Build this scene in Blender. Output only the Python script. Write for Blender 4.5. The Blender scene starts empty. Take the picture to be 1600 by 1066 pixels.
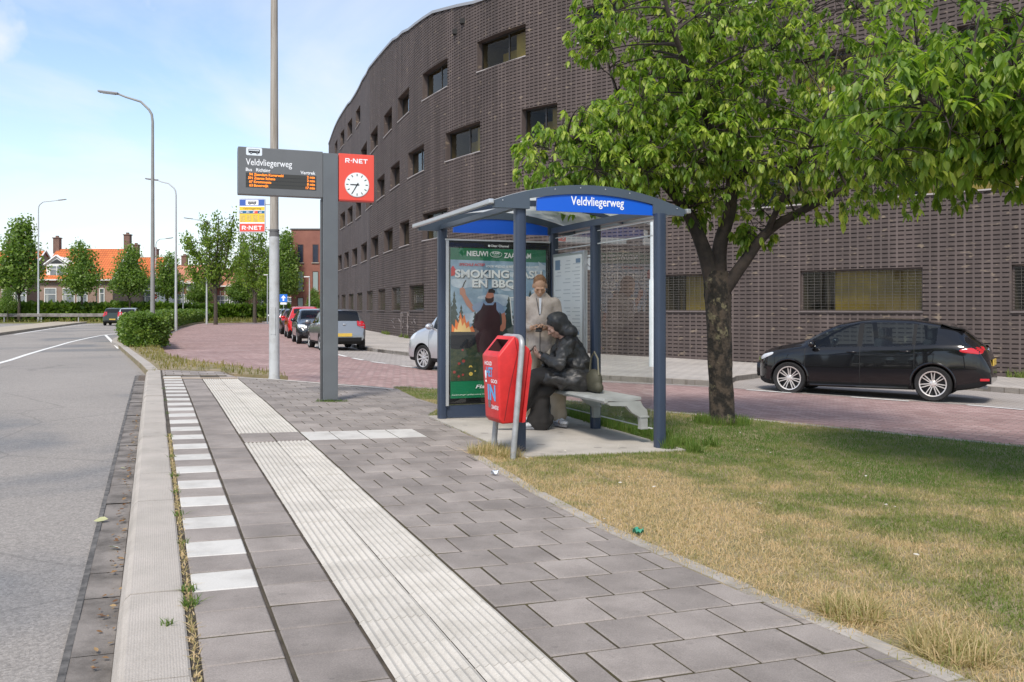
import bpy, bmesh, math, random
import numpy as np
from mathutils import Vector, Matrix, Euler
R = math.radians
SC = bpy.context.scene
C = SC.collection

# ------------------------------------------------------------------ camera, sky, sun, exposure
CAM_H, F, CX, HY = 1.32, 1400.0, 800.0, 484.0          # eye height, focal length in photo pixels, centre column, horizon row
cam = bpy.data.cameras.new('camera'); camo = bpy.data.objects.new('camera', cam); C.objects.link(camo)
camo.location = (0, 0, CAM_H); camo.rotation_euler = (R(90), 0, 0)
cam.sensor_width = 36; cam.lens = 36*F/1600; cam.shift_y = (HY-533)/1600; cam.clip_end = 3000; cam.clip_start = 0.05
SC.camera = camo
SUN_EL, SUN_AZ = R(51), R(193)                           # azimuth clockwise from +Y: behind the camera, to the left
W = bpy.data.worlds.new('World'); SC.world = W; W.use_nodes = True
nt = W.node_tree; nt.nodes.clear()
def N(t, **k):
    n = nt.nodes.new(t)
    for a, b in k.items(): setattr(n, a, b)
    return n
sky = N('ShaderNodeTexSky'); sky.sky_type = 'NISHITA'; sky.sun_disc = False
sky.sun_elevation = SUN_EL; sky.sun_rotation = SUN_AZ; sky.air_density = 1.0; sky.dust_density = 0.6; sky.ozone_density = 1.2
tc = N('ShaderNodeTexCoord')
sep = N('ShaderNodeSeparateXYZ'); nt.links.new(tc.outputs['Generated'], sep.inputs[0])
zc = N('ShaderNodeMath', operation='MAXIMUM'); nt.links.new(sep.outputs['Z'], zc.inputs[0]); zc.inputs[1].default_value = 0.0
za = N('ShaderNodeMath', operation='ADD'); nt.links.new(zc.outputs[0], za.inputs[0]); za.inputs[1].default_value = 0.16
dx = N('ShaderNodeMath', operation='DIVIDE'); nt.links.new(sep.outputs['X'], dx.inputs[0]); nt.links.new(za.outputs[0], dx.inputs[1])
dy = N('ShaderNodeMath', operation='DIVIDE'); nt.links.new(sep.outputs['Y'], dy.inputs[0]); nt.links.new(za.outputs[0], dy.inputs[1])
cmb = N('ShaderNodeCombineXYZ'); nt.links.new(dx.outputs[0], cmb.inputs[0]); nt.links.new(dy.outputs[0], cmb.inputs[1])
n1 = N('ShaderNodeTexNoise'); nt.links.new(cmb.outputs[0], n1.inputs['Vector'])
n1.inputs['Scale'].default_value = 0.75; n1.inputs['Detail'].default_value = 7; n1.inputs['Roughness'].default_value = 0.56; n1.inputs['Distortion'].default_value = 0.6
r1 = N('ShaderNodeValToRGB'); nt.links.new(n1.outputs['Fac'], r1.inputs[0])
r1.color_ramp.elements[0].position = 0.42; r1.color_ramp.elements[0].color = (0.06,)*3+(1,)
r1.color_ramp.elements[1].position = 0.62; r1.color_ramp.elements[1].color = (0.66,)*3+(1,)
rz = N('ShaderNodeMapRange'); nt.links.new(zc.outputs[0], rz.inputs[0])
rz.inputs[1].default_value = 0.0; rz.inputs[2].default_value = 0.24; rz.inputs[3].default_value = 0.30; rz.inputs[4].default_value = 0.0
# small puffy cumulus low over the roofs
n2 = N('ShaderNodeTexNoise'); n2.noise_dimensions = '3D'; nt.links.new(tc.outputs['Generated'], n2.inputs['Vector'])
n2.inputs['Scale'].default_value = 7.0; n2.inputs['Detail'].default_value = 6; n2.inputs['Roughness'].default_value = 0.5
r2 = N('ShaderNodeValToRGB'); nt.links.new(n2.outputs['Fac'], r2.inputs[0])
r2.color_ramp.elements[0].position = 0.56; r2.color_ramp.elements[0].color = (0, 0, 0, 1)
r2.color_ramp.elements[1].position = 0.66; r2.color_ramp.elements[1].color = (0.75, 0.75, 0.75, 1)
mx = N('ShaderNodeMath', operation='MAXIMUM'); nt.links.new(r1.outputs[0], mx.inputs[0]); nt.links.new(r2.outputs[0], mx.inputs[1])
ad = N('ShaderNodeMath', operation='ADD', use_clamp=True); nt.links.new(mx.outputs[0], ad.inputs[0]); nt.links.new(rz.outputs[0], ad.inputs[1])
mixc = N('ShaderNodeMix', data_type='RGBA'); nt.links.new(ad.outputs[0], mixc.inputs[0]); nt.links.new(sky.outputs[0], mixc.inputs[6])
mixc.inputs[7].default_value = (4.3, 4.45, 4.7, 1)
bg = N('ShaderNodeBackground'); nt.links.new(mixc.outputs[2], bg.inputs[0]); bg.inputs[1].default_value = 0.086
wo = N('ShaderNodeOutputWorld'); nt.links.new(bg.outputs[0], wo.inputs[0])
sl = bpy.data.lights.new('sun', 'SUN'); slo = bpy.data.objects.new('sun', sl); C.objects.link(slo)
sl.energy = 1.55; sl.angle = R(13); sl.color = (1.0, 0.93, 0.83)
sd = Vector((math.sin(SUN_AZ)*math.cos(SUN_EL), math.cos(SUN_AZ)*math.cos(SUN_EL), math.sin(SUN_EL)))
slo.rotation_euler = sd.to_track_quat('Z', 'Y').to_euler()
vs = SC.view_settings; SC.display_settings.display_device = 'sRGB'
vs.view_transform = 'Standard'; vs.look = 'None'; vs.gamma = 1; vs.use_curve_mapping = False; vs.exposure = 1.36
SC.render.engine = 'CYCLES'; SC.cycles.max_bounces = 8; SC.cycles.transparent_max_bounces = 16; SC.cycles.diffuse_bounces = 4
SC.cycles.caustics_reflective = False; SC.cycles.caustics_refractive = False

# ------------------------------------------------------------------ terrain
def g0(x, y):           # pavement level: a crossfall to the right and a slow fall away from the stop
    return -0.026*min(max(x, -8), 14) - 0.009*min(max(y-12, 0), 24)
def U(px, py, off=0.0): # photo column/row of a point on the ground -> its plan position
    z = 0.0; Y = 10.0
    for _ in range(60):
        Y = F*(CAM_H-z)/max(py-HY, 1.0); z = g0((px-CX)/F*Y, Y)+off
    return ((px-CX)/F*Y, Y)
RD = -0.12              # roads lie one kerb below

# ------------------------------------------------------------------ helpers
def lin(c):
    return tuple((v/12.92 if v <= 0.04045 else ((v+0.055)/1.055)**2.4) for v in c)
def hexc(r, g, b): return lin((r/255, g/255, b/255))
MATS = {}
def mat(name, col, rough=0.6, metal=0.0, var=0.0, scale=4.0, bump=0.0, bscale=60.0, spec=0.5, coat=0.0, col2=None, attr=None, detail=5, stretch=None, thr=(0.35, 0.65)):
    """Principled with a noise-driven variation between col and col2 (or col*(1-var)), optional bump and per-piece attribute."""
    if name in MATS: return MATS[name]
    m = bpy.data.materials.new(name); m.use_nodes = True; t = m.node_tree; b = t.nodes['Principled BSDF']
    b.inputs['Roughness'].default_value = rough; b.inputs['Metallic'].default_value = metal
    b.inputs['Specular IOR Level'].default_value = spec; b.inputs['Coat Weight'].default_value = coat; b.inputs['Coat Roughness'].default_value = 0.04
    co = t.nodes.new('ShaderNodeTexCoord'); vec = co.outputs['Object']
    if stretch:
        mp = t.nodes.new('ShaderNodeMapping'); t.links.new(vec, mp.inputs[0]); mp.inputs['Scale'].default_value = stretch; vec = mp.outputs[0]
    src = None
    if var or col2:
        n = t.nodes.new('ShaderNodeTexNoise'); t.links.new(vec, n.inputs['Vector'])
        n.inputs['Scale'].default_value = scale; n.inputs['Detail'].default_value = detail; n.inputs['Roughness'].default_value = 0.6
        rp = t.nodes.new('ShaderNodeMapRange'); t.links.new(n.outputs['Fac'], rp.inputs[0]); rp.inputs[1].default_value = thr[0]; rp.inputs[2].default_value = thr[1]
        mxn = t.nodes.new('ShaderNodeMix'); mxn.data_type = 'RGBA'; t.links.new(rp.outputs[0], mxn.inputs[0])
        c2 = col2 or tuple(v*(1-var) for v in col)
        mxn.inputs[6].default_value = (*col, 1); mxn.inputs[7].default_value = (*c2, 1); src = mxn.outputs[2]
    if attr:
        a = t.nodes.new('ShaderNodeAttribute'); a.attribute_name = 'rnd'
        mr = t.nodes.new('ShaderNodeMapRange'); t.links.new(a.outputs['Fac'], mr.inputs[0]); mr.inputs[3].default_value = 1-attr; mr.inputs[4].default_value = 1+attr
        ml = t.nodes.new('ShaderNodeVectorMath'); ml.operation = 'SCALE'
        if src: t.links.new(src, ml.inputs[0])
        else: ml.inputs[0].default_value = col
        t.links.new(mr.outputs[0], ml.inputs['Scale']); src = ml.outputs[0]
    if src: t.links.new(src, b.inputs['Base Color'])
    else: b.inputs['Base Color'].default_value = (*col, 1)
    if bump:
        n = t.nodes.new('ShaderNodeTexNoise'); t.links.new(vec, n.inputs['Vector']); n.inputs['Scale'].default_value = bscale; n.inputs['Detail'].default_value = 4
        bp = t.nodes.new('ShaderNodeBump'); t.links.new(n.outputs['Fac'], bp.inputs['Height']); bp.inputs['Strength'].default_value = 0.6; bp.inputs['Distance'].default_value = bump
        t.links.new(bp.outputs[0], b.inputs['Normal'])
    MATS[name] = m; return m
def grain(m, scale, lo, hi, spots=0.0, spot_scale=9.0, spot_col=(0.05,0.045,0.04)):
    """fine aggregate in the surface, and scattered small stains"""
    t = m.node_tree; b = t.nodes['Principled BSDF']; l = b.inputs['Base Color'].links; co = t.nodes.new('ShaderNodeTexCoord')
    n = t.nodes.new('ShaderNodeTexNoise'); t.links.new(co.outputs['Object'], n.inputs['Vector']); n.inputs['Scale'].default_value = scale; n.inputs['Detail'].default_value = 3; n.inputs['Roughness'].default_value = 0.8
    r = t.nodes.new('ShaderNodeMapRange'); t.links.new(n.outputs['Fac'], r.inputs[0]); r.inputs[1].default_value = 0.3; r.inputs[2].default_value = 0.7; r.inputs[3].default_value = lo; r.inputs[4].default_value = hi
    s = t.nodes.new('ShaderNodeVectorMath'); s.operation = 'SCALE'
    if l: t.links.new(l[0].from_socket, s.inputs[0])
    else: s.inputs[0].default_value = b.inputs['Base Color'].default_value[:3]
    t.links.new(r.outputs[0], s.inputs['Scale']); out = s.outputs[0]
    if spots:
        v = t.nodes.new('ShaderNodeTexVoronoi'); t.links.new(co.outputs['Object'], v.inputs['Vector']); v.inputs['Scale'].default_value = spot_scale
        d = t.nodes.new('ShaderNodeTexNoise'); t.links.new(co.outputs['Object'], d.inputs['Vector']); d.inputs['Scale'].default_value = spot_scale*0.37; d.inputs['Detail'].default_value = 2
        th = t.nodes.new('ShaderNodeMath'); th.operation = 'MULTIPLY'; t.links.new(d.outputs['Fac'], th.inputs[0]); th.inputs[1].default_value = 0.26
        c = t.nodes.new('ShaderNodeMath'); c.operation = 'LESS_THAN'; t.links.new(v.outputs['Distance'], c.inputs[0]); t.links.new(th.outputs[0], c.inputs[1])
        k = t.nodes.new('ShaderNodeMath'); k.operation = 'MULTIPLY'; t.links.new(c.outputs[0], k.inputs[0]); k.inputs[1].default_value = spots
        x = t.nodes.new('ShaderNodeMix'); x.data_type = 'RGBA'; t.links.new(k.outputs[0], x.inputs[0]); t.links.new(out, x.inputs[6]); x.inputs[7].default_value = (*spot_col,1); out = x.outputs[2]
    t.links.new(out, b.inputs['Base Color']); return m
def glass(name, tint=(0.93, 0.96, 0.95), ior=1.5, rough=0.0):
    if name in MATS: return MATS[name]
    m = bpy.data.materials.new(name); m.use_nodes = True; t = m.node_tree; t.nodes.clear()
    tr = t.nodes.new('ShaderNodeBsdfTransparent'); tr.inputs[0].default_value = (*tint, 1)
    gl = t.nodes.new('ShaderNodeBsdfGlossy'); gl.inputs['Roughness'].default_value = rough
    lw = t.nodes.new('ShaderNodeLayerWeight'); lw.inputs[0].default_value = 0.5     # Schlick, the same from either side of the sheet
    pw = t.nodes.new('ShaderNodeMath'); pw.operation = 'POWER'; t.links.new(lw.outputs['Facing'], pw.inputs[0]); pw.inputs[1].default_value = 5.0
    fr = t.nodes.new('ShaderNodeMapRange'); t.links.new(pw.outputs[0], fr.inputs[0]); f0 = 2*((ior-1)/(ior+1))**2; fr.inputs[3].default_value = f0; fr.inputs[4].default_value = 1.0
    mx_ = t.nodes.new('ShaderNodeMixShader'); o = t.nodes.new('ShaderNodeOutputMaterial')
    t.links.new(fr.outputs[0], mx_.inputs[0]); t.links.new(tr.outputs[0], mx_.inputs[1]); t.links.new(gl.outputs[0], mx_.inputs[2]); t.links.new(mx_.outputs[0], o.inputs[0])
    MATS[name] = m; return m
def emit(name, col, s):
    if name in MATS: return MATS[name]
    m = bpy.data.materials.new(name); m.use_nodes = True; b = m.node_tree.nodes['Principled BSDF']
    b.inputs['Base Color'].default_value = (*col, 1); b.inputs['Emission Color'].default_value = (*col, 1); b.inputs['Emission Strength'].default_value = s
    MATS[name] = m; return m

class MB:
    """collects shapes; build() links them as ONE mesh object"""
    def __init__(s): s.v = []; s.f = []; s.m = []
    def add(s, vs_, fs, mi=0, M=None):
        o = len(s.v)
        s.v += [tuple(M @ Vector(p)) if M else tuple(p) for p in vs_]
        s.f += [tuple(o+i for i in f) for f in fs]; s.m += [mi]*len(fs); return s
    def box(s, c, d, mi=0, rot=None, ch=0.0):
        x, y, z = (k/2 for k in d)
        M = Matrix.Translation(c) @ (Euler(rot).to_matrix().to_4x4() if rot else Matrix.Identity(4))
        if ch <= 0:
            return s.add([(-x,-y,-z),(x,-y,-z),(x,y,-z),(-x,y,-z),(-x,-y,z),(x,-y,z),(x,y,z),(-x,y,z)],
                     [(0,3,2,1),(4,5,6,7),(0,1,5,4),(1,2,6,5),(2,3,7,6),(3,0,4,7)], mi, M)
        bm = bmesh.new(); bmesh.ops.create_cube(bm, size=1)
        for v in bm.verts: v.co = Vector((v.co.x*d[0], v.co.y*d[1], v.co.z*d[2]))
        bmesh.ops.bevel(bm, geom=bm.edges[:], offset=ch, segments=2, profile=0.7, affect='EDGES')
        bm.verts.index_update(); s.add([v.co[:] for v in bm.verts], [[v.index for v in f.verts] for f in bm.faces], mi, M); bm.free(); return s
    def tube(s, pts, rad, n=8, mi=0, cap=True):
        pts = [Vector(p) for p in pts]; k = len(pts)
        if not hasattr(rad, '__len__'): rad = [rad]*k
        o = len(s.v); up = None
        for i, p in enumerate(pts):
            d = (pts[min(i+1, k-1)]-pts[max(i-1, 0)]).normalized()
            if up is None:
                a = Vector((0,0,1)) if abs(d.z) < 0.9 else Vector((1,0,0))
                up = d.cross(a).normalized()
            else:
                up = (up - d*up.dot(d)); up = up.normalized() if up.length > 1e-6 else d.orthogonal().normalized()
            w = d.cross(up)
            for j in range(n):
                t = 2*math.pi*j/n; s.v.append(tuple(p + (up*math.cos(t)+w*math.sin(t))*rad[i]))
        for i in range(k-1):
            for j in range(n):
                a, b = o+i*n+j, o+i*n+(j+1) % n
                s.f.append((a, b, b+n, a+n)); s.m.append(mi)
        if cap:
            s.f.append(tuple(o+j for j in range(n))[::-1]); s.m.append(mi)
            s.f.append(tuple(o+(k-1)*n+j for j in range(n))); s.m.append(mi)
        return s
    def ball(s, c, r, n=12, m=8, mi=0, M=None):
        if not hasattr(r, '__len__'): r = (r, r, r)
        vs_ = [(0,0,-r[2])]
        for i in range(1, m):
            ph = -math.pi/2+math.pi*i/m
            for j in range(n):
                t = 2*math.pi*j/n; vs_.append((r[0]*math.cos(ph)*math.cos(t), r[1]*math.cos(ph)*math.sin(t), r[2]*math.sin(ph)))
        vs_.append((0,0,r[2])); fs = []
        for j in range(n): fs.append((0, 1+(j+1) % n, 1+j))
        for i in range(m-2):
            for j in range(n):
                a = 1+i*n+j; b = 1+i*n+(j+1) % n; fs.append((a, b, b+n, a+n))
        t = len(vs_)-1
        for j in range(n): fs.append((1+(m-2)*n+j, 1+(m-2)*n+(j+1) % n, t))
        MM = Matrix.Translation(c) @ (M.to_4x4() if M else Matrix.Identity(4))
        return s.add(vs_, fs, mi, MM)
    def capsule(s, a, ra, b, rb, n=12, mi=0):
        a, b = Vector(a), Vector(b); s.ball(a, ra, n, 8, mi); s.ball(b, rb, n, 8, mi); return s.tube([a, b], [ra, rb], n, mi)
    def chain(s, pts, rads, n=12, mi=0):
        for i in range(len(pts)-1): s.capsule(pts[i], rads[i], pts[i+1], rads[i+1], n, mi)
        return s
    def prism(s, poly, y0, y1, mi=0, M=None):  # polygon in XZ, extruded along Y
        n = len(poly)
        vs_ = [(p[0], y0, p[1]) for p in poly]+[(p[0], y1, p[1]) for p in poly]
        fs = [tuple(range(n)), tuple(range(2*n-1, n-1, -1))]+[(i, i+n, (i+1) % n+n, (i+1) % n) for i in range(n)]
        return s.add(vs_, fs, mi, M)
    def lathe(s, prof, n=24, mi=0, M=None, close=False):  # profile (r, z) about Z
        vs_ = []; k = len(prof)
        for r, z in prof:
            for j in range(n):
                t = 2*math.pi*j/n; vs_.append((r*math.cos(t), r*math.sin(t), z))
        fs = []
        for i in range(k if close else k-1):
            for j in range(n):
                a, b = i*n+j, i*n+(j+1) % n; c2 = ((i+1) % k)*n
                fs.append((a, b, c2+(j+1) % n, c2+j))
        return s.add(vs_, fs, mi, M)
    def build(s, name, mats, parent=None, smooth=False, loc=None):
        me = bpy.data.meshes.new(name); me.from_pydata(s.v, [], s.f)
        if not isinstance(mats, (list, tuple)): mats = [mats]
        for m in mats: me.materials.append(m)
        if len(mats) > 1: me.polygons.foreach_set('material_index', s.m)
        fix = bmesh.new(); fix.from_mesh(me); bmesh.ops.recalc_face_normals(fix, faces=fix.faces[:]); fix.to_mesh(me); fix.free()
        if smooth: smooth_by_angle(me, smooth if smooth is not True else 40)
        return link(name, me, parent, loc)
def smooth_by_angle(me, deg):
    me.polygons.foreach_set('use_smooth', [True]*len(me.polygons))
    try: me.set_sharp_from_angle(angle=R(deg))
    except Exception: pass
def link(name, me, parent=None, loc=None):
    o = bpy.data.objects.new(name, me); C.objects.link(o)
    if parent is not None: o.parent = parent
    if loc is not None: o.location = loc
    return o
def tag(o, label=None, cat=None, group=None, kind=None):
    if label: o['label'] = label
    if cat: o['category'] = cat
    if group: o['group'] = group
    if kind: o['kind'] = kind
    return o
def thing(name, label, cat, loc=(0,0,0), rz=0.0, group=None):
    o = bpy.data.objects.new(name, None); C.objects.link(o); o.location = loc; o.rotation_euler = (0,0,rz); o.empty_display_size = 0.2
    return tag(o, label, cat, group)
def copy_tree(o, parent=None):
    c = o.copy(); C.objects.link(c)
    if parent is not None: c.parent = parent
    for ch in list(o.children): copy_tree(ch, c)
    return c
def arrays_mesh(name, verts, loops, totals, mats, mi=None, attrs=None, smooth=False):
    me = bpy.data.meshes.new(name); verts = np.asarray(verts, dtype=np.float32)
    loops = np.asarray(loops, dtype=np.int32).ravel(); totals = np.asarray(totals, dtype=np.int32)
    me.vertices.add(len(verts)); me.vertices.foreach_set('co', verts.ravel())
    me.loops.add(len(loops)); me.loops.foreach_set('vertex_index', loops)
    me.polygons.add(len(totals)); st = np.concatenate([[0], np.cumsum(totals)[:-1]]).astype(np.int32)
    me.polygons.foreach_set('loop_start', st); me.polygons.foreach_set('loop_total', totals)
    for m in (mats if isinstance(mats, (list, tuple)) else [mats]): me.materials.append(m)
    if mi is not None: me.polygons.foreach_set('material_index', np.asarray(mi, dtype=np.int32))
    me.polygons.foreach_set('use_smooth', np.full(len(totals), bool(smooth)))
    me.update(calc_edges=True); me.validate()
    for k, (dom, arr) in (attrs or {}).items():
        a = me.attributes.new(k, 'FLOAT', dom); a.data.foreach_set('value', np.asarray(arr, dtype=np.float32))
    return me
def evaluated(o):
    bpy.context.view_layer.update(); dg = bpy.context.evaluated_depsgraph_get()
    return bpy.data.meshes.new_from_object(o.evaluated_get(dg))
def fuse(mb, name, mats, parent, voxel=0.01, it=6, creases=0.0, csize=0.09):
    """one continuous skin round overlapping volumes"""
    o = mb.build('tmp', mats if not isinstance(mats, (list, tuple)) else mats[0])
    # creases come after the skin is closed
    r = o.modifiers.new('r', 'REMESH'); r.mode = 'VOXEL'; r.voxel_size = voxel
    s_ = o.modifiers.new('s', 'SMOOTH'); s_.iterations = it; s_.factor = 0.5
    if creases:
        for k, (sz, am) in enumerate(((csize, creases),)):
            tx = bpy.data.textures.new('folds', 'MUSGRAVE'); tx.noise_scale = sz; tx.musgrave_type = 'FBM'; tx.octaves = 1.5
            dm = o.modifiers.new('d', 'DISPLACE'); dm.texture = tx; dm.strength = am; dm.mid_level = 0.1; dm.texture_coords = 'LOCAL'
    me = evaluated(o); bpy.data.objects.remove(o)
    me.name = name; me.materials.clear(); me.materials.append(mats)
    me.polygons.foreach_set('use_smooth', [True]*len(me.polygons))
    return link(name, me, parent)
def text(body, size, name, m, parent, loc, rot=(R(90),0,0), depth=0.001, align='LEFT', wide=1.0, bold=0.0, shear=0.0):
    cu = bpy.data.curves.new(name, 'FONT'); cu.body = body; cu.size = size; cu.extrude = depth; cu.align_x = align; cu.offset = bold; cu.shear = shear
    cu.resolution_u = 3
    o = bpy.data.objects.new('tmp', cu); C.objects.link(o); me = evaluated(o); bpy.data.objects.remove(o)
    me.transform(Matrix.Diagonal((wide, 1, 1, 1)))
    me.materials.clear(); me.materials.append(m); me.name = name
    t = link(name, me, parent, loc); t.rotation_euler = rot; return t

# ---- ground sheets that follow the terrain
def sheet(name, poly, off, m, skirt=0.0, kind='structure', res=None):
    bm = bmesh.new(); vs_ = [bm.verts.new((p[0], p[1], 0)) for p in poly]; f = bm.faces.new(vs_)
    f.normal_update()
    if f.normal.z < 0: f.normal_flip(); f.normal_update()
    bmesh.ops.triangulate(bm, faces=bm.faces[:], ngon_method='EAR_CLIP')
    cuts = [((-8,0,0),(1,0,0)), ((14,0,0),(1,0,0)), ((0,12,0),(0,1,0)), ((0,36,0),(0,1,0))]
    if res:
        xs = [p[0] for p in poly]; ys = [p[1] for p in poly]
        cuts += [((x,0,0),(1,0,0)) for x in np.arange(min(xs), max(xs), res)]+[((0,y,0),(0,1,0)) for y in np.arange(min(ys), max(ys), res)]
    for co, no in cuts:
        bmesh.ops.bisect_plane(bm, geom=bm.verts[:]+bm.edges[:]+bm.faces[:], plane_co=co, plane_no=no)
    for v in bm.verts: v.co.z = g0(v.co.x, v.co.y)+off
    if skirt:
        be = [e for e in bm.edges if e.is_boundary]
        r_ = bmesh.ops.extrude_edge_only(bm, edges=be)
        for v in [e for e in r_['geom'] if isinstance(e, bmesh.types.BMVert)]: v.co.z -= skirt
    bm.normal_update()
    for f in bm.faces:
        if f.normal.z < -0.01: f.normal_flip()
    me = bpy.data.meshes.new(name); bm.to_mesh(me); bm.free(); me.materials.append(m)
    o = link(name, me); tag(o, kind=kind); return o
def resample(pl, step):
    out = [pl[0]]
    for a, b in zip(pl, pl[1:]):
        L = math.dist(a, b); n = max(1, int(L/step))
        out += [(a[0]+(b[0]-a[0])*i/n, a[1]+(b[1]-a[1])*i/n) for i in range(1, n+1)]
    return out
def smoothline(pl, k=8):   # Catmull-Rom through the points
    P = [np.array(p, float) for p in pl]; P = [2*P[0]-P[1]]+P+[2*P[-1]-P[-2]]; out = []
    for i in range(1, len(P)-2):
        for j in range(k):
            t = j/k; a, b, c, d = P[i-1:i+3]
            out.append(tuple(0.5*((2*b)+(-a+c)*t+(2*a-5*b+4*c-d)*t*t+(-a+3*b-3*c+d)*t**3)))
    out.append(tuple(P[-2])); return out
def ribbon(pl, w, side=0.0):
    """closed polygon of width w round a polyline (side -1..1 shifts it)"""
    L, Rr = [], []
    for i, p in enumerate(pl):
        a = pl[max(i-1, 0)]; b = pl[min(i+1, len(pl)-1)]; d = np.array(b)-np.array(a); d = d/np.linalg.norm(d); n = np.array((-d[1], d[0]))
        L.append(tuple(np.array(p)+n*w*(0.5+side/2))); Rr.append(tuple(np.array(p)-n*w*(0.5-side/2)))
    return L+Rr[::-1]
def strip_mesh(name, pls, w, off, m, kind='structure', thick=0.0, side=0.0):
    """bands along polylines (markings, kerbs)"""
    mb = MB()
    for pl in pls:
        q = ribbon(pl, w, side); n = len(pl); L, Rr = q[:n], q[n:][::-1]
        for i in range(n-1):
            ps = [L[i], Rr[i], Rr[i+1], L[i+1]]
            top = [(p[0], p[1], g0(*p)+off) for p in ps]
            if thick:
                bot = [(p[0], p[1], p[2]-thick) for p in top]
                mb.add(top+bot, [(0,1,2,3),(0,4,5,1),(2,6,7,3),(1,5,6,2),(3,7,4,0)])
            else: mb.add(top, [(0,1,2,3)])
    me = bpy.data.meshes.new(name); me.from_pydata(mb.v, [], mb.f); me.materials.append(m)
    bm = bmesh.new(); bm.from_mesh(me); bmesh.ops.remove_doubles(bm, verts=bm.verts[:], dist=0.0005); bm.normal_update()
    for f in bm.faces:
        if f.normal.z < -0.3: f.normal_flip()
    bm.to_mesh(me); bm.free()
    return tag(link(name, me), kind=kind)
def vnoise(x, y, s, seed=0):
    """smooth value noise for numpy arrays, 0..1"""
    x = np.asarray(x)*s; y = np.asarray(y)*s
    xi = np.floor(x).astype(int); yi = np.floor(y).astype(int); fx = x-xi; fy = y-yi; fx = fx*fx*(3-2*fx); fy = fy*fy*(3-2*fy)
    def h(a, b):
        v = np.sin(a*127.1+b*311.7+seed*74.7)*43758.5453; return v-np.floor(v)
    return (h(xi,yi)*(1-fx)+h(xi+1,yi)*fx)*(1-fy)+(h(xi,yi+1)*(1-fx)+h(xi+1,yi+1)*fx)*fy
def inside(px, py, poly):
    px = np.asarray(px); py = np.asarray(py); c = np.zeros(px.shape, bool); n = len(poly)
    for i in range(n):
        x1, y1 = poly[i]; x2, y2 = poly[(i+1) % n]
        if y1 == y2: continue
        k = ((y1 > py) != (y2 > py)) & (px < (x2-x1)*(py-y1)/(y2-y1)+x1); c ^= k
    return c
# ------------------------------------------------------------------ ground, roads, pavements
TH = R(21.8); UD = (-math.sin(TH), math.cos(TH)); VD = (math.cos(TH), math.sin(TH))   # along / across the stop
A_SH = (0.072,8.35); TS = R(21.5)
def SH(lx, ly): return (A_SH[0]+lx*math.cos(TS)-ly*math.sin(TS), A_SH[1]+lx*math.sin(TS)+ly*math.cos(TS))
def P(u, v): return (u*UD[0]+v*VD[0], u*UD[1]+v*VD[1])
def UV(x, y): return (x*UD[0]+y*UD[1], x*VD[0]+y*VD[1])

def asphalt():
    m = mat('asphalt', (0.30,0.285,0.275), 0.92, var=0.0, bump=0.006, bscale=140)
    t = m.node_tree; b = t.nodes['Principled BSDF']; co = t.nodes.new('ShaderNodeTexCoord')
    n = t.nodes.new('ShaderNodeTexNoise'); t.links.new(co.outputs['Object'], n.inputs['Vector']); n.inputs['Scale'].default_value = 0.22; n.inputs['Detail'].default_value = 6; n.inputs['Distortion'].default_value = 0.8
    rp = t.nodes.new('ShaderNodeValToRGB'); t.links.new(n.outputs['Fac'], rp.inputs[0]); e = rp.color_ramp.elements
    e[0].position = 0.36; e[0].color = (0.175,0.172,0.172,1); e[1].position = 0.45; e[1].color = (0.268,0.244,0.222,1)
    x = rp.color_ramp.elements.new(0.7); x.color = (0.308,0.280,0.254,1)
    g = t.nodes.new('ShaderNodeTexVoronoi'); t.links.new(co.outputs['Object'], g.inputs['Vector']); g.inputs['Scale'].default_value = 85
    gr = t.nodes.new('ShaderNodeMapRange'); t.links.new(g.outputs['Color'], gr.inputs[0]); gr.inputs[3].default_value = 0.70; gr.inputs[4].default_value = 1.28
    ml = t.nodes.new('ShaderNodeVectorMath'); ml.operation = 'SCALE'; t.links.new(rp.outputs[0], ml.inputs[0]); t.links.new(gr.outputs[0], ml.inputs['Scale'])
    t.links.new(ml.outputs[0], b.inputs['Base Color']); grain(m, 22, 0.90, 1.08)
    src = b.inputs['Base Color'].links[0].from_socket   # hairline cracks
    dn = t.nodes.new('ShaderNodeTexNoise'); t.links.new(co.outputs['Object'], dn.inputs['Vector']); dn.inputs['Scale'].default_value = 1.6; dn.inputs['Detail'].default_value = 6
    av = t.nodes.new('ShaderNodeMix'); av.data_type = 'RGBA'; av.inputs[0].default_value = 0.12; t.links.new(co.outputs['Object'], av.inputs[6]); t.links.new(dn.outputs['Color'], av.inputs[7])
    vo = t.nodes.new('ShaderNodeTexVoronoi'); vo.feature = 'DISTANCE_TO_EDGE'; vo.inputs['Scale'].default_value = 0.36; t.links.new(av.outputs[2], vo.inputs['Vector'])
    cr = t.nodes.new('ShaderNodeMapRange'); t.links.new(vo.outputs['Distance'], cr.inputs[0]); cr.inputs[1].default_value = 0.002; cr.inputs[2].default_value = 0.006; cr.inputs[3].default_value = 0.26; cr.inputs[4].default_value = 0.0
    cm = t.nodes.new('ShaderNodeMix'); cm.data_type = 'RGBA'; t.links.new(cr.outputs[0], cm.inputs[0]); t.links.new(src, cm.inputs[6]); cm.inputs[7].default_value = (0.07,0.065,0.06,1); t.links.new(cm.outputs[2], b.inputs['Base Color']); return m
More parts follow.
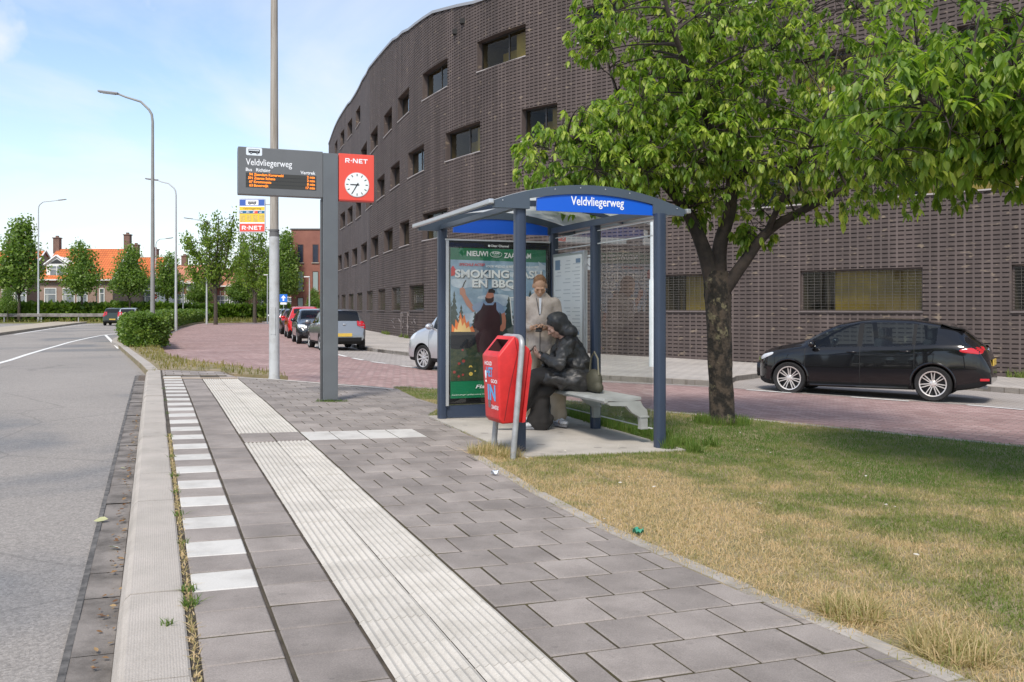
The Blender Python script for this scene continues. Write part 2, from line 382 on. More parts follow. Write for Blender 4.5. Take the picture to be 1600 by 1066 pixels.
def paving(name, c1, c2, mortar, bw, bh, rot, msize=0.012, off=0.5, bump=0.004, patch=0.15):
    m = bpy.data.materials.new(name); m.use_nodes = True; t = m.node_tree; b = t.nodes['Principled BSDF']; b.inputs['Roughness'].default_value = 0.85
    co = t.nodes.new('ShaderNodeTexCoord'); mp = t.nodes.new('ShaderNodeMapping'); t.links.new(co.outputs['Object'], mp.inputs[0]); mp.inputs['Rotation'].default_value = (0,0,rot)
    br = t.nodes.new('ShaderNodeTexBrick'); t.links.new(mp.outputs[0], br.inputs['Vector']); br.offset = off
    br.inputs['Color1'].default_value = (*c1,1); br.inputs['Color2'].default_value = (*c2,1); br.inputs['Mortar'].default_value = (*mortar,1)
    br.inputs['Scale'].default_value = 1; br.inputs['Brick Width'].default_value = bw; br.inputs['Row Height'].default_value = bh; br.inputs['Mortar Size'].default_value = msize; br.inputs['Bias'].default_value = 0.0
    n = t.nodes.new('ShaderNodeTexNoise'); t.links.new(co.outputs['Object'], n.inputs['Vector']); n.inputs['Scale'].default_value = 0.5; n.inputs['Detail'].default_value = 8
    mr = t.nodes.new('ShaderNodeMapRange'); t.links.new(n.outputs['Fac'], mr.inputs[0]); mr.inputs[1].default_value = 0.3; mr.inputs[2].default_value = 0.7; mr.inputs[3].default_value = 1-patch; mr.inputs[4].default_value = 1+patch
    ml = t.nodes.new('ShaderNodeVectorMath'); ml.operation = 'SCALE'; t.links.new(br.outputs[0], ml.inputs[0]); t.links.new(mr.outputs[0], ml.inputs['Scale']); t.links.new(ml.outputs[0], b.inputs['Base Color'])
    bp = t.nodes.new('ShaderNodeBump'); bp.invert = True; t.links.new(br.outputs['Fac'], bp.inputs['Height']); bp.inputs['Distance'].default_value = bump; t.links.new(bp.outputs[0], b.inputs['Normal'])
    return m
M_asph = asphalt()
M_brick = paving('red_brick_paving', (0.285,0.168,0.155), (0.425,0.290,0.268), (0.215,0.165,0.150), 0.21, 0.105, R(38), 0.010)
M_bay = paving('grey_brick_paving', (0.40,0.36,0.33), (0.34,0.31,0.29), (0.25,0.22,0.20), 0.21, 0.105, R(38), 0.01)
M_walk = paving('grey_slab_paving', (0.46,0.42,0.38), (0.39,0.36,0.335), (0.27,0.24,0.21), 0.3, 0.3, R(44), 0.012)
M_white = mat('white_marking_paint', (0.78,0.77,0.74), 0.7, col2=(0.55,0.53,0.50), scale=14, thr=(0.5,0.8))
M_kerb = mat('pale_concrete', (0.43,0.39,0.345), 0.88, col2=(0.33,0.295,0.26), scale=3.5, bump=0.003, bscale=120)
M_soil = mat('dry_soil', (0.30,0.235,0.15), 0.95, col2=(0.17,0.15,0.07), scale=2.5, bump=0.01, bscale=50)

g = sheet('ground', [(-700,-30),(700,-30),(700,900),(-700,900)], RD, M_asph)
# brick road between the stop and the office building
PARK = [(1800,657),(1600,640),(1420,627),(1230,614),(1140,607),(1040,602),(950,598),(850,592),(760,586),(700,580),(655,575.5),(601,568.5),(550,559.5),(515,549),(480,536),(450,521.5),(430,511)]
PARKW = smoothline([U(x, y, RD) for x, y in PARK], 6)
LEFT = [(430,504.5),(345,503),(310,506.5),(285,513),(265,523),(254,535),(252,546),(262,556)]
brick = [U(1900,820,RD), (7.5,7.5)]+PARKW+[U(x, y, RD) for x, y in LEFT]+[U(330,600,RD),U(520,640,RD),U(760,690,RD),U(1000,735,RD),U(1400,790,RD)]
sheet('brick_road', brick, RD+0.004, M_brick)
KERB = [(1800,631),(1600,617),(1536,612),(1400,603.5),(1250,595),(1185,591.5),(1150,596),(1142,601),(1128,605),(950,595.5),(850,589.5),(765,582),(738,572),(690,565),(650,558),(575,549),(540,540.5),(500,525.5),(470,514.5),(445,506)]
KERBW = [U(x, y, RD) for x, y in KERB]
# facade line of the office building (plan)
FP = [(20,17.3),(13.2,23.2),(11.2,24.95),(5.2,30.2),(0.54,34.1),(-1.49,36.6),(-2.76,38.7),(-4.1,41.4),(-5.9,46.3),(-8.7,55.4),(-10.9,63.2),(-14.4,74),(-17.3,84.5)]
FACW = smoothline(FP, 10)
bay = PARKW[:-4]+KERBW[::-1]
sheet('parking_strip', bay, RD+0.008, M_bay)
inner = [(x+0.9, y+0.9) for x, y in FACW]
sheet('sidewalk', KERBW+[(-40,120),(-25,120)]+inner[::-1]+[(30,12)], 0.0, M_walk, skirt=0.2)
strip_mesh('sidewalk_kerb', [resample(KERBW, 0.8)], 0.13, 0.006, M_kerb, thick=0.2, side=-1)
# white dashes along the parking strip, give-way teeth far off
dash = [((1600,641.5),(1512,634)),((1420,628),(1330,621.5)),((1236,615),(1166,610)),((698,581),(626,572.5)),((604,569),(580,566)),((568,563.5),(551,560.5)),((541,558),(527,554.5)),((519,551),(507,547)),((499,544.5),(490,541)),((483,538.5),(475,535)),((470,532.5),(463,529)),((458,526.5),(453,524)),((449,522),(446,520))]
strip_mesh('bay_marking', [[U(*a, RD), U(*b, RD)] for a, b in dash], 0.13, RD+0.014, M_white)
teeth = []
for i in range(12):
    x = 345+i*7.0; teeth.append([U(x, 503.3+i*0.27, RD), U(x+3.8, 503.45+i*0.27, RD)])
strip_mesh('give_way_marking', teeth, 0.55, RD+0.012, M_white)
strip_mesh('bay_marking_faint', [[U(366,548,RD), U(391,548.5,RD)]], 0.10, RD+0.012, mat('worn_paint', (0.5,0.42,0.41), 0.8))
# lane line and arrow bar on the asphalt
lane = smoothline([U(x, y, RD) for x, y in [(-160,604),(0,567.5),(50,552),(100,537.5),(140,528),(165,523.5),(190,521),(215,519.5)]], 5)
strip_mesh('lane_marking', [lane, [U(165,524,RD), U(186,545,RD)]], 0.14, RD+0.006, M_white)
strip_mesh('edge_marking', [smoothline([U(x,y,RD) for x, y in [(22,523),(60,517),(100,511),(140,507),(175,504.5)]], 4)], 0.16, RD+0.006, M_white)
# median on the left and the verge behind it
med = smoothline([U(x, y, RD) for x, y in [(-120,541),(0,524.5),(50,517),(90,511.5),(130,506),(175,501.5)]], 4)
sheet('median', med+[U(175,500.6,RD),U(130,502,RD),U(90,504.5,RD),U(50,509,RD),U(0,514.5,RD),U(-120,527,RD)], RD+0.16, mat('median_concrete', (0.44,0.38,0.30), 0.9, var=0.25, scale=0.6), skirt=0.25)
M_verge = mat('verge_soil', (0.20,0.17,0.07), 0.95, col2=(0.10,0.13,0.03), scale=0.7)
VERGE = [(-75,93),(-40,94.5),(-36.5,94.5),(-30,97),(-24,104),(-10,112),(-13,119),(-75,119)]
sheet('verge', VERGE, 0.0, M_verge, skirt=0.2)
sheet('far_field', [(-500,124),(-6,124),(60,150),(500,150),(500,880),(-500,880)], RD+0.02, M_verge)
# island that carries the stop: a grass wedge with the hedge, the platform, the lawn
WEDGE = [U(x, y) for x, y in [(233,583),(226,575),(210,560),(185,539),(176,531)]]
wl = [(-23,54),(-34.5,88),(-40,107)]; wr_ = [(-34.9,106.5),(-31.7,90),(-25.9,70),(-20.1,52),(-15.7,39.8),(-12.6,31.9),U(252,545),U(264,556),U(300,563),U(360,570),U(405,578),U(450,588)]
wedge = WEDGE+wl+wr_+[U(365,584),U(345,579.5),U(250,577)]
sheet('wedge', wedge, -0.003, M_soil, skirt=0.2)
far_kerb = smoothline([U(x, y) for x, y in [(229,578),(226,574),(210,560),(185,539),(176,531)]]+[(-23,54),(-34.5,88)], 4)
strip_mesh('wedge_kerb', [far_kerb], 0.20, 0.010, M_kerb, thick=0.2, side=-1)

LAWN_EDGE = [(735,712),(770,733),(830,770),(920,818),(1030,868),(1150,921),(1300,985),(1480,1066)]
LE = [U(x, y) for x, y in LAWN_EDGE]; LE = LE+[(LE[-1][0]+(LE[-1][0]-LE[-2][0])*k, LE[-1][1]+(LE[-1][1]-LE[-2][1])*k) for k in (1.2, 4)]
BE = [U(x, y) for x, y in [(1900,730),(1750,713),(1600,697),(1300,667),(1150,652),(1040,643),(950,632),(860,623),(760,614),(690,608),(640,604.5),(615,604)]]
lawn_poly = LE[::-1]+[SH(-0.12,0.2),SH(-0.10,2.75),U(690,634),U(650,622)]+[U(622,608)]+BE[::-1]+[(9,5),(8,-1)]
lawn_poly = [p for p in lawn_poly]
sheet('lawn_ground', lawn_poly, -0.004, M_soil, skirt=0.2, res=0.5)
strip_mesh('lawn_kerb', [resample(BE, 0.8)], 0.10, 0.004, M_kerb, thick=0.2, side=1)

# ---- platform: every slab is set by itself on a dark bed
SLAB_FAR = [U(x, y) for x, y in [(365,588),(430,592.5),(520,599),(580,603),(622,608),(650,622),(690,634)]]
region = [P(0.8,1.405)]+[P(16.62,1.405),P(16.62,0.15),P(18.3,0.15),U(250,578),U(345,580.5)]+SLAB_FAR+[SH(-0.10,2.75),SH(-0.12,0.2)]+[LE[0]]+LE[1:]
bed = [P(0.5,-0.1)]+[P(18.6,-0.1),U(250,577.3),U(345,580)]+SLAB_FAR+[SH(0,2.7),SH(0,0.3)]+LE
sheet('paving_bed', bed, -0.016, mat('joint_sand', (0.095,0.078,0.060), 0.95, var=0.5, scale=6), skirt=0.25)
M_slab = mat('grey_concrete_slab', (0.296,0.259,0.234), 0.88, col2=(0.200,0.174,0.156), scale=2.6, bump=0.002, bscale=240, attr=0.15, detail=10)
M_slabw = mat('white_concrete_slab', (0.545,0.525,0.49), 0.85, col2=(0.40,0.38,0.35), scale=4.5, bump=0.0012, bscale=260, attr=0.05, thr=(0.45,0.8))
M_rib = mat('ribbed_white_tile', (0.52,0.485,0.43), 0.85, col2=(0.40,0.37,0.32), scale=5, bump=0.001, bscale=200, attr=0.06, thr=(0.45,0.8))
grain(M_slab, 150, 0.78, 1.22, 0.16, 9.0); grain(M_slabw, 150, 0.90, 1.08, 0.25, 5.0, (0.22,0.2,0.18)); grain(M_rib, 90, 0.88, 1.08, 0.35, 7.0, (0.22,0.2,0.17)); grain(M_walk, 60, 0.85, 1.12); grain(M_kerb, 90, 0.85, 1.12)
M_joint = mat('joint_dirt', (0.115,0.095,0.076), 0.95, col2=(0.12,0.105,0.05), scale=6)
def clip(poly, a, b):   # keep the left side of a->b
    out = []; n = len(poly)
    def s(p): return (b[0]-a[0])*(p[1]-a[1])-(b[1]-a[1])*(p[0]-a[0])
    for i in range(n):
        p, q = poly[i], poly[(i+1) % n]; sp, sq = s(p), s(q)
        if sp >= 0: out.append(p)
        if sp*sq < 0:
            t = sp/(sp-sq); out.append((p[0]+(q[0]-p[0])*t, p[1]+(q[1]-p[1])*t))
    return out
class Slabs:
    def __init__(s, side=None): s.v = []; s.l = []; s.t = []; s.r = []; s.m = []; s.side = side
    def tile(s, poly, mi, rng, ch=0.006, zt=0.0):
        if len(poly) < 3: return
        ar = 0.5*sum(poly[i][0]*poly[(i+1) % len(poly)][1]-poly[(i+1) % len(poly)][0]*poly[i][1] for i in range(len(poly)))
        if ar < 0: poly = poly[::-1]; ar = -ar
        if ar < 0.0015: return
        cx = sum(p[0] for p in poly)/len(poly); cy = sum(p[1] for p in poly)/len(poly)
        tx, ty, tz = rng.uniform(-1,1)*0.006, rng.uniform(-1,1)*0.006, rng.uniform(-1,1)*0.0016+zt; rv = rng.random(); n = len(poly); o = len(s.v)
        k = max(0.6, 1-ch/ (math.sqrt(ar)/2))
        for p in poly: s.v.append((p[0], p[1], g0(*p)-0.03))
        for p in poly: s.v.append((p[0], p[1], g0(*p)-0.0045+tz+tx*(p[0]-cx)+ty*(p[1]-cy)))
        for p in poly:
            q = (cx+(p[0]-cx)*k, cy+(p[1]-cy)*k); s.v.append((*q, g0(*q)+tz+tx*(q[0]-cx)+ty*(q[1]-cy)))
        for a in (0, n):
            for i in range(n): s.l += [o+a+i, o+a+(i+1) % n, o+a+n+(i+1) % n, o+a+n+i]; s.t.append(4); s.m.append(s.side if a == 0 and s.side is not None else mi); s.r.append(rv)
        s.l += [o+2*n+i for i in range(n)]; s.t.append(n); s.m.append(mi); s.r.append(rv)
    def build(s, name, mats): return tag(link(name, arrays_mesh(name, s.v, s.l, s.t, mats, s.m, {'rnd': ('FACE', s.r)})), kind='structure')
rng = random.Random(4)
TP = 0.3; U0 = 3.12; J = 0.0056
def cell(u0, u1, v0, v1, j=J):
    w = lambda: rng.uniform(-0.0015, 0.0015)
    return [P(u0+j+w(), v0+j+w()), P(u0+j+w(), v1-j+w()), P(u1-j+w(), v1-j+w()), P(u1-j+w(), v0+j+w())]
sb = Slabs(2)
k0 = -8
for k in range(k0, 47):
    u = U0+k*TP
    if u+TP > 17.8: break
    # column against the kerb: white and grey in turn
    kk = round((u-4.32)/TP)
    white = kk >= 0 and kk % 2 == 0 and u < 17.0
    sb.tile(cell(u, u+TP, 0.158, 0.462), 1 if white else 0, rng)
    sb.tile(cell(u, u+TP, 0.468, 0.788), 0, rng)
    if k in (19, 20):
        sb.tile(cell(u, u+TP, 0.798, 1.10), 0, rng); sb.tile(cell(u, u+TP, 1.10, 1.40), 0, rng)
bigs = []
for k in range(k0, 60):
    u = U0+k*TP
    for i in range(-6 if U0+k*TP > 17.3 else -1, 40):
        v0 = 1.405+i*TP+(0.15 if k % 2 else 0.0); v1 = v0+TP; lo_ = 0.15 if U0+k*TP > 17.3 else (0.80 if U0+k*TP > 16.55 else 1.405); v0c = max(v0, lo_)
        if v1 <= lo_+0.01: continue
        if k in (19, 20) and v1 < 2.8: continue
        bigs.append((u, u+TP, v0c, v1))
for i in range(4):
    sb.tile(cell(U0+19*TP, U0+21*TP, 1.405+i*TP, 1.405+(i+1)*TP), 1, rng)
for k in (19, 20): bigs.append((U0+k*TP, U0+(k+1)*TP, 2.605, 2.9 if k == 19 else 2.8))
for u0, u1, v0, v1 in bigs:
    c = cell(u0, u1, v0, v1); poly = region[:]
    for a, b in zip(c, c[1:]+c[:1]):
        # cell runs anticlockwise or clockwise: clip towards its centre
        cen = P((u0+u1)/2, (v0+v1)/2)
        s_ = (b[0]-a[0])*(cen[1]-a[1])-(b[1]-a[1])*(cen[0]-a[0])
        poly = clip(poly, a, b) if s_ > 0 else clip(poly, b, a)
        if len(poly) < 3: break
    if len(poly) >= 3: sb.tile(poly, 0, rng)
sb.build('pavement', [M_slab, M_slabw, M_joint])
M_cream = mat('cream_edge_tile', (0.60,0.47,0.34), 0.85, var=0.2, scale=5)
strip_mesh('edge_band', [[P(16.72,0.15), P(16.72,1.4)]], 0.20, 0.005, M_cream)
strip_mesh('edge_strip', [smoothline([P(16.72,1.42)]+[U(x, y+1) for x, y in [(430,592.5),(520,600),(580,604.5),(615,608)]], 4)], 0.12, 0.006, mat('pale_edge_stone', (0.56,0.52,0.47), 0.85, var=0.2, scale=4))
# tactile guide path: two columns of ribbed tiles, the ribs run along it
class Rib(Slabs): pass
rb = Slabs()
for col in range(2):
    for k in range(k0, 45):
        if k in (19, 20): continue
        u0 = U0+k*TP+0.002; u1 = u0+TP-0.004; v0 = 0.800+col*0.302; w = 0.298; NR = 8; S = 6; rv = rng.random(); o = len(rb.v)
        dz = rng.uniform(-0.002, 0.002); nv = NR*S+1
        for u in (u0, u1):
            for j in range(nv):
                v = v0+w*j/(NR*S); p = P(u, v); a = math.cos(2*math.pi*j/S)
                rb.v.append((*p, g0(*p)+dz+0.001-0.0090*(0.5+0.5*a)**0.8))
        for u in (u0, u1):
            for j in range(nv):
                v = v0+w*j/(NR*S); p = P(u, v); rb.v.append((*p, g0(*p)-0.03))
        for j in range(nv-1):
            rb.l += [o+j+1, o+j, o+nv+j, o+nv+j+1]; rb.t.append(4); rb.m.append(0); rb.r.append(rv)
            for a_, b_ in ((0, 2*nv), (nv, 3*nv)):
                rb.l += [o+a_+j, o+a_+j+1, o+b_+j+1, o+b_+j]; rb.t.append(4); rb.m.append(0); rb.r.append(rv)
rb.build('tactile_paving', [M_rib])
# lawn edging: narrow concrete blocks
eb = Slabs(); er = resample(LE, 0.9)
for a, b in zip(er, er[1:]):
    d = np.array(b)-np.array(a); L = np.linalg.norm(d); d /= L; n = np.array((d[1], -d[0]))*-1
    a = np.array(a)+d*0.004; b = np.array(b)-d*0.004; w0 = rng.uniform(-0.006, 0.006)
    eb.tile([tuple(a+n*(0.006+w0)), tuple(b+n*(0.006+w0)), tuple(b+n*(0.10+w0)), tuple(a+n*(0.10+w0))], 0, rng, ch=0.006, zt=rng.uniform(-0.004,0.006))
eb.build('lawn_edging', [mat('edging_concrete', (0.40,0.365,0.33), 0.88, col2=(0.28,0.25,0.21), scale=3, bump=0.002, bscale=160, attr=0.08)])
# bus kerb: long pale blocks, ribbed on top, chamfered to the road
def kerb_mat():
    m = mat('bus_kerb_concrete', (0.44,0.395,0.35), 0.88, col2=(0.36,0.325,0.285), scale=2.4, bump=0.0)
    t = m.node_tree; b = t.nodes['Principled BSDF']; co = t.nodes.new('ShaderNodeTexCoord'); mp = t.nodes.new('ShaderNodeMapping'); t.links.new(co.outputs['Object'], mp.inputs[0]); mp.inputs['Rotation'].default_value = (0,0,-TH)
    ck = t.nodes.new('ShaderNodeTexVoronoi'); ck.inputs['Scale'].default_value = 95; ck.inputs['Randomness'].default_value = 0.25; t.links.new(mp.outputs[0], ck.inputs['Vector'])
    bp = t.nodes.new('ShaderNodeBump'); bp.invert = True; t.links.new(ck.outputs['Distance'], bp.inputs['Height']); bp.inputs['Distance'].default_value = 0.004; bp.inputs['Strength'].default_value = 0.8; t.links.new(bp.outputs[0], b.inputs['Normal']); return m
kb = Slabs(); BL = 1.0
prof = [(-0.155,-0.16),(-0.140,-0.06),(-0.118,-0.016),(-0.095,0.004),(0.0,0.006),(0.115,0.004),(0.125,-0.002),(0.125,-0.16)]
u = 0.35
while u < 18.8:
    u1 = min(u+BL, 18.9); o = len(kb.v); n = len(prof); rv = rng.random(); a0, a1, dz = rng.uniform(-.004,.004), rng.uniform(-.004,.004), rng.uniform(-.003,.003)
    for uu, aa in ((u+0.004, a0), (u1-0.004, a1)):
        for v, z in prof: p = P(uu, v+aa*0.5); kb.v.append((*p, g0(*p)+z+dz))
    for i in range(n-1): kb.l += [o+i, o+n+i, o+n+i+1, o+i+1]; kb.t.append(4); kb.m.append(0); kb.r.append(rv)
    for e in (0, n): kb.l += [o+e+i for i in range(n)]; kb.t.append(n); kb.m.append(0); kb.r.append(rv)
    u = u1
M_bk = grain(kerb_mat(), 120, 0.86, 1.12, 0.3, 4.0, (0.16,0.14,0.12))
kb.build('kerb', [M_bk])
# gutter of concrete slabs between asphalt and kerb, with dirt gathered in it
gt = Slabs(); u = 0.2
while u < 18.9:
    L = rng.uniform(0.28, 0.5); p = [P(u+.0008, -0.312), P(u+.0008, -0.15), P(u+L-.0008, -0.15), P(u+L-.0008, -0.312)]
    o = len(gt.v); dz = rng.uniform(-.004,.004)
    for q in p: gt.v.append((*q, g0(*q)+RD+0.010+dz))
    gt.l += [o, o+3, o+2, o+1]; gt.t.append(4); gt.m.append(0); gt.r.append(rng.random()); u += L
gt.build('gutter', [mat('dirty_gutter_concrete', (0.225,0.20,0.18), 0.9, col2=(0.085,0.074,0.064), scale=3.5, bump=0.006, bscale=70, attr=0.03, thr=(0.38,0.66))])
strip_mesh('gutter_dirt', [[P(0.2,-0.205), P(18.9,-0.205)]], 0.12, RD+0.018, mat('gutter_dirt', (0.075,0.06,0.048), 0.95, col2=(0.15,0.11,0.08), scale=9, bump=0.01, bscale=80))
strip_mesh('asphalt_seam', [resample([P(0.2,-0.322), P(18.9,-0.322)], 0.5)], 0.028, RD+0.014, mat('bitumen_seam', (0.05,0.047,0.045), 0.9, col2=(0.16,0.15,0.14), scale=12))
# concrete floor slab of the bus shelter
fl = [SH(-0.10,-0.30),SH(1.62,-0.30),SH(1.62,2.75),SH(-0.10,2.75)]
sheet('shelter_floor', fl, 0.008, (lambda q: grain(q, 110, 0.86, 1.12, 0.45, 3.0, (0.12,0.11,0.10)))(mat('shelter_floor_concrete', (0.44,0.405,0.36), 0.85, col2=(0.31,0.285,0.25), scale=2.0, bump=0.002, bscale=120, thr=(0.4,0.75))), skirt=0.1)
# ------------------------------------------------------------------ the brick office building
FC = np.array(smoothline(FP, 24)); seg = np.linalg.norm(np.diff(FC, axis=0), axis=1); FS = np.concatenate([[0], np.cumsum(seg)])
def fpos(s): return np.array((np.interp(s, FS, FC[:,0]), np.interp(s, FS, FC[:,1])))
def fnorm(s):
    a, b = fpos(max(s-0.3, 0)), fpos(min(s+0.3, FS[-1])); d = (b-a)/np.linalg.norm(b-a); return np.array((-d[1], d[0])) if (-d[1]*-a[0]+d[0]*-a[1]) > 0 else np.array((d[1], -d[0]))
RAT = (FC[:,0]/FC[:,1])
def s_px(px):  # where a sight line over this plan column meets the facade
    r = (px-CX)/F; i = np.where((RAT[:-1]-r)*(RAT[1:]-r) <= 0)[0]
    if len(i) == 0: return 0.0 if r > RAT[0] else FS[-1]
    i = i[0]; t = (r-RAT[i])/(RAT[i+1]-RAT[i]); return FS[i]+t*(FS[i+1]-FS[i])
CW, RH = 0.22, 0.1246; FLOOR = 26; Z0 = 1.25-14*RH; NC = int(FS[-1]/CW)
WROWS = 10
ROWS = [ # (row of the sill, spans in photo columns)
 (14, [(1583,1720),(1250,1437),(1038,1141),(639,663),(612,626),(591,602),(573,582),(558,566),(545,552),(534,540),(526,530)]),
 (14+FLOOR, [(1487,1720),(1400,1474),(1180,1300),(945,1010),(744,822),(660,700),(624,640),(600,613),(580,591),(564,573),(550,558),(538,545),(528,534)]),
 (14+2*FLOOR, [(1500,1720),(1240,1400),(1000,1090),(813,872),(696,750),(637,662),(610,625),(589,601),(572,581),(556,564),(543,551),(532,539)]),
 (14+3*FLOOR, [(1400,1600),(1100,1230),(900,980),(744,822),(660,700),(622,639),(600,612),(579,590),(564,573),(551,558),(540,546)]),
 (14+4*FLOOR, [(556,563),(543,550),(532,538),(523,527)]),
]
def roof_rows(s):
    px = CX+F*fpos(s)[0]/fpos(s)[1]
    z = np.interp(px, [500,565,640,735,800,1600,2600], [16.9,16.7,14.95,13.9,13.6,13.2,13.0]); return int(round((z-Z0)/RH))
wins = []; hole = {}
for r0, spans in ROWS:
    for a, b in spans:
        s1, s0 = s_px(a), s_px(b); c0, c1 = int(round(s0/CW)), int(round(s1/CW))
        if c1-c0 < 2: c1 = c0+2
        nr = WROWS if r0 > 14 else 10
        wins.append((r0, r0+nr, c0, c1))
        for c in range(c0, c1): hole.setdefault(c, []).append((r0, r0+nr))
V_, L_, T_, MI_ = [], [], [], []
nv = 0
colp = [fpos(c*CW) for c in range(NC+1)]; coln = [fnorm(c*CW) for c in range(NC+1)]
def quad(a, b, c, d, mi=0):
    global nv
    V_.extend((a, b, c, d)); L_.extend((nv, nv+1, nv+2, nv+3)); T_.append(4); MI_.append(mi); nv += 4
brng = random.Random(8)
RIB = 0.24; DEP = 0.024
for c in range(NC):
    p0, p1 = colp[c], colp[c+1]; n_ = (coln[c]+coln[c+1])/2; top = roof_rows(c*CW); hs = hole.get(c, [])
    near = p0[1] < 56
    pm = p0+(p1-p0)*RIB; pb0, pb1 = pm-n_*DEP, p1-n_*DEP
    A = lambda p, z: (p[0], p[1], z)
    if not near:
        segs = []; z = -4
        for h in sorted(hs): segs.append((z, h[0])); z = h[1]
        segs.append((z, top))
        for a, b in segs: quad(A(p0, Z0+a*RH), A(p1, Z0+a*RH), A(p1, Z0+b*RH), A(p0, Z0+b*RH), 2)
    else:
        def inhole(r): return any(h0 <= r < h1 for h0, h1 in hs)
        segs = []; z = -4
        for h in sorted(hs): segs.append((z, h[0])); z = h[1]
        segs.append((z, top))
        for a, b in segs: quad(A(p0, Z0+a*RH), A(pm, Z0+a*RH), A(pm, Z0+b*RH), A(p0, Z0+b*RH), 1 if brng.random() < 0.5 else 0)
        for r in range(-4, top):
            if inhole(r): continue
            za = Z0+r*RH; zh0, zh1, zb = za+0.024, za+0.064, za+RH
            quad(A(pm, zh1), A(p1, zh1), A(p1, zb), A(pm, zb), 0)
            quad(A(pm, za), A(p1, za), A(p1, zh0), A(pm, zh0), 0)
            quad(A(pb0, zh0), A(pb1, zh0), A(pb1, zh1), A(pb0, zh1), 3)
            quad(A(pm, zh0), A(p1, zh0), A(pb1, zh0), A(pb0, zh0), 0)
            quad(A(pb0, zh1), A(pb1, zh1), A(p1, zh1), A(pm, zh1), 0)
            quad(A(pm, zh0), A(pb0, zh0), A(pb0, zh1), A(pm, zh1), 0)
            quad(A(p1, zh0), A(p1, zh1), A(pb1, zh1), A(pb1, zh0), 0)
# reveals of the openings
REV = 0.30
for r0, r1, c0, c1 in wins:
    za, zb = Z0+r0*RH, Z0+r1*RH
    for c in range(c0, c1):
        p0, p1 = colp[c], colp[c+1]; q0, q1 = p0-coln[c]*REV, p1-coln[c+1]*REV
        quad(A(p0, za), A(p1, za), A(q1, za), A(q0, za), 0); quad(A(p0, zb), A(q0, zb), A(q1, zb), A(p1, zb), 0)
    for c in (c0, c1):
        p0 = colp[c]; q0 = p0-coln[c]*REV; quad(A(p0, za), A(q0, za), A(q0, zb), A(p0, zb), 0)
# far end, back and roof close the volume
e0, e1 = colp[NC], colp[0]; k0_, k1_ = e0+np.array((14, 6)), e1+np.array((16, 14))
topz = lambda c: Z0+roof_rows(c*CW)*RH
quad(A(e0,-1), A(k0_,-1), A(k0_,topz(NC)), A(e0,topz(NC)), 2); quad(A(k0_,-1), A(k1_,-1), A(k1_,topz(0)), A(k0_,topz(NC)), 2); quad(A(k1_,-1), A(e1,-1), A(e1,topz(0)), A(k1_,topz(0)), 2)
office = thing('office_building', 'large curved dark brown brick office building along the road behind the bus shelter', 'building', (0,0,0))
def brick_mat(name, c, c2, vs_=1.0):
    m = mat(name, c, 0.82, col2=c2, scale=0.9, detail=8, bump=0.002, bscale=90, thr=(0.3, 0.75))
    t = m.node_tree; b = t.nodes['Principled BSDF']; src = b.inputs['Base Color'].links[0].from_socket
    co = t.nodes.new('ShaderNodeTexCoord'); mp = t.nodes.new('ShaderNodeMapping'); t.links.new(co.outputs['Object'], mp.inputs[0]); mp.inputs['Scale'].default_value = (1,1,2.2)
    n = t.nodes.new('ShaderNodeTexNoise'); t.links.new(mp.outputs[0], n.inputs['Vector']); n.inputs['Scale'].default_value = 3.4; n.inputs['Detail'].default_value = 3
    w = t.nodes.new('ShaderNodeMapRange'); t.links.new(n.outputs['Fac'], w.inputs[0]); w.inputs[1].default_value = 0.62; w.inputs[2].default_value = 0.74; w.inputs[4].default_value = 0.55
    mx_ = t.nodes.new('ShaderNodeMix'); mx_.data_type = 'RGBA'; t.links.new(w.outputs[0], mx_.inputs[0]); t.links.new(src, mx_.inputs[6]); mx_.inputs[7].default_value = (0.30,0.235,0.165,1)
    # rain streaks run down the wall
    m2 = t.nodes.new('ShaderNodeMapping'); t.links.new(co.outputs['Object'], m2.inputs[0]); m2.inputs['Scale'].default_value = (1,1,0.07)
    n3 = t.nodes.new('ShaderNodeTexNoise'); t.links.new(m2.outputs[0], n3.inputs['Vector']); n3.inputs['Scale'].default_value = 1.7; n3.inputs['Detail'].default_value = 6
    r3 = t.nodes.new('ShaderNodeMapRange'); t.links.new(n3.outputs['Fac'], r3.inputs[0]); r3.inputs[1].default_value = 0.35; r3.inputs[2].default_value = 0.65; r3.inputs[3].default_value = 0.80; r3.inputs[4].default_value = 1.16
    s3 = t.nodes.new('ShaderNodeVectorMath'); s3.operation = 'SCALE'; t.links.new(mx_.outputs[2], s3.inputs[0]); t.links.new(r3.outputs[0], s3.inputs['Scale'])
    t.links.new(s3.outputs[0], b.inputs['Base Color']); return m
MB1 = brick_mat('brown_brick', (0.100,0.076,0.069), (0.072,0.055,0.050))
MB2 = brick_mat('brown_brick_rib', (0.118,0.091,0.083), (0.090,0.069,0.063))
MB3 = brick_mat('brown_brick_far', (0.094,0.072,0.069), (0.072,0.056,0.053))
MB4 = mat('recessed_brick', (0.066,0.049,0.044), 0.9, var=0.3, scale=6)
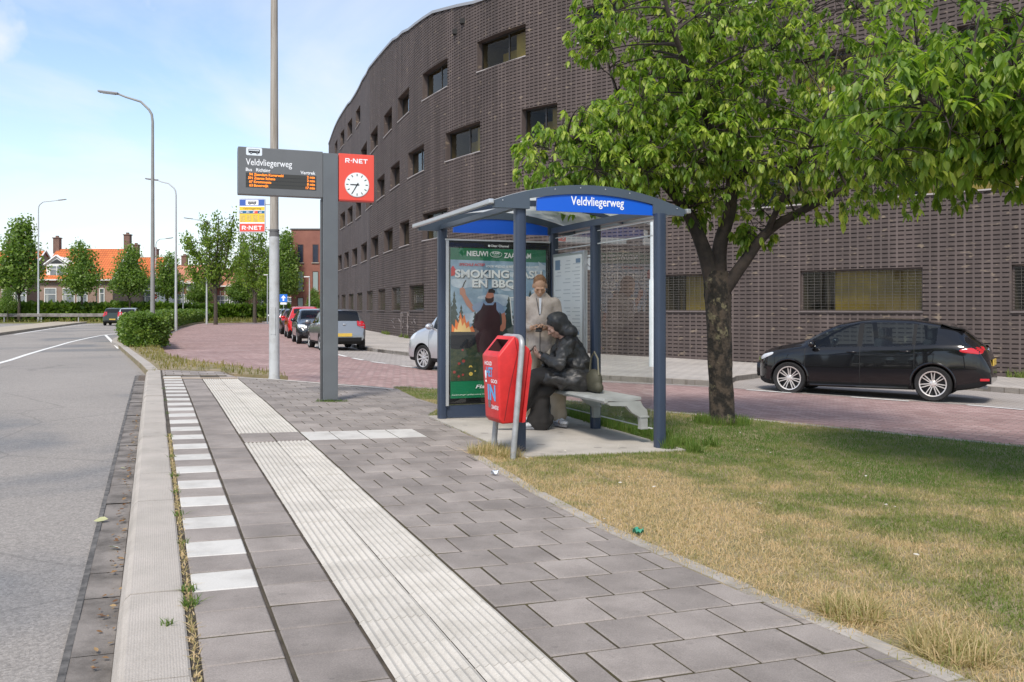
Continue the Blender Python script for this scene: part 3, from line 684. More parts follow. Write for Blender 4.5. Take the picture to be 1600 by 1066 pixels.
def far_courses(m):  # the far stretch shows only its courses
    t = m.node_tree; b = t.nodes['Principled BSDF']; co = t.nodes.new('ShaderNodeTexCoord'); sp = t.nodes.new('ShaderNodeSeparateXYZ'); t.links.new(co.outputs['Object'], sp.inputs[0])
    a = t.nodes.new('ShaderNodeMath'); a.operation = 'ADD'; a.inputs[1].default_value = -Z0; t.links.new(sp.outputs['Z'], a.inputs[0])
    d = t.nodes.new('ShaderNodeMath'); d.operation = 'DIVIDE'; d.inputs[1].default_value = RH; t.links.new(a.outputs[0], d.inputs[0])
    f_ = t.nodes.new('ShaderNodeMath'); f_.operation = 'FRACT'; t.links.new(d.outputs[0], f_.inputs[0])
    l = t.nodes.new('ShaderNodeMath'); l.operation = 'LESS_THAN'; l.inputs[1].default_value = 0.45; t.links.new(f_.outputs[0], l.inputs[0])
    bp = t.nodes.new('ShaderNodeBump'); bp.invert = True; bp.inputs['Distance'].default_value = 0.03; t.links.new(l.outputs[0], bp.inputs['Height']); t.links.new(bp.outputs[0], b.inputs['Normal'])
far_courses(MB3)
wall_me = arrays_mesh('brick_wall', V_, L_, T_, [MB1, MB2, MB3, MB4], MI_)
link('brick_wall', wall_me, office)
rb_ = MB(); cp = MB()
for c in range(0, NC-5, 6):
    a, b = colp[c], colp[min(c+6, NC)]; na, nb = coln[c], coln[min(c+6, NC)]; z0_, z1_ = topz(c)+0.002, topz(min(c+6, NC))+0.002
    def V3(p, n_, o, z): return (p[0]+n_[0]*o, p[1]+n_[1]*o, z)
    cp.add([V3(a,na,.06,z0_), V3(b,nb,.06,z1_), V3(b,nb,.06,z1_+.12), V3(a,na,.06,z0_+.12), V3(a,na,-.4,z0_), V3(b,nb,-.4,z1_), V3(b,nb,-.4,z1_+.12), V3(a,na,-.4,z0_+.12)], [(0,1,2,3),(3,2,6,7),(0,4,5,1),(7,6,5,4)])
    rb_.add([V3(a,na,-.4,z0_), V3(b,nb,-.4,z1_), (b[0]+15,b[1]+10,z1_), (a[0]+15,a[1]+10,z0_)], [(0,1,2,3)])
cp.build('roof_edge', mat('grey_zinc_edge', (0.36,0.36,0.37), 0.45, 0.4), office)
rb_.build('roof', mat('bitumen_roof', (0.06,0.06,0.06), 0.9), office)
M_frame = mat('dark_window_frame', (0.028,0.026,0.027), 0.5)
M_sill = mat('pale_window_sill', (0.42,0.38,0.365), 0.6, var=0.2, scale=8)
M_sillb = mat('brown_window_sill', (0.15,0.125,0.12), 0.7, var=0.2, scale=8)
M_ol = mat('ochre_panel', (0.33,0.235,0.022), 0.55, col2=(0.16,0.115,0.02), scale=0.9)
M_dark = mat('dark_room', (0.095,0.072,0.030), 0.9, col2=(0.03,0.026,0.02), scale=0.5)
M_gl = glass('window_glass', (0.86,0.86,0.80), 1.25)
M_steel = mat('window_grille_steel', (0.12,0.105,0.09), 0.5, 0.3)
wrng = random.Random(5)
for wi, (r0, r1, c0, c1) in enumerate(wins):
    za, zb = Z0+r0*RH, Z0+r1*RH; p0, p1 = colp[c0], colp[c1]; nrm = (coln[c0]+coln[c1])/2; nrm = nrm/np.linalg.norm(nrm)
    d = p1-p0; Lw = np.linalg.norm(d); d = d/Lw; Hh = zb-za
    ang = math.atan2(-nrm[0], nrm[1])+math.pi   # local -y looks out of the wall
    def W3(t, o, z): return (p0[0]+d[0]*t-nrm[0]*o, p0[1]+d[1]*t-nrm[1]*o, z)
    def wbox(mb, t0, t1, o0, o1, z0_, z1_, mi=0):
        mb.add([W3(t0,o0,z0_),W3(t1,o0,z0_),W3(t1,o1,z0_),W3(t0,o1,z0_),W3(t0,o0,z1_),W3(t1,o0,z1_),W3(t1,o1,z1_),W3(t0,o1,z1_)], [(0,3,2,1),(4,5,6,7),(0,1,5,4),(1,2,6,5),(2,3,7,6),(3,0,4,7)], mi)
    ground = r0 == 14; big = Lw > 1.5; fo = 0.10 if ground else 0.24; fw = 0.05
    fm = MB()
    for (a, b, z0_, z1_) in ((0.004,fw,za+.004,zb-.004),(Lw-fw,Lw-.004,za+.004,zb-.004),(fw,Lw-fw,za+.004,za+fw),(fw,Lw-fw,zb-fw,zb-.004)): wbox(fm, a, b, fo, fo+0.06, z0_, z1_)
    mull = [0.42*Lw] if (big and not ground) else []
    for t in mull: wbox(fm, t-0.03, t+0.03, fo+0.002, fo+0.055, za+fw, zb-fw)
    fr = fm.build('window', MB2 if ground else M_frame, office)
    im = MB(); y = fo+1.3
    # the room behind: back wall, ceiling, floor, sides; ochre sun screens in some of them
    sgn = 0
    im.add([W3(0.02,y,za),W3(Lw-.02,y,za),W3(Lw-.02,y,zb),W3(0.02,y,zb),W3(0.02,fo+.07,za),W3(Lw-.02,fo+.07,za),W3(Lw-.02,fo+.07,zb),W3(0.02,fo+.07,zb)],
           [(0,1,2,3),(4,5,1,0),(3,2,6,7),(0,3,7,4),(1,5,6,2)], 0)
    if ground and big:
        wbox(im, 0.02, Lw*0.76 if c0 > 20 else Lw-0.02, fo+0.5, fo+0.55, za+0.01, zb-0.02, 1); wbox(im, Lw*0.79, Lw*0.80, fo+0.3, fo+0.42, za+0.01, zb-0.02, 0)
    elif ground: wbox(im, 0.02, Lw*0.5, fo+0.3, fo+0.34, za+0.01, zb-.02, 1)
    elif big:
        wbox(im, 0.02, Lw*(0.40 if c0 > 60 else 0.97), fo+0.35, fo+0.38, za+0.01, zb-.02, 1)
        if c0 > 60: wbox(im, Lw*0.45, Lw*0.9, fo+0.9, fo+0.94, za+.01, zb-.35, 1)
    else: wbox(im, 0.02, Lw*wrng.uniform(0.2,0.6), fo+0.4, fo+0.44, za+0.01, zb-wrng.uniform(0.02,0.5), 1)
    im.build('window_interior', [M_dark, M_ol], fr)
    gm = MB(); gm.add([W3(fw,fo+.03,za+fw),W3(Lw-fw,fo+.03,za+fw),W3(Lw-fw,fo+.03,zb-fw),W3(fw,fo+.03,zb-fw)], [(0,1,2,3)]); gm.build('pane', M_gl, fr)
    sm = MB(); wbox(sm, -0.02, Lw+0.02, -0.045, fo if not ground else 0.06, za-0.012, za+0.028); sm.build('sill', M_sillb if ground else M_sill, fr)
    if ground:
        gr = MB(); nx = max(3, int(Lw/0.2)); ny = 15
        for i in range(1, nx): t = Lw*i/nx; wbox(gr, t-0.004, t+0.004, fo-0.03, fo-0.02, za+.03, zb-.01)
        for i in range(1, ny): z = za+Hh*i/ny; wbox(gr, 0.02, Lw-.02, fo-0.019, fo-0.009, z-0.0045, z+0.0045)
        gr.build('grille', M_steel, fr)
# two vents and chalky scribbles on the wall, as in the photograph
vm = MB()
for px, z in ((712,13.1),(724,13.35)):
    s = s_px(px); p = fpos(s); n_ = fnorm(s); vm.box((p[0]+n_[0]*.02, p[1]+n_[1]*.02, z), (0.22,0.22,0.2))
vm.build('vent', mat('vent_black', (0.015,0.015,0.015), 0.8), office)
sc = MB(); rr = random.Random(3)
def wallpt(px, z, o=0.012):
    s = s_px(px); p = fpos(s); n_ = fnorm(s); return (p[0]+n_[0]*o, p[1]+n_[1]*o, z)
for px, zs in ((627,(1.2,1.25)),(637,(1.2,1.25)),(646,(0.9,1.25)),(614,(0.9,1.2))):
    for k in range(5):
        x, z = px+rr.uniform(-3,3), rr.uniform(0.35, 1.15); q = [wallpt(x+rr.uniform(-2.4,2.4), z+rr.uniform(-.12,.12)) for _ in range(4)]
        sc.tube(q, 0.008, 4)
sc.tube([wallpt(627,-.25), wallpt(627,1.18), wallpt(637,1.18), wallpt(637,-.25)], 0.014, 4)
sc.build('graffiti_scrawl', mat('chalk_paint', (0.33,0.29,0.28), 0.9, var=0.3), office)
# ------------------------------------------------------------------ street furniture
def txt(mb, body, size, mi, x, z, y=0.0, align='LEFT', wide=1.0, bold=0.0, shear=0.0, width=None, flip=1, depth=0.0012, space=1.0):
    """lettering added to mb, standing in the XZ plane and read from -Y"""
    cu = bpy.data.curves.new('t', 'FONT'); cu.body = body; cu.size = size; cu.extrude = depth; cu.offset = bold; cu.shear = shear; cu.resolution_u = 3; cu.space_character = space
    o = bpy.data.objects.new('t', cu); C.objects.link(o); me = evaluated(o); bpy.data.objects.remove(o)
    co = np.empty(len(me.vertices)*3, dtype=np.float32); me.vertices.foreach_get('co', co); co = co.reshape(-1, 3)
    if len(co) == 0: return
    w = co[:,0].max()-co[:,0].min(); k = wide if width is None else width/w
    x0 = co[:,0].min()
    ox = {'LEFT': 0, 'CENTER': -w*k/2, 'RIGHT': -w*k}[align]
    vs_ = [(x+ox+(p[0]-x0)*k, y-p[2], z+p[1]) for p in co.tolist()]
    mb.add(vs_, [tuple(f.vertices) for f in me.polygons], mi); bpy.data.meshes.remove(me)
def rrect(w, h, r, cx=0, cz=0, n=4):
    out = []
    for sx, sz, a0 in ((1,1,0),(-1,1,90),(-1,-1,180),(1,-1,270)):
        for i in range(n+1):
            a = R(a0+90*i/n); out.append((cx+sx*(w/2-r)+r*math.cos(a), cz+sz*(h/2-r)+r*math.sin(a)))
    return out
M_anth = mat('anthracite_paint', (0.105,0.115,0.125), 0.42, var=0.12, scale=3)
M_anthl = mat('grey_sign_paint', (0.145,0.15,0.155), 0.45, var=0.08, scale=3)
M_red = mat('coral_red_sign', (0.78,0.085,0.055), 0.4)
M_redd = mat('red_edge', (0.45,0.04,0.03), 0.45)
M_w = mat('white_lettering', (0.85,0.86,0.88), 0.5)
M_k = mat('black_lettering', (0.012,0.012,0.014), 0.5)
M_led = emit('amber_led', (1.0,0.26,0.02), 0.42)
M_ledp = mat('led_panel', (0.045,0.042,0.035), 0.3)
M_galv = mat('galvanised_steel', (0.42,0.43,0.44), 0.5, 0.35, col2=(0.30,0.305,0.31), scale=9, bump=0.0008, bscale=60)
def bus_icon(mb, cx, cz, w, y, mk, mw):
    h = w*0.34
    mb.prism(rrect(w, h, h*0.18, cx, cz), y-0.0016, y, mk)
    for i in range(5): mb.prism([(cx-w*0.44+i*w*0.178, cz+h*0.02),(cx-w*0.44+i*w*0.178+w*0.14, cz+h*0.02),(cx-w*0.44+i*w*0.178+w*0.14, cz+h*0.36),(cx-w*0.44+i*w*0.178, cz+h*0.36)], y-0.0024, y-0.0012, mw)
    for k in (-0.27, 0.27):
        mb.prism([(cx+k*w+h*0.30*math.cos(a), cz-h*0.5+h*0.30*math.sin(a)) for a in np.linspace(0, 2*math.pi, 14)[:-1]], y-0.0028, y-0.0004, mk)
        mb.prism([(cx+k*w+h*0.13*math.cos(a), cz-h*0.5+h*0.13*math.sin(a)) for a in np.linspace(0, 2*math.pi, 10)[:-1]], y-0.0036, y-0.002, mw)
# departure display on its post
dp = U(515, 626.5); dz = g0(*dp)
disp = thing('departure_display', 'grey post with an electronic bus departure board and a red clock panel', 'departure board', (dp[0], dp[1], dz), TS)
zt = 3.475-dz; zb = 2.845-dz
mb = MB(); mb.box((0,0,zt/2+0.005), (0.205,0.16,zt-0.03), ch=0.006); mb.build('post', mat('post_paint', (0.135,0.148,0.158), 0.42, col2=(0.115,0.125,0.135), scale=2.0), disp)
mb = MB(); mb.box((-0.112,0.02,(zb-0.003)/2), (0.012,0.11,zb-0.01)); mb.build('side_strip', mat('dark_side_strip', (0.06,0.062,0.065), 0.5), disp)  # narrow darker strip down the left side of the post
mb = MB(); mb.box((-0.66,0.0,(zt+zb)/2+0.005), (1.11,0.15,zt-zb), ch=0.008); mb.box((-1.2,0.02,(zt+zb)/2-0.01), (0.03,0.12,zt-zb-0.06)); pan = mb.build('display_panel', M_anthl, disp)
yf = -0.0755
mb = MB()
mb.prism([(-1.118,zb+0.10),(-0.195,zb+0.10),(-0.195,zb+0.295),(-1.118,zb+0.295)], yf-0.002, yf, 0)
for i in range(1, 4): mb.box((-0.656, yf-0.0025, zb+0.10+i*0.0487), (0.92,0.002,0.004), 1)
mb.build('led_screen', [M_ledp, mat('led_gap', (0.02,0.02,0.02), 0.4)], pan)
mb = MB(); mq = MB(); rows = [(' 94','Zaandam Kogerveld','2 min'),('391','Zaanse Schans','2 min'),(' 67','Krommenie','8 min'),(' 63','Beverwijk','17 min')]
for i, (a, b, c) in enumerate(rows):
    z = zb+0.258-i*0.0487
    txt(mb, a.strip(), 0.047, 0, -1.03, z, yf-0.0045, 'RIGHT', bold=0.0010); txt(mb, b, 0.047, 0, -1.015, z, yf-0.0045, bold=0.0010); txt(mq, c, 0.047, 0, -0.215, z, yf-0.0045, 'RIGHT', bold=0.0010)
mb.build('led_lettering', M_led, pan); mq.build('led_lettering', M_led, pan)
mb = MB()
txt(mb, 'Veldvliegerweg', 0.125, 0, -1.118, zb+0.395, yf-0.0015, width=0.60, bold=0.0008)
txt(mb, 'Bus   Richting', 0.062, 0, -1.118, zb+0.315, yf-0.0015, width=0.315, bold=0.0012)
txv = mb; mb = MB(); mb.prism(rrect(0.205,0.105,0.016,-1.012,zt-0.052), yf-0.0014, yf+0.002, 2)
bus_icon(mb, -1.012, zt-0.047, 0.145, yf-0.0014, 1, 2)
mb.build('bus_icon', [M_w, M_k, mat('icon_white', (0.72,0.78,0.83), 0.5)], pan)
vt = MB(); txt(vt, 'Vertrek', 0.062, 0, -0.205, zb+0.312, yf-0.0015, 'RIGHT', bold=0.0010); vt.build('lettering', M_w, pan); txv.build('lettering', M_w, pan)
zr0 = 2.835-dz; zr1 = 3.475-dz
mb = MB(); mb.box((0.36,0,(zr0+zr1)/2), (0.49,0.14,zr1-zr0), 0, ch=0.006); mb.box((0.36,0.0,zr0-0.008), (0.485,0.135,0.012), 1); cl = mb.build('clock_panel', [M_red, M_redd], disp)
def rnet(mb, cx, z, h, y, mi=0):
    s = h; t = 0.22*s
    def bar(x0, z0, x1, z1): mb.prism([(cx+x0*s, z+z0*s),(cx+x1*s, z+z0*s),(cx+x1*s, z+z1*s),(cx+x0*s, z+z1*s)], y-0.0014, y, mi)
    k = 0.22
    def poly(ps): mb.prism([(cx+a*s, z+b*s) for a, b in ps], y-0.0014, y, mi)
    # R
    bar(-2.55,0,-2.33,1); bar(-2.33,0.78,-1.75,1); bar(-1.78,0.42,-1.56,0.92); bar(-2.33,0.34,-1.8,0.54); poly([(-2.1,0.34),(-1.83,0.34),(-1.52,0),(-1.8,0)])
    bar(-1.32,0.38,-1.08,0.62)
    # N
    bar(-0.85,0,-0.63,1); bar(0.05,0,0.27,1); poly([(-0.63,1),(-0.55,1),(0.05,0.28),(0.05,0),(-0.02,0),(-0.63,0.72)])
    # E
    bar(0.50,0,0.72,1); bar(0.72,0.78,1.36,1); bar(0.72,0,1.36,0.22); bar(0.72,0.4,1.22,0.6)
    # T
    bar(1.5,0.78,2.5,1); bar(1.89,0,2.11,0.78)
mb = MB(); rnet(mb, 0.36, zr1-0.125, 0.062, -0.0705); mb.build('lettering', M_w, cl)
cc = (0.365, 3.05-dz); rC = 0.163
def disc(mb, cx, cz, r, y0, y1, mi, n=40): mb.prism([(cx+r*math.cos(a), cz+r*math.sin(a)) for a in np.linspace(0, 2*math.pi, n, endpoint=False)], y0, y1, mi)
mb = MB(); disc(mb, *cc, rC+0.008, -0.0765, -0.069, 1); disc(mb, *cc, rC, -0.079, -0.076, 0)
for i in range(12):
    a = 2*math.pi*i/12; r0 = rC*0.73; r1 = rC*0.93; w = 0.0065
    d = np.array((math.sin(a), math.cos(a))); n = np.array((d[1], -d[0])); q = [np.array(cc)+d*r0+n*w, np.array(cc)+d*r1+n*w, np.array(cc)+d*r1-n*w, np.array(cc)+d*r0-n*w]
    mb.prism([tuple(p) for p in q], -0.0800, -0.0788, 2)
mb.build('clock_face', [mat('clock_white', (0.84,0.87,0.86), 0.4), mat('clock_rim', (0.6,0.6,0.6), 0.4), mat('clock_mark', (0.02,0.06,0.05), 0.5)], cl)
mb = MB()
for ang, ln, w in ((270-12.5, 0.58, 0.008), (210, 0.86, 0.0065)):
    a = R(ang+ (12.5 if ang < 270 and ang > 220 else 0)); d = np.array((math.sin(a), math.cos(a))); n = np.array((d[1], -d[0]))
    q = [np.array(cc)-d*0.03+n*w, np.array(cc)+d*rC*ln+n*w*0.8, np.array(cc)+d*rC*ln-n*w*0.8, np.array(cc)-d*0.03-n*w]; mb.prism([tuple(p) for p in q], -0.083, -0.0815, 0)
disc(mb, *cc, 0.011, -0.0842, -0.081, 0, 12); mb.build('clock_hand', M_k, cl)

# tall light pole by the stop, with the stop flag
pp_ = U(428.5, 592); pz = g0(*pp_)
M_polew = mat('pole_light_grey', (0.45,0.465,0.47), 0.6, col2=(0.34,0.34,0.33), scale=5, thr=(0.45,0.75))
M_polec = mat('pole_weathered', (0.37,0.34,0.30), 0.75, col2=(0.24,0.205,0.165), scale=3, stretch=(9,9,0.5), thr=(0.4,0.7))
pole = thing('light_pole', 'tall tapering light grey pole at the edge of the stop behind the departure board', 'light pole', (pp_[0], pp_[1], pz))
mb = MB(); mb.lathe([(0.001,-0.05),(0.108,-0.05),(0.098,0.02),(0.092,0.05),(0.088,2.50),(0.088,2.54),(0.085,2.60),(0.001,2.60)], 24); mb.build('pole_base', M_polew, pole, 35)
mb = MB(); mb.lathe([(0.088,2.56),(0.088,2.62),(0.082,2.62),(0.082,2.66),(0.090,2.66),(0.090,2.69),(0.080,2.69),(0.075,2.56)], 24, close=True); mb.build('collar', mat('collar_dark', (0.13,0.13,0.13), 0.6), pole, 35)
mb = MB(); mb.lathe([(0.001,2.6),(0.077,2.6),(0.072,4.2),(0.050,9.6),(0.045,9.7),(0.001,9.7)], 20); mb.tube([(0,0,9.6),(-0.1,0,9.95),(-0.5,0,10.15),(-1.6,0,10.3)], [0.045,0.042,0.038,0.03], 10); mb.build('pole_shaft', M_polec, pole, 35)
mb = MB(); mb.box((-1.9,0,10.33), (0.65,0.2,0.09), ch=0.03); mb.build('lamp_head', M_anth, pole)
mb = MB(); mb.box((0,-0.0895,1.05), (0.09,0.006,0.5), ch=0.002); mb.build('hatch', M_polew, pole)
fx, fz = (393.5-800)/1400*(pp_[1]-0.05), 1.32+(484-336.5)*(pp_[1]-0.05)/1400
flag = thing('bus_stop_sign', 'small blue yellow and red bus stop flag sign on the tall light pole', 'sign', (fx, pp_[1]-0.02, fz))
fw_, fh_ = 0.47, 0.615
mb = MB(); mb.prism(rrect(fw_, fh_, 0.03), -0.012, 0.012); pl = mb.build('sign_plate', mat('plate_grey', (0.55,0.57,0.60), 0.4), flag)
mb = MB(); mb.tube([(fw_/2-0.02,0.014,0.2),(-fx+pp_[0]-0.07,0.014,0.2)], 0.012, 8); mb.tube([(fw_/2-0.02,0.014,-0.25),(-fx+pp_[0]-0.07,0.014,-0.25)], 0.012, 8); mb.build('bracket', M_galv, flag)
mb = MB(); y = -0.0125
def rect(mb, x0, z0, x1, z1, y0, mi, d=0.0012): mb.prism([(x0,z0),(x1,z0),(x1,z1),(x0,z1)], y0-d, y0+0.0004, mi)
W2 = fw_/2-0.012
rect(mb, -W2, -fh_/2+0.16, W2, fh_/2-0.02, y, 0)                   # white ground
rect(mb, -W2, fh_/2-0.135, W2, fh_/2-0.022, y-0.001, 1)             # blue head
mb.prism(rrect(0.23,0.095,0.014,0,fh_/2-0.078), y-0.0032, y-0.001, 0); bus_icon(mb, 0, fh_/2-0.074, 0.15, y-0.0032, 4, 0)
rect(mb, -W2, fh_/2-0.215, W2, fh_/2-0.155, y-0.001, 2); txt(mb, 'Veldvliegerweg', 0.05, 5, 0, fh_/2-0.200, y-0.0032, 'CENTER', width=0.33)
rect(mb, -W2, fh_/2-0.275, W2, fh_/2-0.225, y-0.001, 6); rect(mb, 0.03, fh_/2-0.275, 0.10, fh_/2-0.225, y-0.0024, 3)
for i, tt in enumerate(('94','391','67','63')): txt(mb, tt, 0.042, 0, -W2+0.03+i*0.115, fh_/2-0.266, y-0.004, 'CENTER' if i else 'CENTER', bold=0.001)
rect(mb, -W2, fh_/2-0.43, W2, fh_/2-0.277, y-0.001, 2)
for i in range(4): rect(mb, -W2+0.012+i*0.112, fh_/2-0.42+0.01*(i % 2), -W2+0.10+i*0.112, fh_/2-0.30, y-0.0024, 7)
rect(mb, -W2, -fh_/2+0.018, W2, -fh_/2+0.155, y-0.001, 3); rnet(mb, 0, -fh_/2+0.048, 0.072, y-0.0026, 0)
mb.build('sign_face', [M_w, mat('sign_blue', (0.05,0.12,0.42), 0.4), mat('sign_yellow', (0.85,0.56,0.03), 0.4), M_red, M_k, mat('sign_brown', (0.25,0.16,0.02), 0.5), mat('sign_teal', (0.03,0.14,0.28), 0.4), mat('sign_ochre', (0.74,0.53,0.12), 0.5, var=0.3, scale=30)], pl)

# ------------------------------------------------------------------ bus shelter
M_nb = mat('slate_blue_steel', (0.034,0.050,0.085), 0.38, var=0.15, scale=2, spec=0.5)
M_nb2 = mat('grey_blue_beam', (0.072,0.095,0.125), 0.42, var=0.12, scale=2)
M_blue = mat('bright_blue_fascia', (0.006,0.105,0.60), 0.35)
M_shg = glass('shelter_glass', (0.90,0.935,0.92), 1.72)
M_alu = mat('aluminium', (0.58,0.59,0.60), 0.35, 0.7)
shel = thing('bus_shelter', 'glass and dark blue steel bus shelter with a curved roof and blue name board', 'bus shelter', (A_SH[0], A_SH[1], 0), TS)
LU, LV, PH = 2.46, 1.45, 2.26
posts = [(0,0,-0.01),(0,LU,0.0),(LV-0.01,-0.10,-0.06),(LV,LU/2+0.08,-0.06),(LV,LU,-0.06)]
for i, (x, y, z) in enumerate(posts):
    mb = MB(); mb.prism([(x+0.5*a, y+0.5*b) for a, b in rrect(0.105*2,0.105*2,0.07)], 0, 1)  # placeholder outline, extruded upwards below
    o = [(x+a, y+b) for a, b in rrect(0.105,0.105,0.032)]; n = len(o); mb = MB()
    mb.add([(a, b, z) for a, b in o]+[(a, b, PH) for a, b in o], [tuple(range(n))[::-1], tuple(range(n, 2*n))]+[(i_, (i_+1) % n, (i_+1) % n+n, i_+n) for i_ in range(n)])
    mb.build('post', M_nb, shel, 35)
def arc(x): # underside height of the roof skin
    t = (x-0.72)/1.05; return 2.475-0.20*t*t
XS = np.linspace(-0.30, 1.76, 25)
def rib(y0, y1, hgt, name, m):
    mb = MB(); top = [(x, arc(x)+0.03) for x in XS]; bot = [(x, arc(x)+0.03-hgt*(1-0.55*abs((x-0.73)/1.03)**3)) for x in XS][::-1]; mb.prism(top+bot, y0, y1); return mb.build(name, m, shel)
rib(-0.075, -0.025, 0.085, 'roof_rib', M_nb2); rib(LU/2-0.02, LU/2+0.02, 0.06, 'roof_rib', M_nb); rib(LU+0.02, LU+0.07, 0.085, 'roof_rib', M_nb2)
mb = MB()
for y0, y1 in ((0.0,LU),): 
    for a, b in zip(XS, XS[1:]): mb.add([(a,-0.03,arc(a)+0.034),(b,-0.03,arc(b)+0.034),(b,LU+0.03,arc(b)+0.034),(a,LU+0.03,arc(a)+0.034)], [(0,1,2,3)])
def opal():
    m = bpy.data.materials.new('opal_roof_sheet'); m.use_nodes = True; t = m.node_tree; t.nodes.clear()
    tl = t.nodes.new('ShaderNodeBsdfTranslucent'); tl.inputs[0].default_value = (0.78,0.82,0.84,1); tr = t.nodes.new('ShaderNodeBsdfTransparent'); tr.inputs[0].default_value = (0.85,0.9,0.93,1)
    df = t.nodes.new('ShaderNodeBsdfDiffuse'); df.inputs[0].default_value = (0.7,0.72,0.74,1)
    a = t.nodes.new('ShaderNodeMixShader'); a.inputs[0].default_value = 0.35; b = t.nodes.new('ShaderNodeMixShader'); b.inputs[0].default_value = 0.25; o = t.nodes.new('ShaderNodeOutputMaterial')
    t.links.new(tl.outputs[0], a.inputs[1]); t.links.new(tr.outputs[0], a.inputs[2]); t.links.new(a.outputs[0], b.inputs[1]); t.links.new(df.outputs[0], b.inputs[2]); t.links.new(b.outputs[0], o.inputs[0]); return m
mb.build('roof_sheet', opal(), shel, True)
# corner boxes, gutter along both eaves, long beams
for xx, nm in ((-0.315,'gutter'),(1.775,'gutter')):
    mb = MB(); z = arc(-0.30 if xx < 0 else 1.76)+0.01; mb.box((xx, LU/2, z+0.012), (0.05, LU+0.20, 0.045), ch=0.012); mb.build(nm, M_alu, shel)
mb = MB(); mb.box((LV, LU/2, PH+0.035), (0.09, LU-0.02, 0.07)); mb.box((0, LU/2, PH+0.035), (0.07, LU-0.02, 0.05)); mb.build('roof_beam', M_nb2, shel)
for y0, nm in ((-0.05,'end'),(LU+0.045,'end')):
    for x in (-0.12, LV+0.12):
        mb = MB()
        s_ = -1 if x < 0.5 else 1; xa, xb, xc = x-s_*0.19, x, x+s_*0.16
        q = [(xa,PH-0.005),(xb,PH-0.005),(xc,arc(xc)-0.04),(xc,arc(xc)+0.028),(xb,arc(xb)+0.028),(xa,arc(xa)+0.028)]; mb.prism(q, y0-0.03, y0+0.022)
        mb.build('corner_bracket', M_nb2, shel)
    fas = MB(); xs = np.linspace(0.15, LV-0.02, 18); q = [(x, arc(x)-0.052) for x in xs]+[(LV-0.02,PH-0.015),(0.15,PH-0.015)]
    fas.prism(q, y0-0.012, y0+0.012); fo_ = fas.build('name_board', M_blue, shel)
    if y0 < 0:
        tm = MB(); txt(tm, 'Veldvliegerweg', 0.118, 0, 0.78, PH+0.052, y0-0.0135, 'CENTER', width=0.565, bold=0.0012); tm.build('lettering', M_w, fo_)
    rv = MB()
    for x in np.linspace(-0.2, LV+0.2, 8): rv.ball((x, y0-(0.033 if abs(x-0.72) > 0.7 else 0.026), arc(x)+0.002), (0.007,0.004,0.007), 8, 4)
    if y0 < 0: rv.build('rivet', M_alu, shel)
# rear glazing with its thin rails, seen through from the street
for y0, y1 in ((0.06,LU/2+0.02),(LU/2+0.14,LU-0.06)):
    mb = MB(); x = LV+0.0; mb.add([(x,y0,0.14),(x,y1,0.14),(x,y1,2.20),(x,y0,2.20)], [(0,1,2,3)]); pn = mb.build('glass_panel', M_shg, shel)
    mb = MB(); mb.box((x, (y0+y1)/2, 2.06), (0.014, y1-y0, 0.012)); mb.box((x, (y0+y1)/2, 2.205), (0.014, y1-y0, 0.010)); mb.box((x, (y0+y1)/2, 0.135), (0.014, y1-y0, 0.010)); mb.build('glass_rail', mat('pale_rail', (0.55,0.58,0.58), 0.4), pn)
# timetable case on the rear glass and a round sticker
mb = MB(); ya, yb = LU/2+0.26, LU-0.10; z0_, z1_ = 0.62, 2.00
mb.box((LV-0.035, (ya+yb)/2, (z0_+z1_)/2), (0.05, yb-ya, z1_-z0_), 0, ch=0.012); tcase = mb.build('timetable_case', M_alu, shel)
mb = MB(); M_paper = mat('paper_white', (0.74,0.76,0.75), 0.5); M_pt = mat('print_grey', (0.50,0.53,0.54), 0.6); M_pb = mat('print_blue', (0.18,0.26,0.36), 0.6)
mb.box((LV-0.0615, (ya+yb)/2, (z0_+z1_)/2), (0.003, yb-ya-0.08, z1_-z0_-0.08), 0)
pr = random.Random(2)
for i in range(30):
    z = z1_-0.10-i*0.043
    for k in range(3):
        yy = ya+0.09+k*0.26; L_ = pr.uniform(0.10,0.22)
        if yy+L_ < yb-0.06 and pr.random() < 0.85: mb.box((LV-0.0635, yy+L_/2, z), (0.002, L_, 0.010), 1)
mb.box((LV-0.0636, yb-0.16, z1_-0.14), (0.002,0.14,0.12), 2); mb.box((LV-0.0636, ya+0.14, z1_-0.11), (0.002,0.12,0.05), 2); mb.box((LV-0.0636, ya+0.16, 1.05), (0.002,0.09,0.04), 2)
mb.build('timetable', [M_paper, M_pt, M_pb], tcase)
mb = MB(); yc = LU/2+0.20; mb.box((LV-0.0085, yc, 1.86), (0.002,0.19,0.17), 0)
mb.build('sticker', [mat('sticker_white', (0.75,0.77,0.78), 0.5)], shel)
mb = MB()
q = [(LV-0.012, yc+0.075*math.cos(a)-0.02*math.sin(a), 1.865+0.045*math.sin(a)+0.03*math.cos(a)) for a in np.linspace(0, 2*math.pi, 24)]; mb.tube(q, 0.006, 5, 0)
mb.build('sticker_mark', mat('sticker_grey', (0.32,0.33,0.35), 0.5), shel)
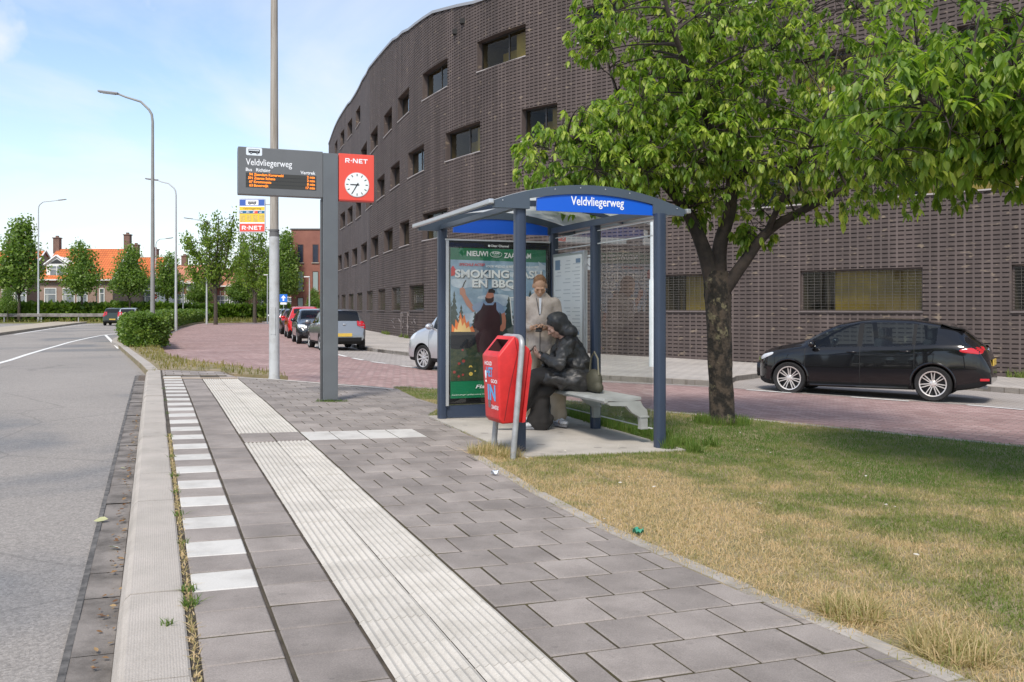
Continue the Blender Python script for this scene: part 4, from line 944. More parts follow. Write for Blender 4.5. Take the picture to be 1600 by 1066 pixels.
# advertising case at the far end
ADY = LU-0.05; M_case = mat('ad_case_black', (0.008,0.008,0.009), 0.25)
mb = MB(); mb.box((0.70, ADY+0.06, 1.165), (1.36,0.10,1.95), 0, ch=0.012); mb.box((0.70, ADY+0.05, 0.11), (1.34,0.06,0.14), 1); mb.box((0.045,ADY+0.05,1.16), (0.035,0.13,1.96), 2); mb.box((0.70,ADY+0.05,2.152), (1.36,0.11,0.018), 2); mb.box((0.70,ADY+0.05,0.20), (1.34,0.07,0.012), 2)
case = mb.build('advertising_case', [M_case, M_nb, M_alu], shel)
def px_(x): return 0.09+(x-52)/613*1.235
def pz_(y): return 2.055-(y-75)/960*1.79
pm = []
def pmat(n, *c, **k): m = mat('poster_'+n, hexc(*c), 0.35, **k); pm.append(m); return len(pm)-1
pG = pmat('green', 22,112,74); pS = pmat('sky', 172,196,212, col2=hexc(120,150,172), scale=3.5); pW = pmat('white', 238,238,234); pR = pmat('red', 205,50,52); pSh = pmat('shadow', 60,66,74)
pT = pmat('pine', 38,58,56, col2=hexc(66,84,82), scale=14); pSk = pmat('skin', 196,128,104); pAp = pmat('apron', 72,44,48, var=0.3, scale=5); pBl = pmat('shirt', 138,158,186); pBe = pmat('beard', 66,44,40)
pF1 = pmat('flame_orange', 236,120,48); pF2 = pmat('flame_yellow', 250,206,130); pGr = pmat('grill', 28,30,34); pFl = pmat('garden', 42,60,46, col2=hexc(72,76,52), scale=22); pYe = pmat('flower_yellow', 206,176,84); pPk = pmat('flower_red', 150,64,60); pCl = pmat('cloud', 214,222,228, col2=hexc(160,178,194), scale=6)
post_ = MB(); PY = ADY+0.0085
def pl_(pts, mi, lay): post_.prism([(px_(a), pz_(b)) for a, b in pts][::-1], PY-0.0008*lay, PY-0.0008*lay+0.0005, mi)
pl_([(52,75),(665,75),(665,1035),(52,1035)], pG, 1)
pl_([(52,150),(665,158),(665,925),(52,925)], pS, 2)
prr = random.Random(11)
for k in range(14):   # torn cloud shapes in the photo's sky
    cx, cy = prr.uniform(90,620), prr.uniform(170,560); w, h = prr.uniform(40,110), prr.uniform(12,40)
    pl_([(min(660,max(56,cx+w*math.cos(a)*(0.8+0.3*prr.random()))), cy+h*math.sin(a)*(0.7+0.4*prr.random())) for a in np.linspace(0, 2*math.pi, 14)[:-1]], pCl, 3+0.1*k)
def pine(cx, top, bot, w, lay):
    n = 7; L = []; Rr = []
    for i in range(n):
        t = i/n; y = top+(bot-top)*t; L += [(max(53,cx-w*t*0.55), y+8), (max(53,cx-w*(t+0.16)), y+(bot-top)/n)]; Rr += [(min(664,cx+w*t*0.55), y+8), (min(664,cx+w*(t+0.16)), y+(bot-top)/n)]
    pl_([(cx, top)]+Rr+L[::-1], pT, lay)
for i, (cx, tp, bt, w) in enumerate(((75,340,620,42),(118,430,640,44),(55,400,640,30),(205,470,640,40),(420,372,640,62),(480,345,640,60),(560,330,640,66),(630,300,640,60),(370,430,640,36))): pine(cx, tp, bt, w, 4.6+0.1*i)
pl_([(52,640),(260,640),(330,650),(420,640),(665,630),(665,925),(52,925)], pFl, 6)
for k in range(46):
    cx, cy = prr.uniform(60,640), prr.uniform(705,915); r = prr.uniform(5,13)
    pl_([(cx+r*math.cos(a), cy+r*math.sin(a)) for a in np.linspace(0, 2*math.pi, 8)[:-1]], prr.choice((pYe,pPk,pFl,pPk,pT)), 6.6+0.02*k)
# flames over the kettle
pl_([(58,612),(60,560),(78,585),(82,530),(100,556),(112,485),(126,530),(138,500),(150,556),(164,540),(172,585),(188,572),(204,612)], pF1, 8)
pl_([(72,612),(78,585),(92,600),(100,560),(114,525),(124,575),(138,550),(150,590),(166,575),(180,612)], pF2, 8.6)
pl_([(52,610),(214,612),(222,640),(205,690),(170,715),(90,722),(52,715)], pGr, 9)
# the cook: raised arm with a fork, shirt, apron, head with beard and cap
pl_([(110,360),(120,355),(140,300),(150,280),(146,278),(134,296)], pGr, 9.5)
pl_([(108,335),(128,326),(142,340),(146,372),(190,440),(215,470),(190,486),(150,440),(122,380),(110,372)], pSk, 9.6)
pl_([(205,430),(250,416),(300,418),(345,418),(378,440),(395,485),(372,500),(360,480),(355,560),(230,560),(212,480),(190,470),(185,448)], pBl, 10)
pl_([(372,495),(394,488),(402,540),(398,590),(380,612),(358,604),(362,580),(376,560)], pSk, 10.2)
pl_([(258,424),(270,440),(318,440),(330,420),(338,424),(340,470),(362,500),(366,560),(360,640),(330,700),(300,760),(220,740),(205,640),(196,560),(205,500),(240,468),(252,440)], pAp, 10.6)
pl_([(285,352),(320,352),(324,390),(318,420),(296,428),(276,416),(270,385)], pSk, 11)
pl_([(268,388),(284,396),(304,396),(322,384),(322,412),(306,428),(284,428),(270,412)], pBe, 11.5)
pl_([(286,360),(290,338),(312,332),(332,346),(328,362)], pGr, 12)
# white outlined box, torn label, red price flash
for a in (((425,388),(552,380),(552,386),(425,394)),((425,388),(431,388),(446,568),(440,568)),((440,562),(552,560),(552,568),(440,568)),((546,380),(552,380),(552,568),(546,568))): pl_(a, pW, 12)
pl_([(612,150),(640,170),(662,180),(662,212),(636,200),(618,178)], pCl, 12); pl_([(54,205),(66,188),(84,215),(78,250),(54,256)], pR, 12)
LET = MB()
def pt(body, x, y, size, mi, width, lay, align='LEFT', bold=0.0, shear=0.0): txt(LET, body, size, mi, px_(x), pz_(y), PY-0.0008*lay, align, width=width/613*1.235, bold=bold, shear=shear, depth=0.0003)
pt('NIEUW!', 152, 124, 0.085, 0, 134, 13, bold=0.002); pt('ZAANDAM', 388, 132, 0.085, 0, 176, 13, bold=0.002)
post_.prism([(px_(337)+0.078*math.cos(a), pz_(111)+0.037*math.sin(a)) for a in np.linspace(0, 2*math.pi, 28)[:-1]], PY-0.0100, PY-0.0095, pW); post_.prism([(px_(337)+0.073*math.cos(a), pz_(111)+0.032*math.sin(a)) for a in np.linspace(0, 2*math.pi, 28)[:-1]], PY-0.0106, PY-0.0101, pG)
pt('FLAME', 314, 110, 0.036, 0, 46, 15, bold=0.001); pt('GRILLS', 321, 124, 0.02, 0, 32, 15)
pt('SPECIALE ACTIE!', 105, 188, 0.043, 1, 160, 13, bold=0.0012, shear=0.2); pt('VOOR VRIJDAG 15 MEI T/M ZONDAG 31 MEI', 274, 196, 0.038, 0, 340, 13, bold=0.0008, shear=0.2)
def slab(body, x, y, size, width):  # heavy lettering with a drop shadow
    pt(body, x+4, y+4, size, 2, width, 13, bold=0.0045); pt(body, x, y, size, 0, width, 14, bold=0.0045)
slab('SMOKING CASH', 78, 262, 0.128, 560); slab("EN BBQ'S", 185, 324, 0.128, 330)
pt('Flaxe', 207, 975, 0.06, 0, 110, 13, bold=0.001, shear=0.25); pt('Aanbiedingen geldig zolang de voorraad strekt. Zie de voorwaarden in de winkel.', 58, 1016, 0.018, 0, 560, 13)
txt(LET, 'Clear Channel', 0.036, 0, px_(304), 2.079, ADY-0.0005+0.008, width=0.235, bold=0.0008, depth=0.0003)
LET.prism([(px_(288),2.078),(px_(300),2.078),(px_(300),2.102),(px_(288),2.102)], ADY+0.0074, ADY+0.0079, 0)
post_.build('poster', pm, case); LET.build('poster_lettering', [pm[pW], pm[pR], pm[pSh]], case)
mb = MB(); mb.add([(0.05,ADY-0.012,0.215),(1.35,ADY-0.012,0.215),(1.35,ADY-0.012,2.115),(0.05,ADY-0.012,2.115)], [(0,1,2,3)]); mb.build('cover_glass', glass('case_glass', (0.96,0.97,0.97), 1.45), case)
# bench: moulded grey seat on cast brackets off the rear posts
M_bench = mat('bench_grey', (0.335,0.345,0.33), 0.45, col2=(0.27,0.28,0.27), scale=6, bump=0.0006, bscale=200)
bz = 0.455-0.03
mb = MB(); prof_ = [(0.955,-0.030),(0.945,-0.008),(0.957,0.012),(0.985,0.018),(1.10,0.008),(1.25,0.006),(1.335,0.016),(1.365,0.022),(1.365,-0.004),(1.25,-0.018),(1.10,-0.016),(1.0,-0.008)]
n = len(prof_); y0, y1 = 0.13, 2.20
mb.add([(x, y0, bz+z) for x, z in prof_]+[(x, y1, bz+z) for x, z in prof_], [tuple(range(n)), tuple(range(2*n-1, n-1, -1))]+[(i, i+n, (i+1) % n+n, (i+1) % n) for i in range(n)])
mb.build('bench_seat', M_bench, shel, 35)
for y in (0.16, 1.20, 2.16):
    mb = MB(); q = [(0.975,bz-0.02),(1.30,bz-0.016),(1.36,bz-0.02),(1.385,bz-0.07),(1.43,bz-0.11),(1.44,bz-0.14),(1.44,0.12),(1.365,0.12),(1.355,0.24),(1.26,bz-0.13),(1.20,bz-0.065),(1.02,bz-0.055)]
    mb.prism(q, y-0.028, y+0.028); mb.box((1.405,y,0.245), (0.10,0.07,0.018), ch=0.004); mb.box((1.405,y,0.13), (0.09,0.066,0.02), ch=0.004); mb.build('bench_bracket', M_bench, shel)

# ------------------------------------------------------------------ litter bin on its bent hoop
M_bin = mat('red_bin_plastic', (0.64,0.030,0.030), 0.42, col2=(0.46,0.020,0.022), scale=5, spec=0.45, thr=(0.42,0.72))
b0, b1 = U(801.5,717), U(771,704.5); bm_ = ((b0[0]+b1[0])/2, (b0[1]+b1[1])/2); by = math.dist(b0, b1)/2
brz = math.atan2(b1[1]-b0[1], b1[0]-b0[0])-math.pi/2
binn = thing('litter_bin', 'red plastic litter bin with stickers hung in a leaning galvanised hoop by the lawn', 'litter bin', (bm_[0], bm_[1], g0(*bm_)), brz)
lean = 0.095
hoop = [(0,-by,-0.15),(0,-by,0.0),(lean*0.9,-by,0.98)]+[(lean*(0.9+0.1*math.sin(a)), -by+0.09*(1-math.cos(a)), 0.98+0.09*math.sin(a)) for a in np.linspace(0.2, math.pi/2, 6)]+[(lean, 0, 1.07)]
hoop = hoop+[(p[0], -p[1], p[2]) for p in hoop[-2::-1]]
mb = MB(); mb.tube(hoop, 0.0265, 14); mb.build('hoop', M_galv, binn, 40)
def BX(x, z): return (x+lean*z*0.9, z)
yw0, yw1 = 0.165, 0.195
pfl = [(-0.135,0.34),(-0.205,0.905),(-0.065,1.085),(0.10,0.965),(0.085,0.305),(-0.10,0.30)]
mb = MB(); vs_ = []; n = len(pfl)
for sgn in (-1, 1):
    for x, z in pfl:
        X, Z = BX(x, z); w = yw0+(yw1-yw0)*min(1, (z-0.3)/0.6); vs_.append((X, sgn*w, Z))
fs = [tuple(range(n)), tuple(range(2*n-1, n-1, -1))]+[(i, i+n, (i+1) % n+n, (i+1) % n) for i in range(n) if i != 1]
# slanted face with its mouth
a0, a1, c0_, c1_ = vs_[1], vs_[2], vs_[1+n], vs_[2+n]
def lerp3(s, t):
    p = [a0[k]*(1-s)+a1[k]*s for k in range(3)]; q = [c0_[k]*(1-s)+c1_[k]*s for k in range(3)]; return tuple(p[k]*(1-t)+q[k]*t for k in range(3))
inn = [lerp3(0.22,0.14), lerp3(0.80,0.14), lerp3(0.80,0.86), lerp3(0.22,0.86)]; o = len(vs_); vs_ += inn
deep = [(p[0]+0.08, p[1], p[2]-0.10) for p in inn]; vs_ += deep
fs += [(1,2,o+1,o),(2,2+n,o+2,o+1),(2+n,1+n,o+3,o+2),(1+n,1,o,o+3)]
mb.add(vs_, fs, 0); mb.add(inn+deep, [(0,1,5,4),(1,2,6,5),(2,3,7,6),(3,0,4,7),(4,5,6,7)], 1)
body = mb.build('bin_body', [M_bin, mat('bin_mouth_dark', (0.05,0.012,0.012), 0.6)], None)
bv = body.modifiers.new('b', 'BEVEL'); bv.width = 0.014; bv.segments = 3; bv.limit_method = 'ANGLE'; bv.angle_limit = R(28)
me = evaluated(body); bpy.data.objects.remove(body); smooth_by_angle(me, 35); link('bin_body', me, binn)
# rear half shell, seam, rim and lock
mb = MB(); q = [BX(0.105,0.955), BX(0.135,0.86), BX(0.115,0.31), BX(0.086,0.305)]; mb.prism([(a, b) for a, b in q], -0.180, 0.180); mb.build('bin_back', M_bin, binn)
for sg in (-1, 1):
    mb = MB(); ys = sg*0.1925
    f0, f1 = BX(-0.055,1.05), BX(-0.085,0.33)
    mb.tube([(f1[0], sg*0.168, f1[1]), (BX(-0.065,0.62)[0], sg*0.1815, 0.62), (BX(-0.02,0.93)[0], sg*0.1965, 0.93), (BX(-0.06,1.07)[0], sg*0.196, 1.07)], 0.0028, 6); mb.build('seam', mat('bin_seam', (0.16,0.008,0.01), 0.6), binn)
mb = MB(); x_, z_ = BX(0.03,0.85); mb.ball((x_, -0.195, z_), (0.011,0.008,0.011), 12, 6); mb.build('lock', mat('lock_rust', (0.20,0.10,0.07), 0.6), binn)
# stickers on the front: white words and light blue block letters
def bin_front(mb, pts, mi, e=0.0015):   # (t across 0..1, z) on the front face
    out = []
    for t, z in pts:
        k = (z-0.34)/(0.905-0.34); x = -0.135+(-0.205+0.135)*k; X, Z = BX(x, z); w = yw0+(yw1-yw0)*min(1, (z-0.3)/0.6); out.append((X-e, w*(1-2*t), Z))
    mb.add(out, [tuple(range(len(out)))], mi)
def bin_text(mb, body_, size, t, z, mi, width, e=0.002, bold=0.0):
    tmp = MB(); txt(tmp, body_, size, 0, 0, 0, 0, width=width, bold=bold, depth=0.0)
    for f in tmp.f: bin_front(mb, [(t+tmp.v[i][0]/0.36, z+tmp.v[i][2]) for i in f], mi, e)
mb = MB()
bin_text(mb, 'HOUD', 0.05, 0.16, 0.815, 0, 0.16, bold=0.001); bin_text(mb, 'HET', 0.115, 0.24, 0.715, 1, 0.145, bold=0.004)
bin_text(mb, 'GOOI', 0.045, 0.52, 0.66, 0, 0.14, bold=0.001); bin_text(mb, 'IN', 0.19, 0.28, 0.505, 1, 0.185, bold=0.007)
bin_text(mb, '!', 0.15, 0.14, 0.66, 0, 0.04, bold=0.003)
bin_front(mb, [(0.28,0.43),(0.46,0.43),(0.46,0.50),(0.28,0.50)], 2, 0.0025); bin_text(mb, 'ZAANSTAD', 0.05, 0.50, 0.425, 0, 0.17, bold=0.001)
mb.build('sticker', [M_w, mat('sticker_blue', (0.10,0.36,0.66), 0.45), mat('sticker_worn_grey', (0.24,0.18,0.19), 0.7, var=0.5, scale=40)], binn)

# ------------------------------------------------------------------ street lamps and small signs
M_lamp = mat('lamp_post_grey', (0.28,0.275,0.26), 0.55, var=0.2, scale=2); M_lampl = mat('lamp_post_pale', (0.46,0.48,0.49), 0.5, var=0.1, scale=2)
def street_lamp(px, Y, ytop, yhead, xhead, label, m, rbase=0.10, base_px=None):
    x = (px-800)/1400*Y; z0_ = g0(x, Y); H = CAM_H+(HY-ytop)*Y/1400-z0_; hz = CAM_H+(HY-yhead)*Y/1400-z0_; dxh = (xhead-px)/1400*Y
    t = thing('street_lamp', label, 'street lamp', (x, Y, z0_), 0, 'street lamps along the main road')
    s_ = 1 if dxh > 0 else -1; L_ = abs(dxh); pole_pts = [(0,0,-0.1),(0,0,H*0.22),(0,0,H-0.5),(s_*0.04,0,H-0.18),(s_*0.16,0,H+0.02)]
    mb = MB(); mb.tube(pole_pts, [rbase,rbase*0.85,rbase*0.52,rbase*0.5,rbase*0.48], 12); mb.build('pole', m, t, True)
    mb = MB(); e = (s_*(L_-0.75), 0, hz-0.06); mb.tube([(s_*0.15,0,H+0.01),(s_*0.5,0,H+0.25*(hz-H)+0.16),(s_*L_*0.5,0,H+0.72*(hz-H)),e], [rbase*0.48,rbase*0.45,rbase*0.4,rbase*0.36], 10); mb.build('arm', m, t, True)
    mb = MB(); ex = s_*(L_-0.40); mb.box((ex,0,hz-0.02), (0.85,0.26,0.08), ch=0.03, rot=(0,-s_*0.12,0)); hd = mb.build('lamp_head', mat('lamp_head_grey', (0.22,0.22,0.23), 0.5), t)
    mb = MB(); mb.box((ex,0,hz-0.064), (0.55,0.2,0.02), rot=(0,-s_*0.12,0)); mb.build('diffuser', mat('lamp_glass', (0.6,0.62,0.62), 0.2), hd); return t
street_lamp(238.5, 38, 172, 144, 155, 'tall street lamp with a weathered pole rising behind the hedge, the largest one', M_lamp, 0.105)
street_lamp(275, 60, 294, 280, 228, 'slender pale street lamp with its arm to the left just right of the largest lamp', M_lampl, 0.10)
street_lamp(323, 86, 349, 341, 288, 'far street lamp standing in front of the big forked tree', M_lampl, 0.10)
street_lamp(243.5, 108, 377, 372, 270, 'most distant street lamp with arm to the right, half hidden by the largest lamp', M_lampl, 0.10)
street_lamp(60, 96, 320, 312, 103, 'street lamp with its arm to the right in front of the orange roofed house', M_lampl, 0.11)
def short_lamp(px, Y, ytop, xh, label):
    x = (px-800)/1400*Y; z0_ = g0(x, Y); H = CAM_H+(HY-ytop)*Y/1400-z0_; s_ = 1 if xh > px else -1; L_ = abs(xh-px)/1400*Y
    t = thing('lamp_post', label, 'lamp post', (x, Y, z0_), 0, 'short white lamp posts')
    mb = MB(); mb.tube([(0,0,-0.1),(0,0,H)], [0.075,0.05], 10); mb.build('pole', M_lampl, t, True)
    mb = MB(); mb.box((s_*L_*0.5,0,H+0.02), (L_+0.1,0.22,0.10), ch=0.03); mb.build('lamp_head', mat('lamp_white', (0.72,0.73,0.73), 0.4), t)
short_lamp(151, 101, 445, 157, 'short white lamp post in front of the side wall of the orange roofed house')
short_lamp(26, 100, 447, 22, 'short white lamp post at the far left behind the guard rail')
short_lamp(483.5, 88, 433, 476, 'short white lamp post in front of the red brick block')
short_lamp(418, 92, 430, 413, 'short white lamp post behind the tall light pole near the far trees')
short_lamp(286, 104, 440, 283, 'short white lamp post between the far lamps and the terraced houses')
# one-way sign on a thin post
sx = (443-800)/1400*72; sz = g0(sx, 72); sg_ = thing('road_sign', 'small square blue road sign with white arrow behind the parked cars', 'road sign', (sx, 72, sz))
mb = MB(); mb.tube([(0,0.02,-0.1),(0,0.02,CAM_H+24*72/1400-sz)], 0.03, 8); mb.build('post', M_galv, sg_)
zc_ = CAM_H+18*72/1400-sz; mb = MB(); mb.prism(rrect(0.62,0.62,0.04,0,zc_), -0.025, -0.008, 0); mb.prism([(-0.06,zc_-0.22),(0.06,zc_-0.22),(0.06,zc_),(0.2,zc_),(0,zc_+0.24),(-0.2,zc_),(-0.06,zc_)], -0.029, -0.025, 1); mb.prism(rrect(0.5,0.16,0.02,0,zc_-0.43), -0.025, -0.008, 1)
mb.build('sign_face', [mat('road_sign_blue', (0.02,0.16,0.62), 0.4), M_w], sg_)
# no-entry sign by the terrace
sx = (242-800)/1400*103; sz = g0(sx, 103); s2 = thing('road_sign', 'small round red road sign right of the largest street lamp', 'road sign', (sx, 103, sz))
mb = MB(); mb.tube([(0,0.03,-0.1),(0,0.03,3.1)], 0.03, 8); mb.build('post', M_galv, s2)
mb = MB(); disc(mb, 0, 2.85, 0.30, -0.02, 0.0, 0, 20); mb.prism([(-0.2,2.80),(0.2,2.80),(0.2,2.90),(-0.2,2.90)], -0.025, -0.019, 1); mb.build('sign_face', [M_red, M_w], s2)
# white post on the far pavement seen through the shelter glass
wp = U(1018.5, 573, 0); wz = g0(*wp); wpo = thing('lamp_post', 'slim white lamp post on the far pavement seen through the shelter glass', 'lamp post', (wp[0], wp[1], wz))
mb = MB(); mb.tube([(0,0,-0.1),(0,0,2.30),(0,0,2.36),(0,0,4.2)], [0.075,0.072,0.045,0.042], 14); mb.build('pole', mat('white_post_paint', (0.66,0.69,0.71), 0.5, var=0.1, scale=3), wpo, 40)
mb = MB(); mb.lathe([(0.001,4.15),(0.06,4.15),(0.16,4.5),(0.20,4.55),(0.10,4.72),(0.001,4.75)], 16); mb.build('lamp_head', M_anth, wpo, 40)
# ------------------------------------------------------------------ cars
M_tyre = mat('tyre_rubber', (0.018,0.018,0.019), 0.85, var=0.3, scale=10)
M_rimd = mat('rim_inner_dark', (0.05,0.05,0.052), 0.5, 0.4)
M_trim = mat('black_car_trim', (0.008,0.008,0.009), 0.7, spec=0.3)
M_gap = mat('panel_gap', (0.006,0.006,0.006), 0.7)
M_plate = mat('yellow_number_plate', (0.72,0.47,0.06), 0.45, col2=(0.55,0.38,0.08), scale=9)
M_tail = mat('red_tail_lamp', (0.50,0.012,0.02), 0.15, coat=0.6)
M_head = mat('clear_head_lamp', (0.62,0.65,0.68), 0.12, coat=0.6)
M_under = mat('car_underside', (0.012,0.012,0.012), 0.9)
M_seat = mat('car_seat', (0.035,0.035,0.038), 0.9)
M_cgl = glass('car_glass', (0.50,0.58,0.58), 1.36); M_cgd = glass('car_glass_dark', (0.13,0.14,0.145), 1.4); M_cgr = glass('car_glass_rear', (0.09,0.10,0.105), 1.42)
def paint(name, c, metal=0.0, rough=0.25): return mat('car_paint_'+name, c, rough, metal, coat=0.9, spec=0.15)
def interp(tab, x): 
    t = sorted(tab); return float(np.interp(x, [a for a, _ in t], [b for _, b in t]))
def smoothtab(tab):
    t = sorted(tab); xs = np.array([a for a, _ in t]); ys = np.array([b for _, b in t]); d = np.gradient(ys, xs)
    sl_ = np.diff(ys)/np.diff(xs); m_ = np.empty(len(xs)); m_[0] = sl_[0]; m_[-1] = sl_[-1]
    for i in range(1, len(xs)-1): m_[i] = 0 if sl_[i-1]*sl_[i] <= 0 else 2*sl_[i-1]*sl_[i]/(sl_[i-1]+sl_[i])
    def f(x):
        x = min(max(x, xs[0]), xs[-1]); i = min(np.searchsorted(xs, x, 'right')-1, len(xs)-2); i = max(i, 0); h = xs[i+1]-xs[i]; t_ = (x-xs[i])/h
        return float((2*t_**3-3*t_**2+1)*ys[i]+(t_**3-2*t_**2+t_)*h*m_[i]+(-2*t_**3+3*t_**2)*ys[i+1]+(t_**3-t_**2)*h*m_[i+1])
    return f
SPECS = {}
SPECS['sport'] = dict(top=[(1.99,.62),(1.94,.75),(1.82,.85),(1.6,.925),(1.3,.995),(1.06,1.05),(0.66,1.265),(0.26,1.42),(-0.3,1.492),(-0.8,1.482),(-1.35,1.41),(-1.68,1.335),(-1.92,1.12),(-2.06,1.0),(-2.16,.90),(-2.22,.66)],
 belt=[(1.99,.58),(1.92,.69),(1.78,.79),(1.4,.87),(1.0,.92),(0.2,.96),(-0.6,.985),(-1.3,1.03),(-1.75,1.04),(-2.0,.96),(-2.22,.62)],
 w=[(1.99,.36),(1.95,.52),(1.86,.67),(1.70,.80),(1.5,.862),(1.25,.888),(0.6,.872),(-0.6,.875),(-1.3,.892),(-1.7,.87),(-2.02,.80),(-2.16,.72),(-2.22,.64)],
 wr=[(1.99,.28),(1.85,.56),(1.4,.70),(1.06,.67),(0.66,.60),(0.26,.565),(-0.8,.55),(-1.4,.54),(-1.68,.55),(-1.92,.60),(-2.08,.60),(-2.22,.5)],
 zb=[(1.99,.30),(1.88,.20),(1.6,.17),(-1.5,.19),(-2.05,.27),(-2.22,.36)], front=1.27, rear=-1.31, rw=0.318, arch=0.358, ty=0.775,
 side=[(0.86,0.0),(-0.09,-0.96),(-1.02,-1.36)], shield=(0.34,1.03), hatch=(-1.93,-1.69), doors=[0.96,-0.055,-1.0], tail=(-2.05,-1.64,.83,.985), head=(1.70,2.06,.64,.83), rearlight=True)
SPECS['city'] = dict(top=[(1.80,.60),(1.74,.76),(1.6,.88),(1.2,.97),(0.92,1.04),(0.5,1.29),(0.15,1.43),(-0.4,1.485),(-1.0,1.465),(-1.45,1.42),(-1.60,1.26),(-1.70,1.02),(-1.74,.80),(-1.80,.60)],
 belt=[(1.80,.57),(1.6,.78),(1.2,.86),(0.9,.92),(0,.95),(-1.0,1.0),(-1.5,1.0),(-1.7,.95),(-1.80,.58)],
 w=[(1.80,.60),(1.7,.72),(1.4,.79),(1.0,.80),(-1.0,.80),(-1.4,.80),(-1.68,.76),(-1.76,.72),(-1.80,.68)],
 wr=[(1.80,.45),(1.5,.62),(0.9,.64),(0.4,.58),(0,.56),(-1.2,.55),(-1.5,.55),(-1.62,.57),(-1.75,.62),(-1.8,.58)],
 zb=[(1.80,.32),(1.6,.22),(-1.5,.22),(-1.80,.34)], front=1.18, rear=-1.20, rw=0.29, arch=0.33, ty=0.70,
 side=[(0.75,0.02),(-0.07,-0.95),(-1.02,-1.35)], shield=(0.2,0.9), hatch=(-1.69,-1.47), doors=[0.85,-0.03,-0.98], tail=(-1.75,-1.50,.74,1.06), head=(1.40,1.72,.66,.86))
SPECS['van'] = dict(top=[(2.15,.62),(2.10,.80),(1.95,.95),(1.6,1.06),(1.3,1.13),(1.0,1.36),(0.65,1.64),(0.3,1.79),(-0.5,1.81),(-1.9,1.79),(-2.08,1.74),(-2.12,1.2),(-2.15,.60)],
 belt=[(2.15,.58),(1.95,.80),(1.6,.92),(1.2,1.0),(0.3,1.05),(-1.9,1.08),(-2.1,1.06),(-2.15,.58)],
 w=[(2.15,.62),(2.05,.76),(1.8,.86),(1.4,.905),(-1.8,.91),(-2.05,.88),(-2.15,.84)],
 wr=[(2.15,.5),(1.9,.68),(1.3,.72),(0.8,.70),(0.3,.70),(-1.9,.70),(-2.1,.72),(-2.15,.7)],
 zb=[(2.15,.33),(1.9,.22),(-1.9,.24),(-2.15,.35)], front=1.33, rear=-1.36, rw=0.32, arch=0.365, ty=0.79,
 side=[(0.95,0.12)], shield=(0.45,1.25), hatch=(-2.12,-2.085), doors=[1.05,0.05,-1.0], tail=(-2.13,-2.04,.75,1.3), head=(1.62,2.06,.70,.98))
SPECS['wagon'] = dict(SPECS['city'], top=[(2.15,.60),(2.08,.78),(1.8,.90),(1.2,1.0),(0.95,1.05),(0.4,1.34),(0.0,1.46),(-0.6,1.51),(-1.5,1.47),(-1.9,1.40),(-2.05,1.15),(-2.12,.9),(-2.17,.6)],
 belt=[(2.15,.57),(1.9,.78),(1.2,.88),(0,.94),(-1.5,.98),(-2.0,.97),(-2.17,.58)], w=[(2.15,.60),(2.0,.76),(1.6,.86),(1.0,.875),(-1.4,.875),(-1.9,.84),(-2.08,.78),(-2.17,.70)],
 wr=[(2.15,.5),(1.7,.70),(1.0,.68),(0.3,.60),(-1.5,.58),(-1.9,.60),(-2.17,.6)], zb=[(2.15,.32),(1.8,.2),(-1.8,.22),(-2.17,.35)], front=1.32, rear=-1.34, rw=0.315, arch=0.355, ty=0.76,
 side=[(0.8,0.0),(-0.09,-1.0),(-1.08,-1.75)], shield=(0.15,0.94), hatch=(-2.06,-1.91), doors=[0.92,-0.05,-1.04], tail=(-2.12,-1.85,.80,1.05), head=(1.72,2.08,.66,.85))
SPECS['mpv'] = dict(SPECS['wagon'], top=[(2.0,.60),(1.94,.80),(1.75,.98),(1.3,1.08),(1.1,1.16),(0.6,1.45),(0.2,1.58),(-0.4,1.62),(-1.5,1.58),(-1.82,1.50),(-1.92,1.2),(-1.97,.9),(-2.0,.6)],
 belt=[(2.0,.57),(1.8,.85),(1.2,.96),(0,1.0),(-1.5,1.03),(-1.9,1.0),(-2.0,.58)], w=[(2.0,.6),(1.88,.76),(1.5,.85),(-1.4,.86),(-1.85,.83),(-2.0,.72)], wr=[(2.0,.5),(1.6,.7),(1.0,.68),(0.3,.62),(-1.5,.60),(-2.0,.62)],
 zb=[(2.0,.32),(1.7,.22),(-1.7,.22),(-2.0,.35)], front=1.25, rear=-1.27, side=[(0.9,0.05),(-0.05,-0.95),(-1.03,-1.6)], shield=(0.28,1.08), hatch=(-1.93,-1.83), doors=[1.0,0.0,-0.99], tail=(-1.98,-1.78,.80,1.25), head=(1.55,1.92,.70,.95))
RPROF = [0,1,2,3,4,5,6,7,8,9,10,11,12,13]
def section(S, x):
    w, wr_, zt_, zb_, zl = S['fw'](x), S['fwr'](x), S['ftop'](x), S['fzb'](x), S['fbelt'](x)
    zl = min(zl, zt_-0.035); zs = zb_+0.42*(zl-zb_); rail = max(zt_-0.065, zl+0.012)
    return [(0,zb_), (w*.80,zb_), (w*.955,zb_+.035), (w*.985,zb_+.11), (w*0.998,zs-0.03), (w,zs+0.05), (w*.992,zl-.12*(1 if zl-zs > .2 else .4)), (w*.965,zl-.03), (w*.935,zl),
            (w*.935*.55+wr_*.45+0.012,zl*.52+rail*.48), (wr_+0.012,rail-0.004), (wr_-.045,min(zt_-.018, rail+.04)), (wr_*.72,zt_-.006), (0,zt_)]
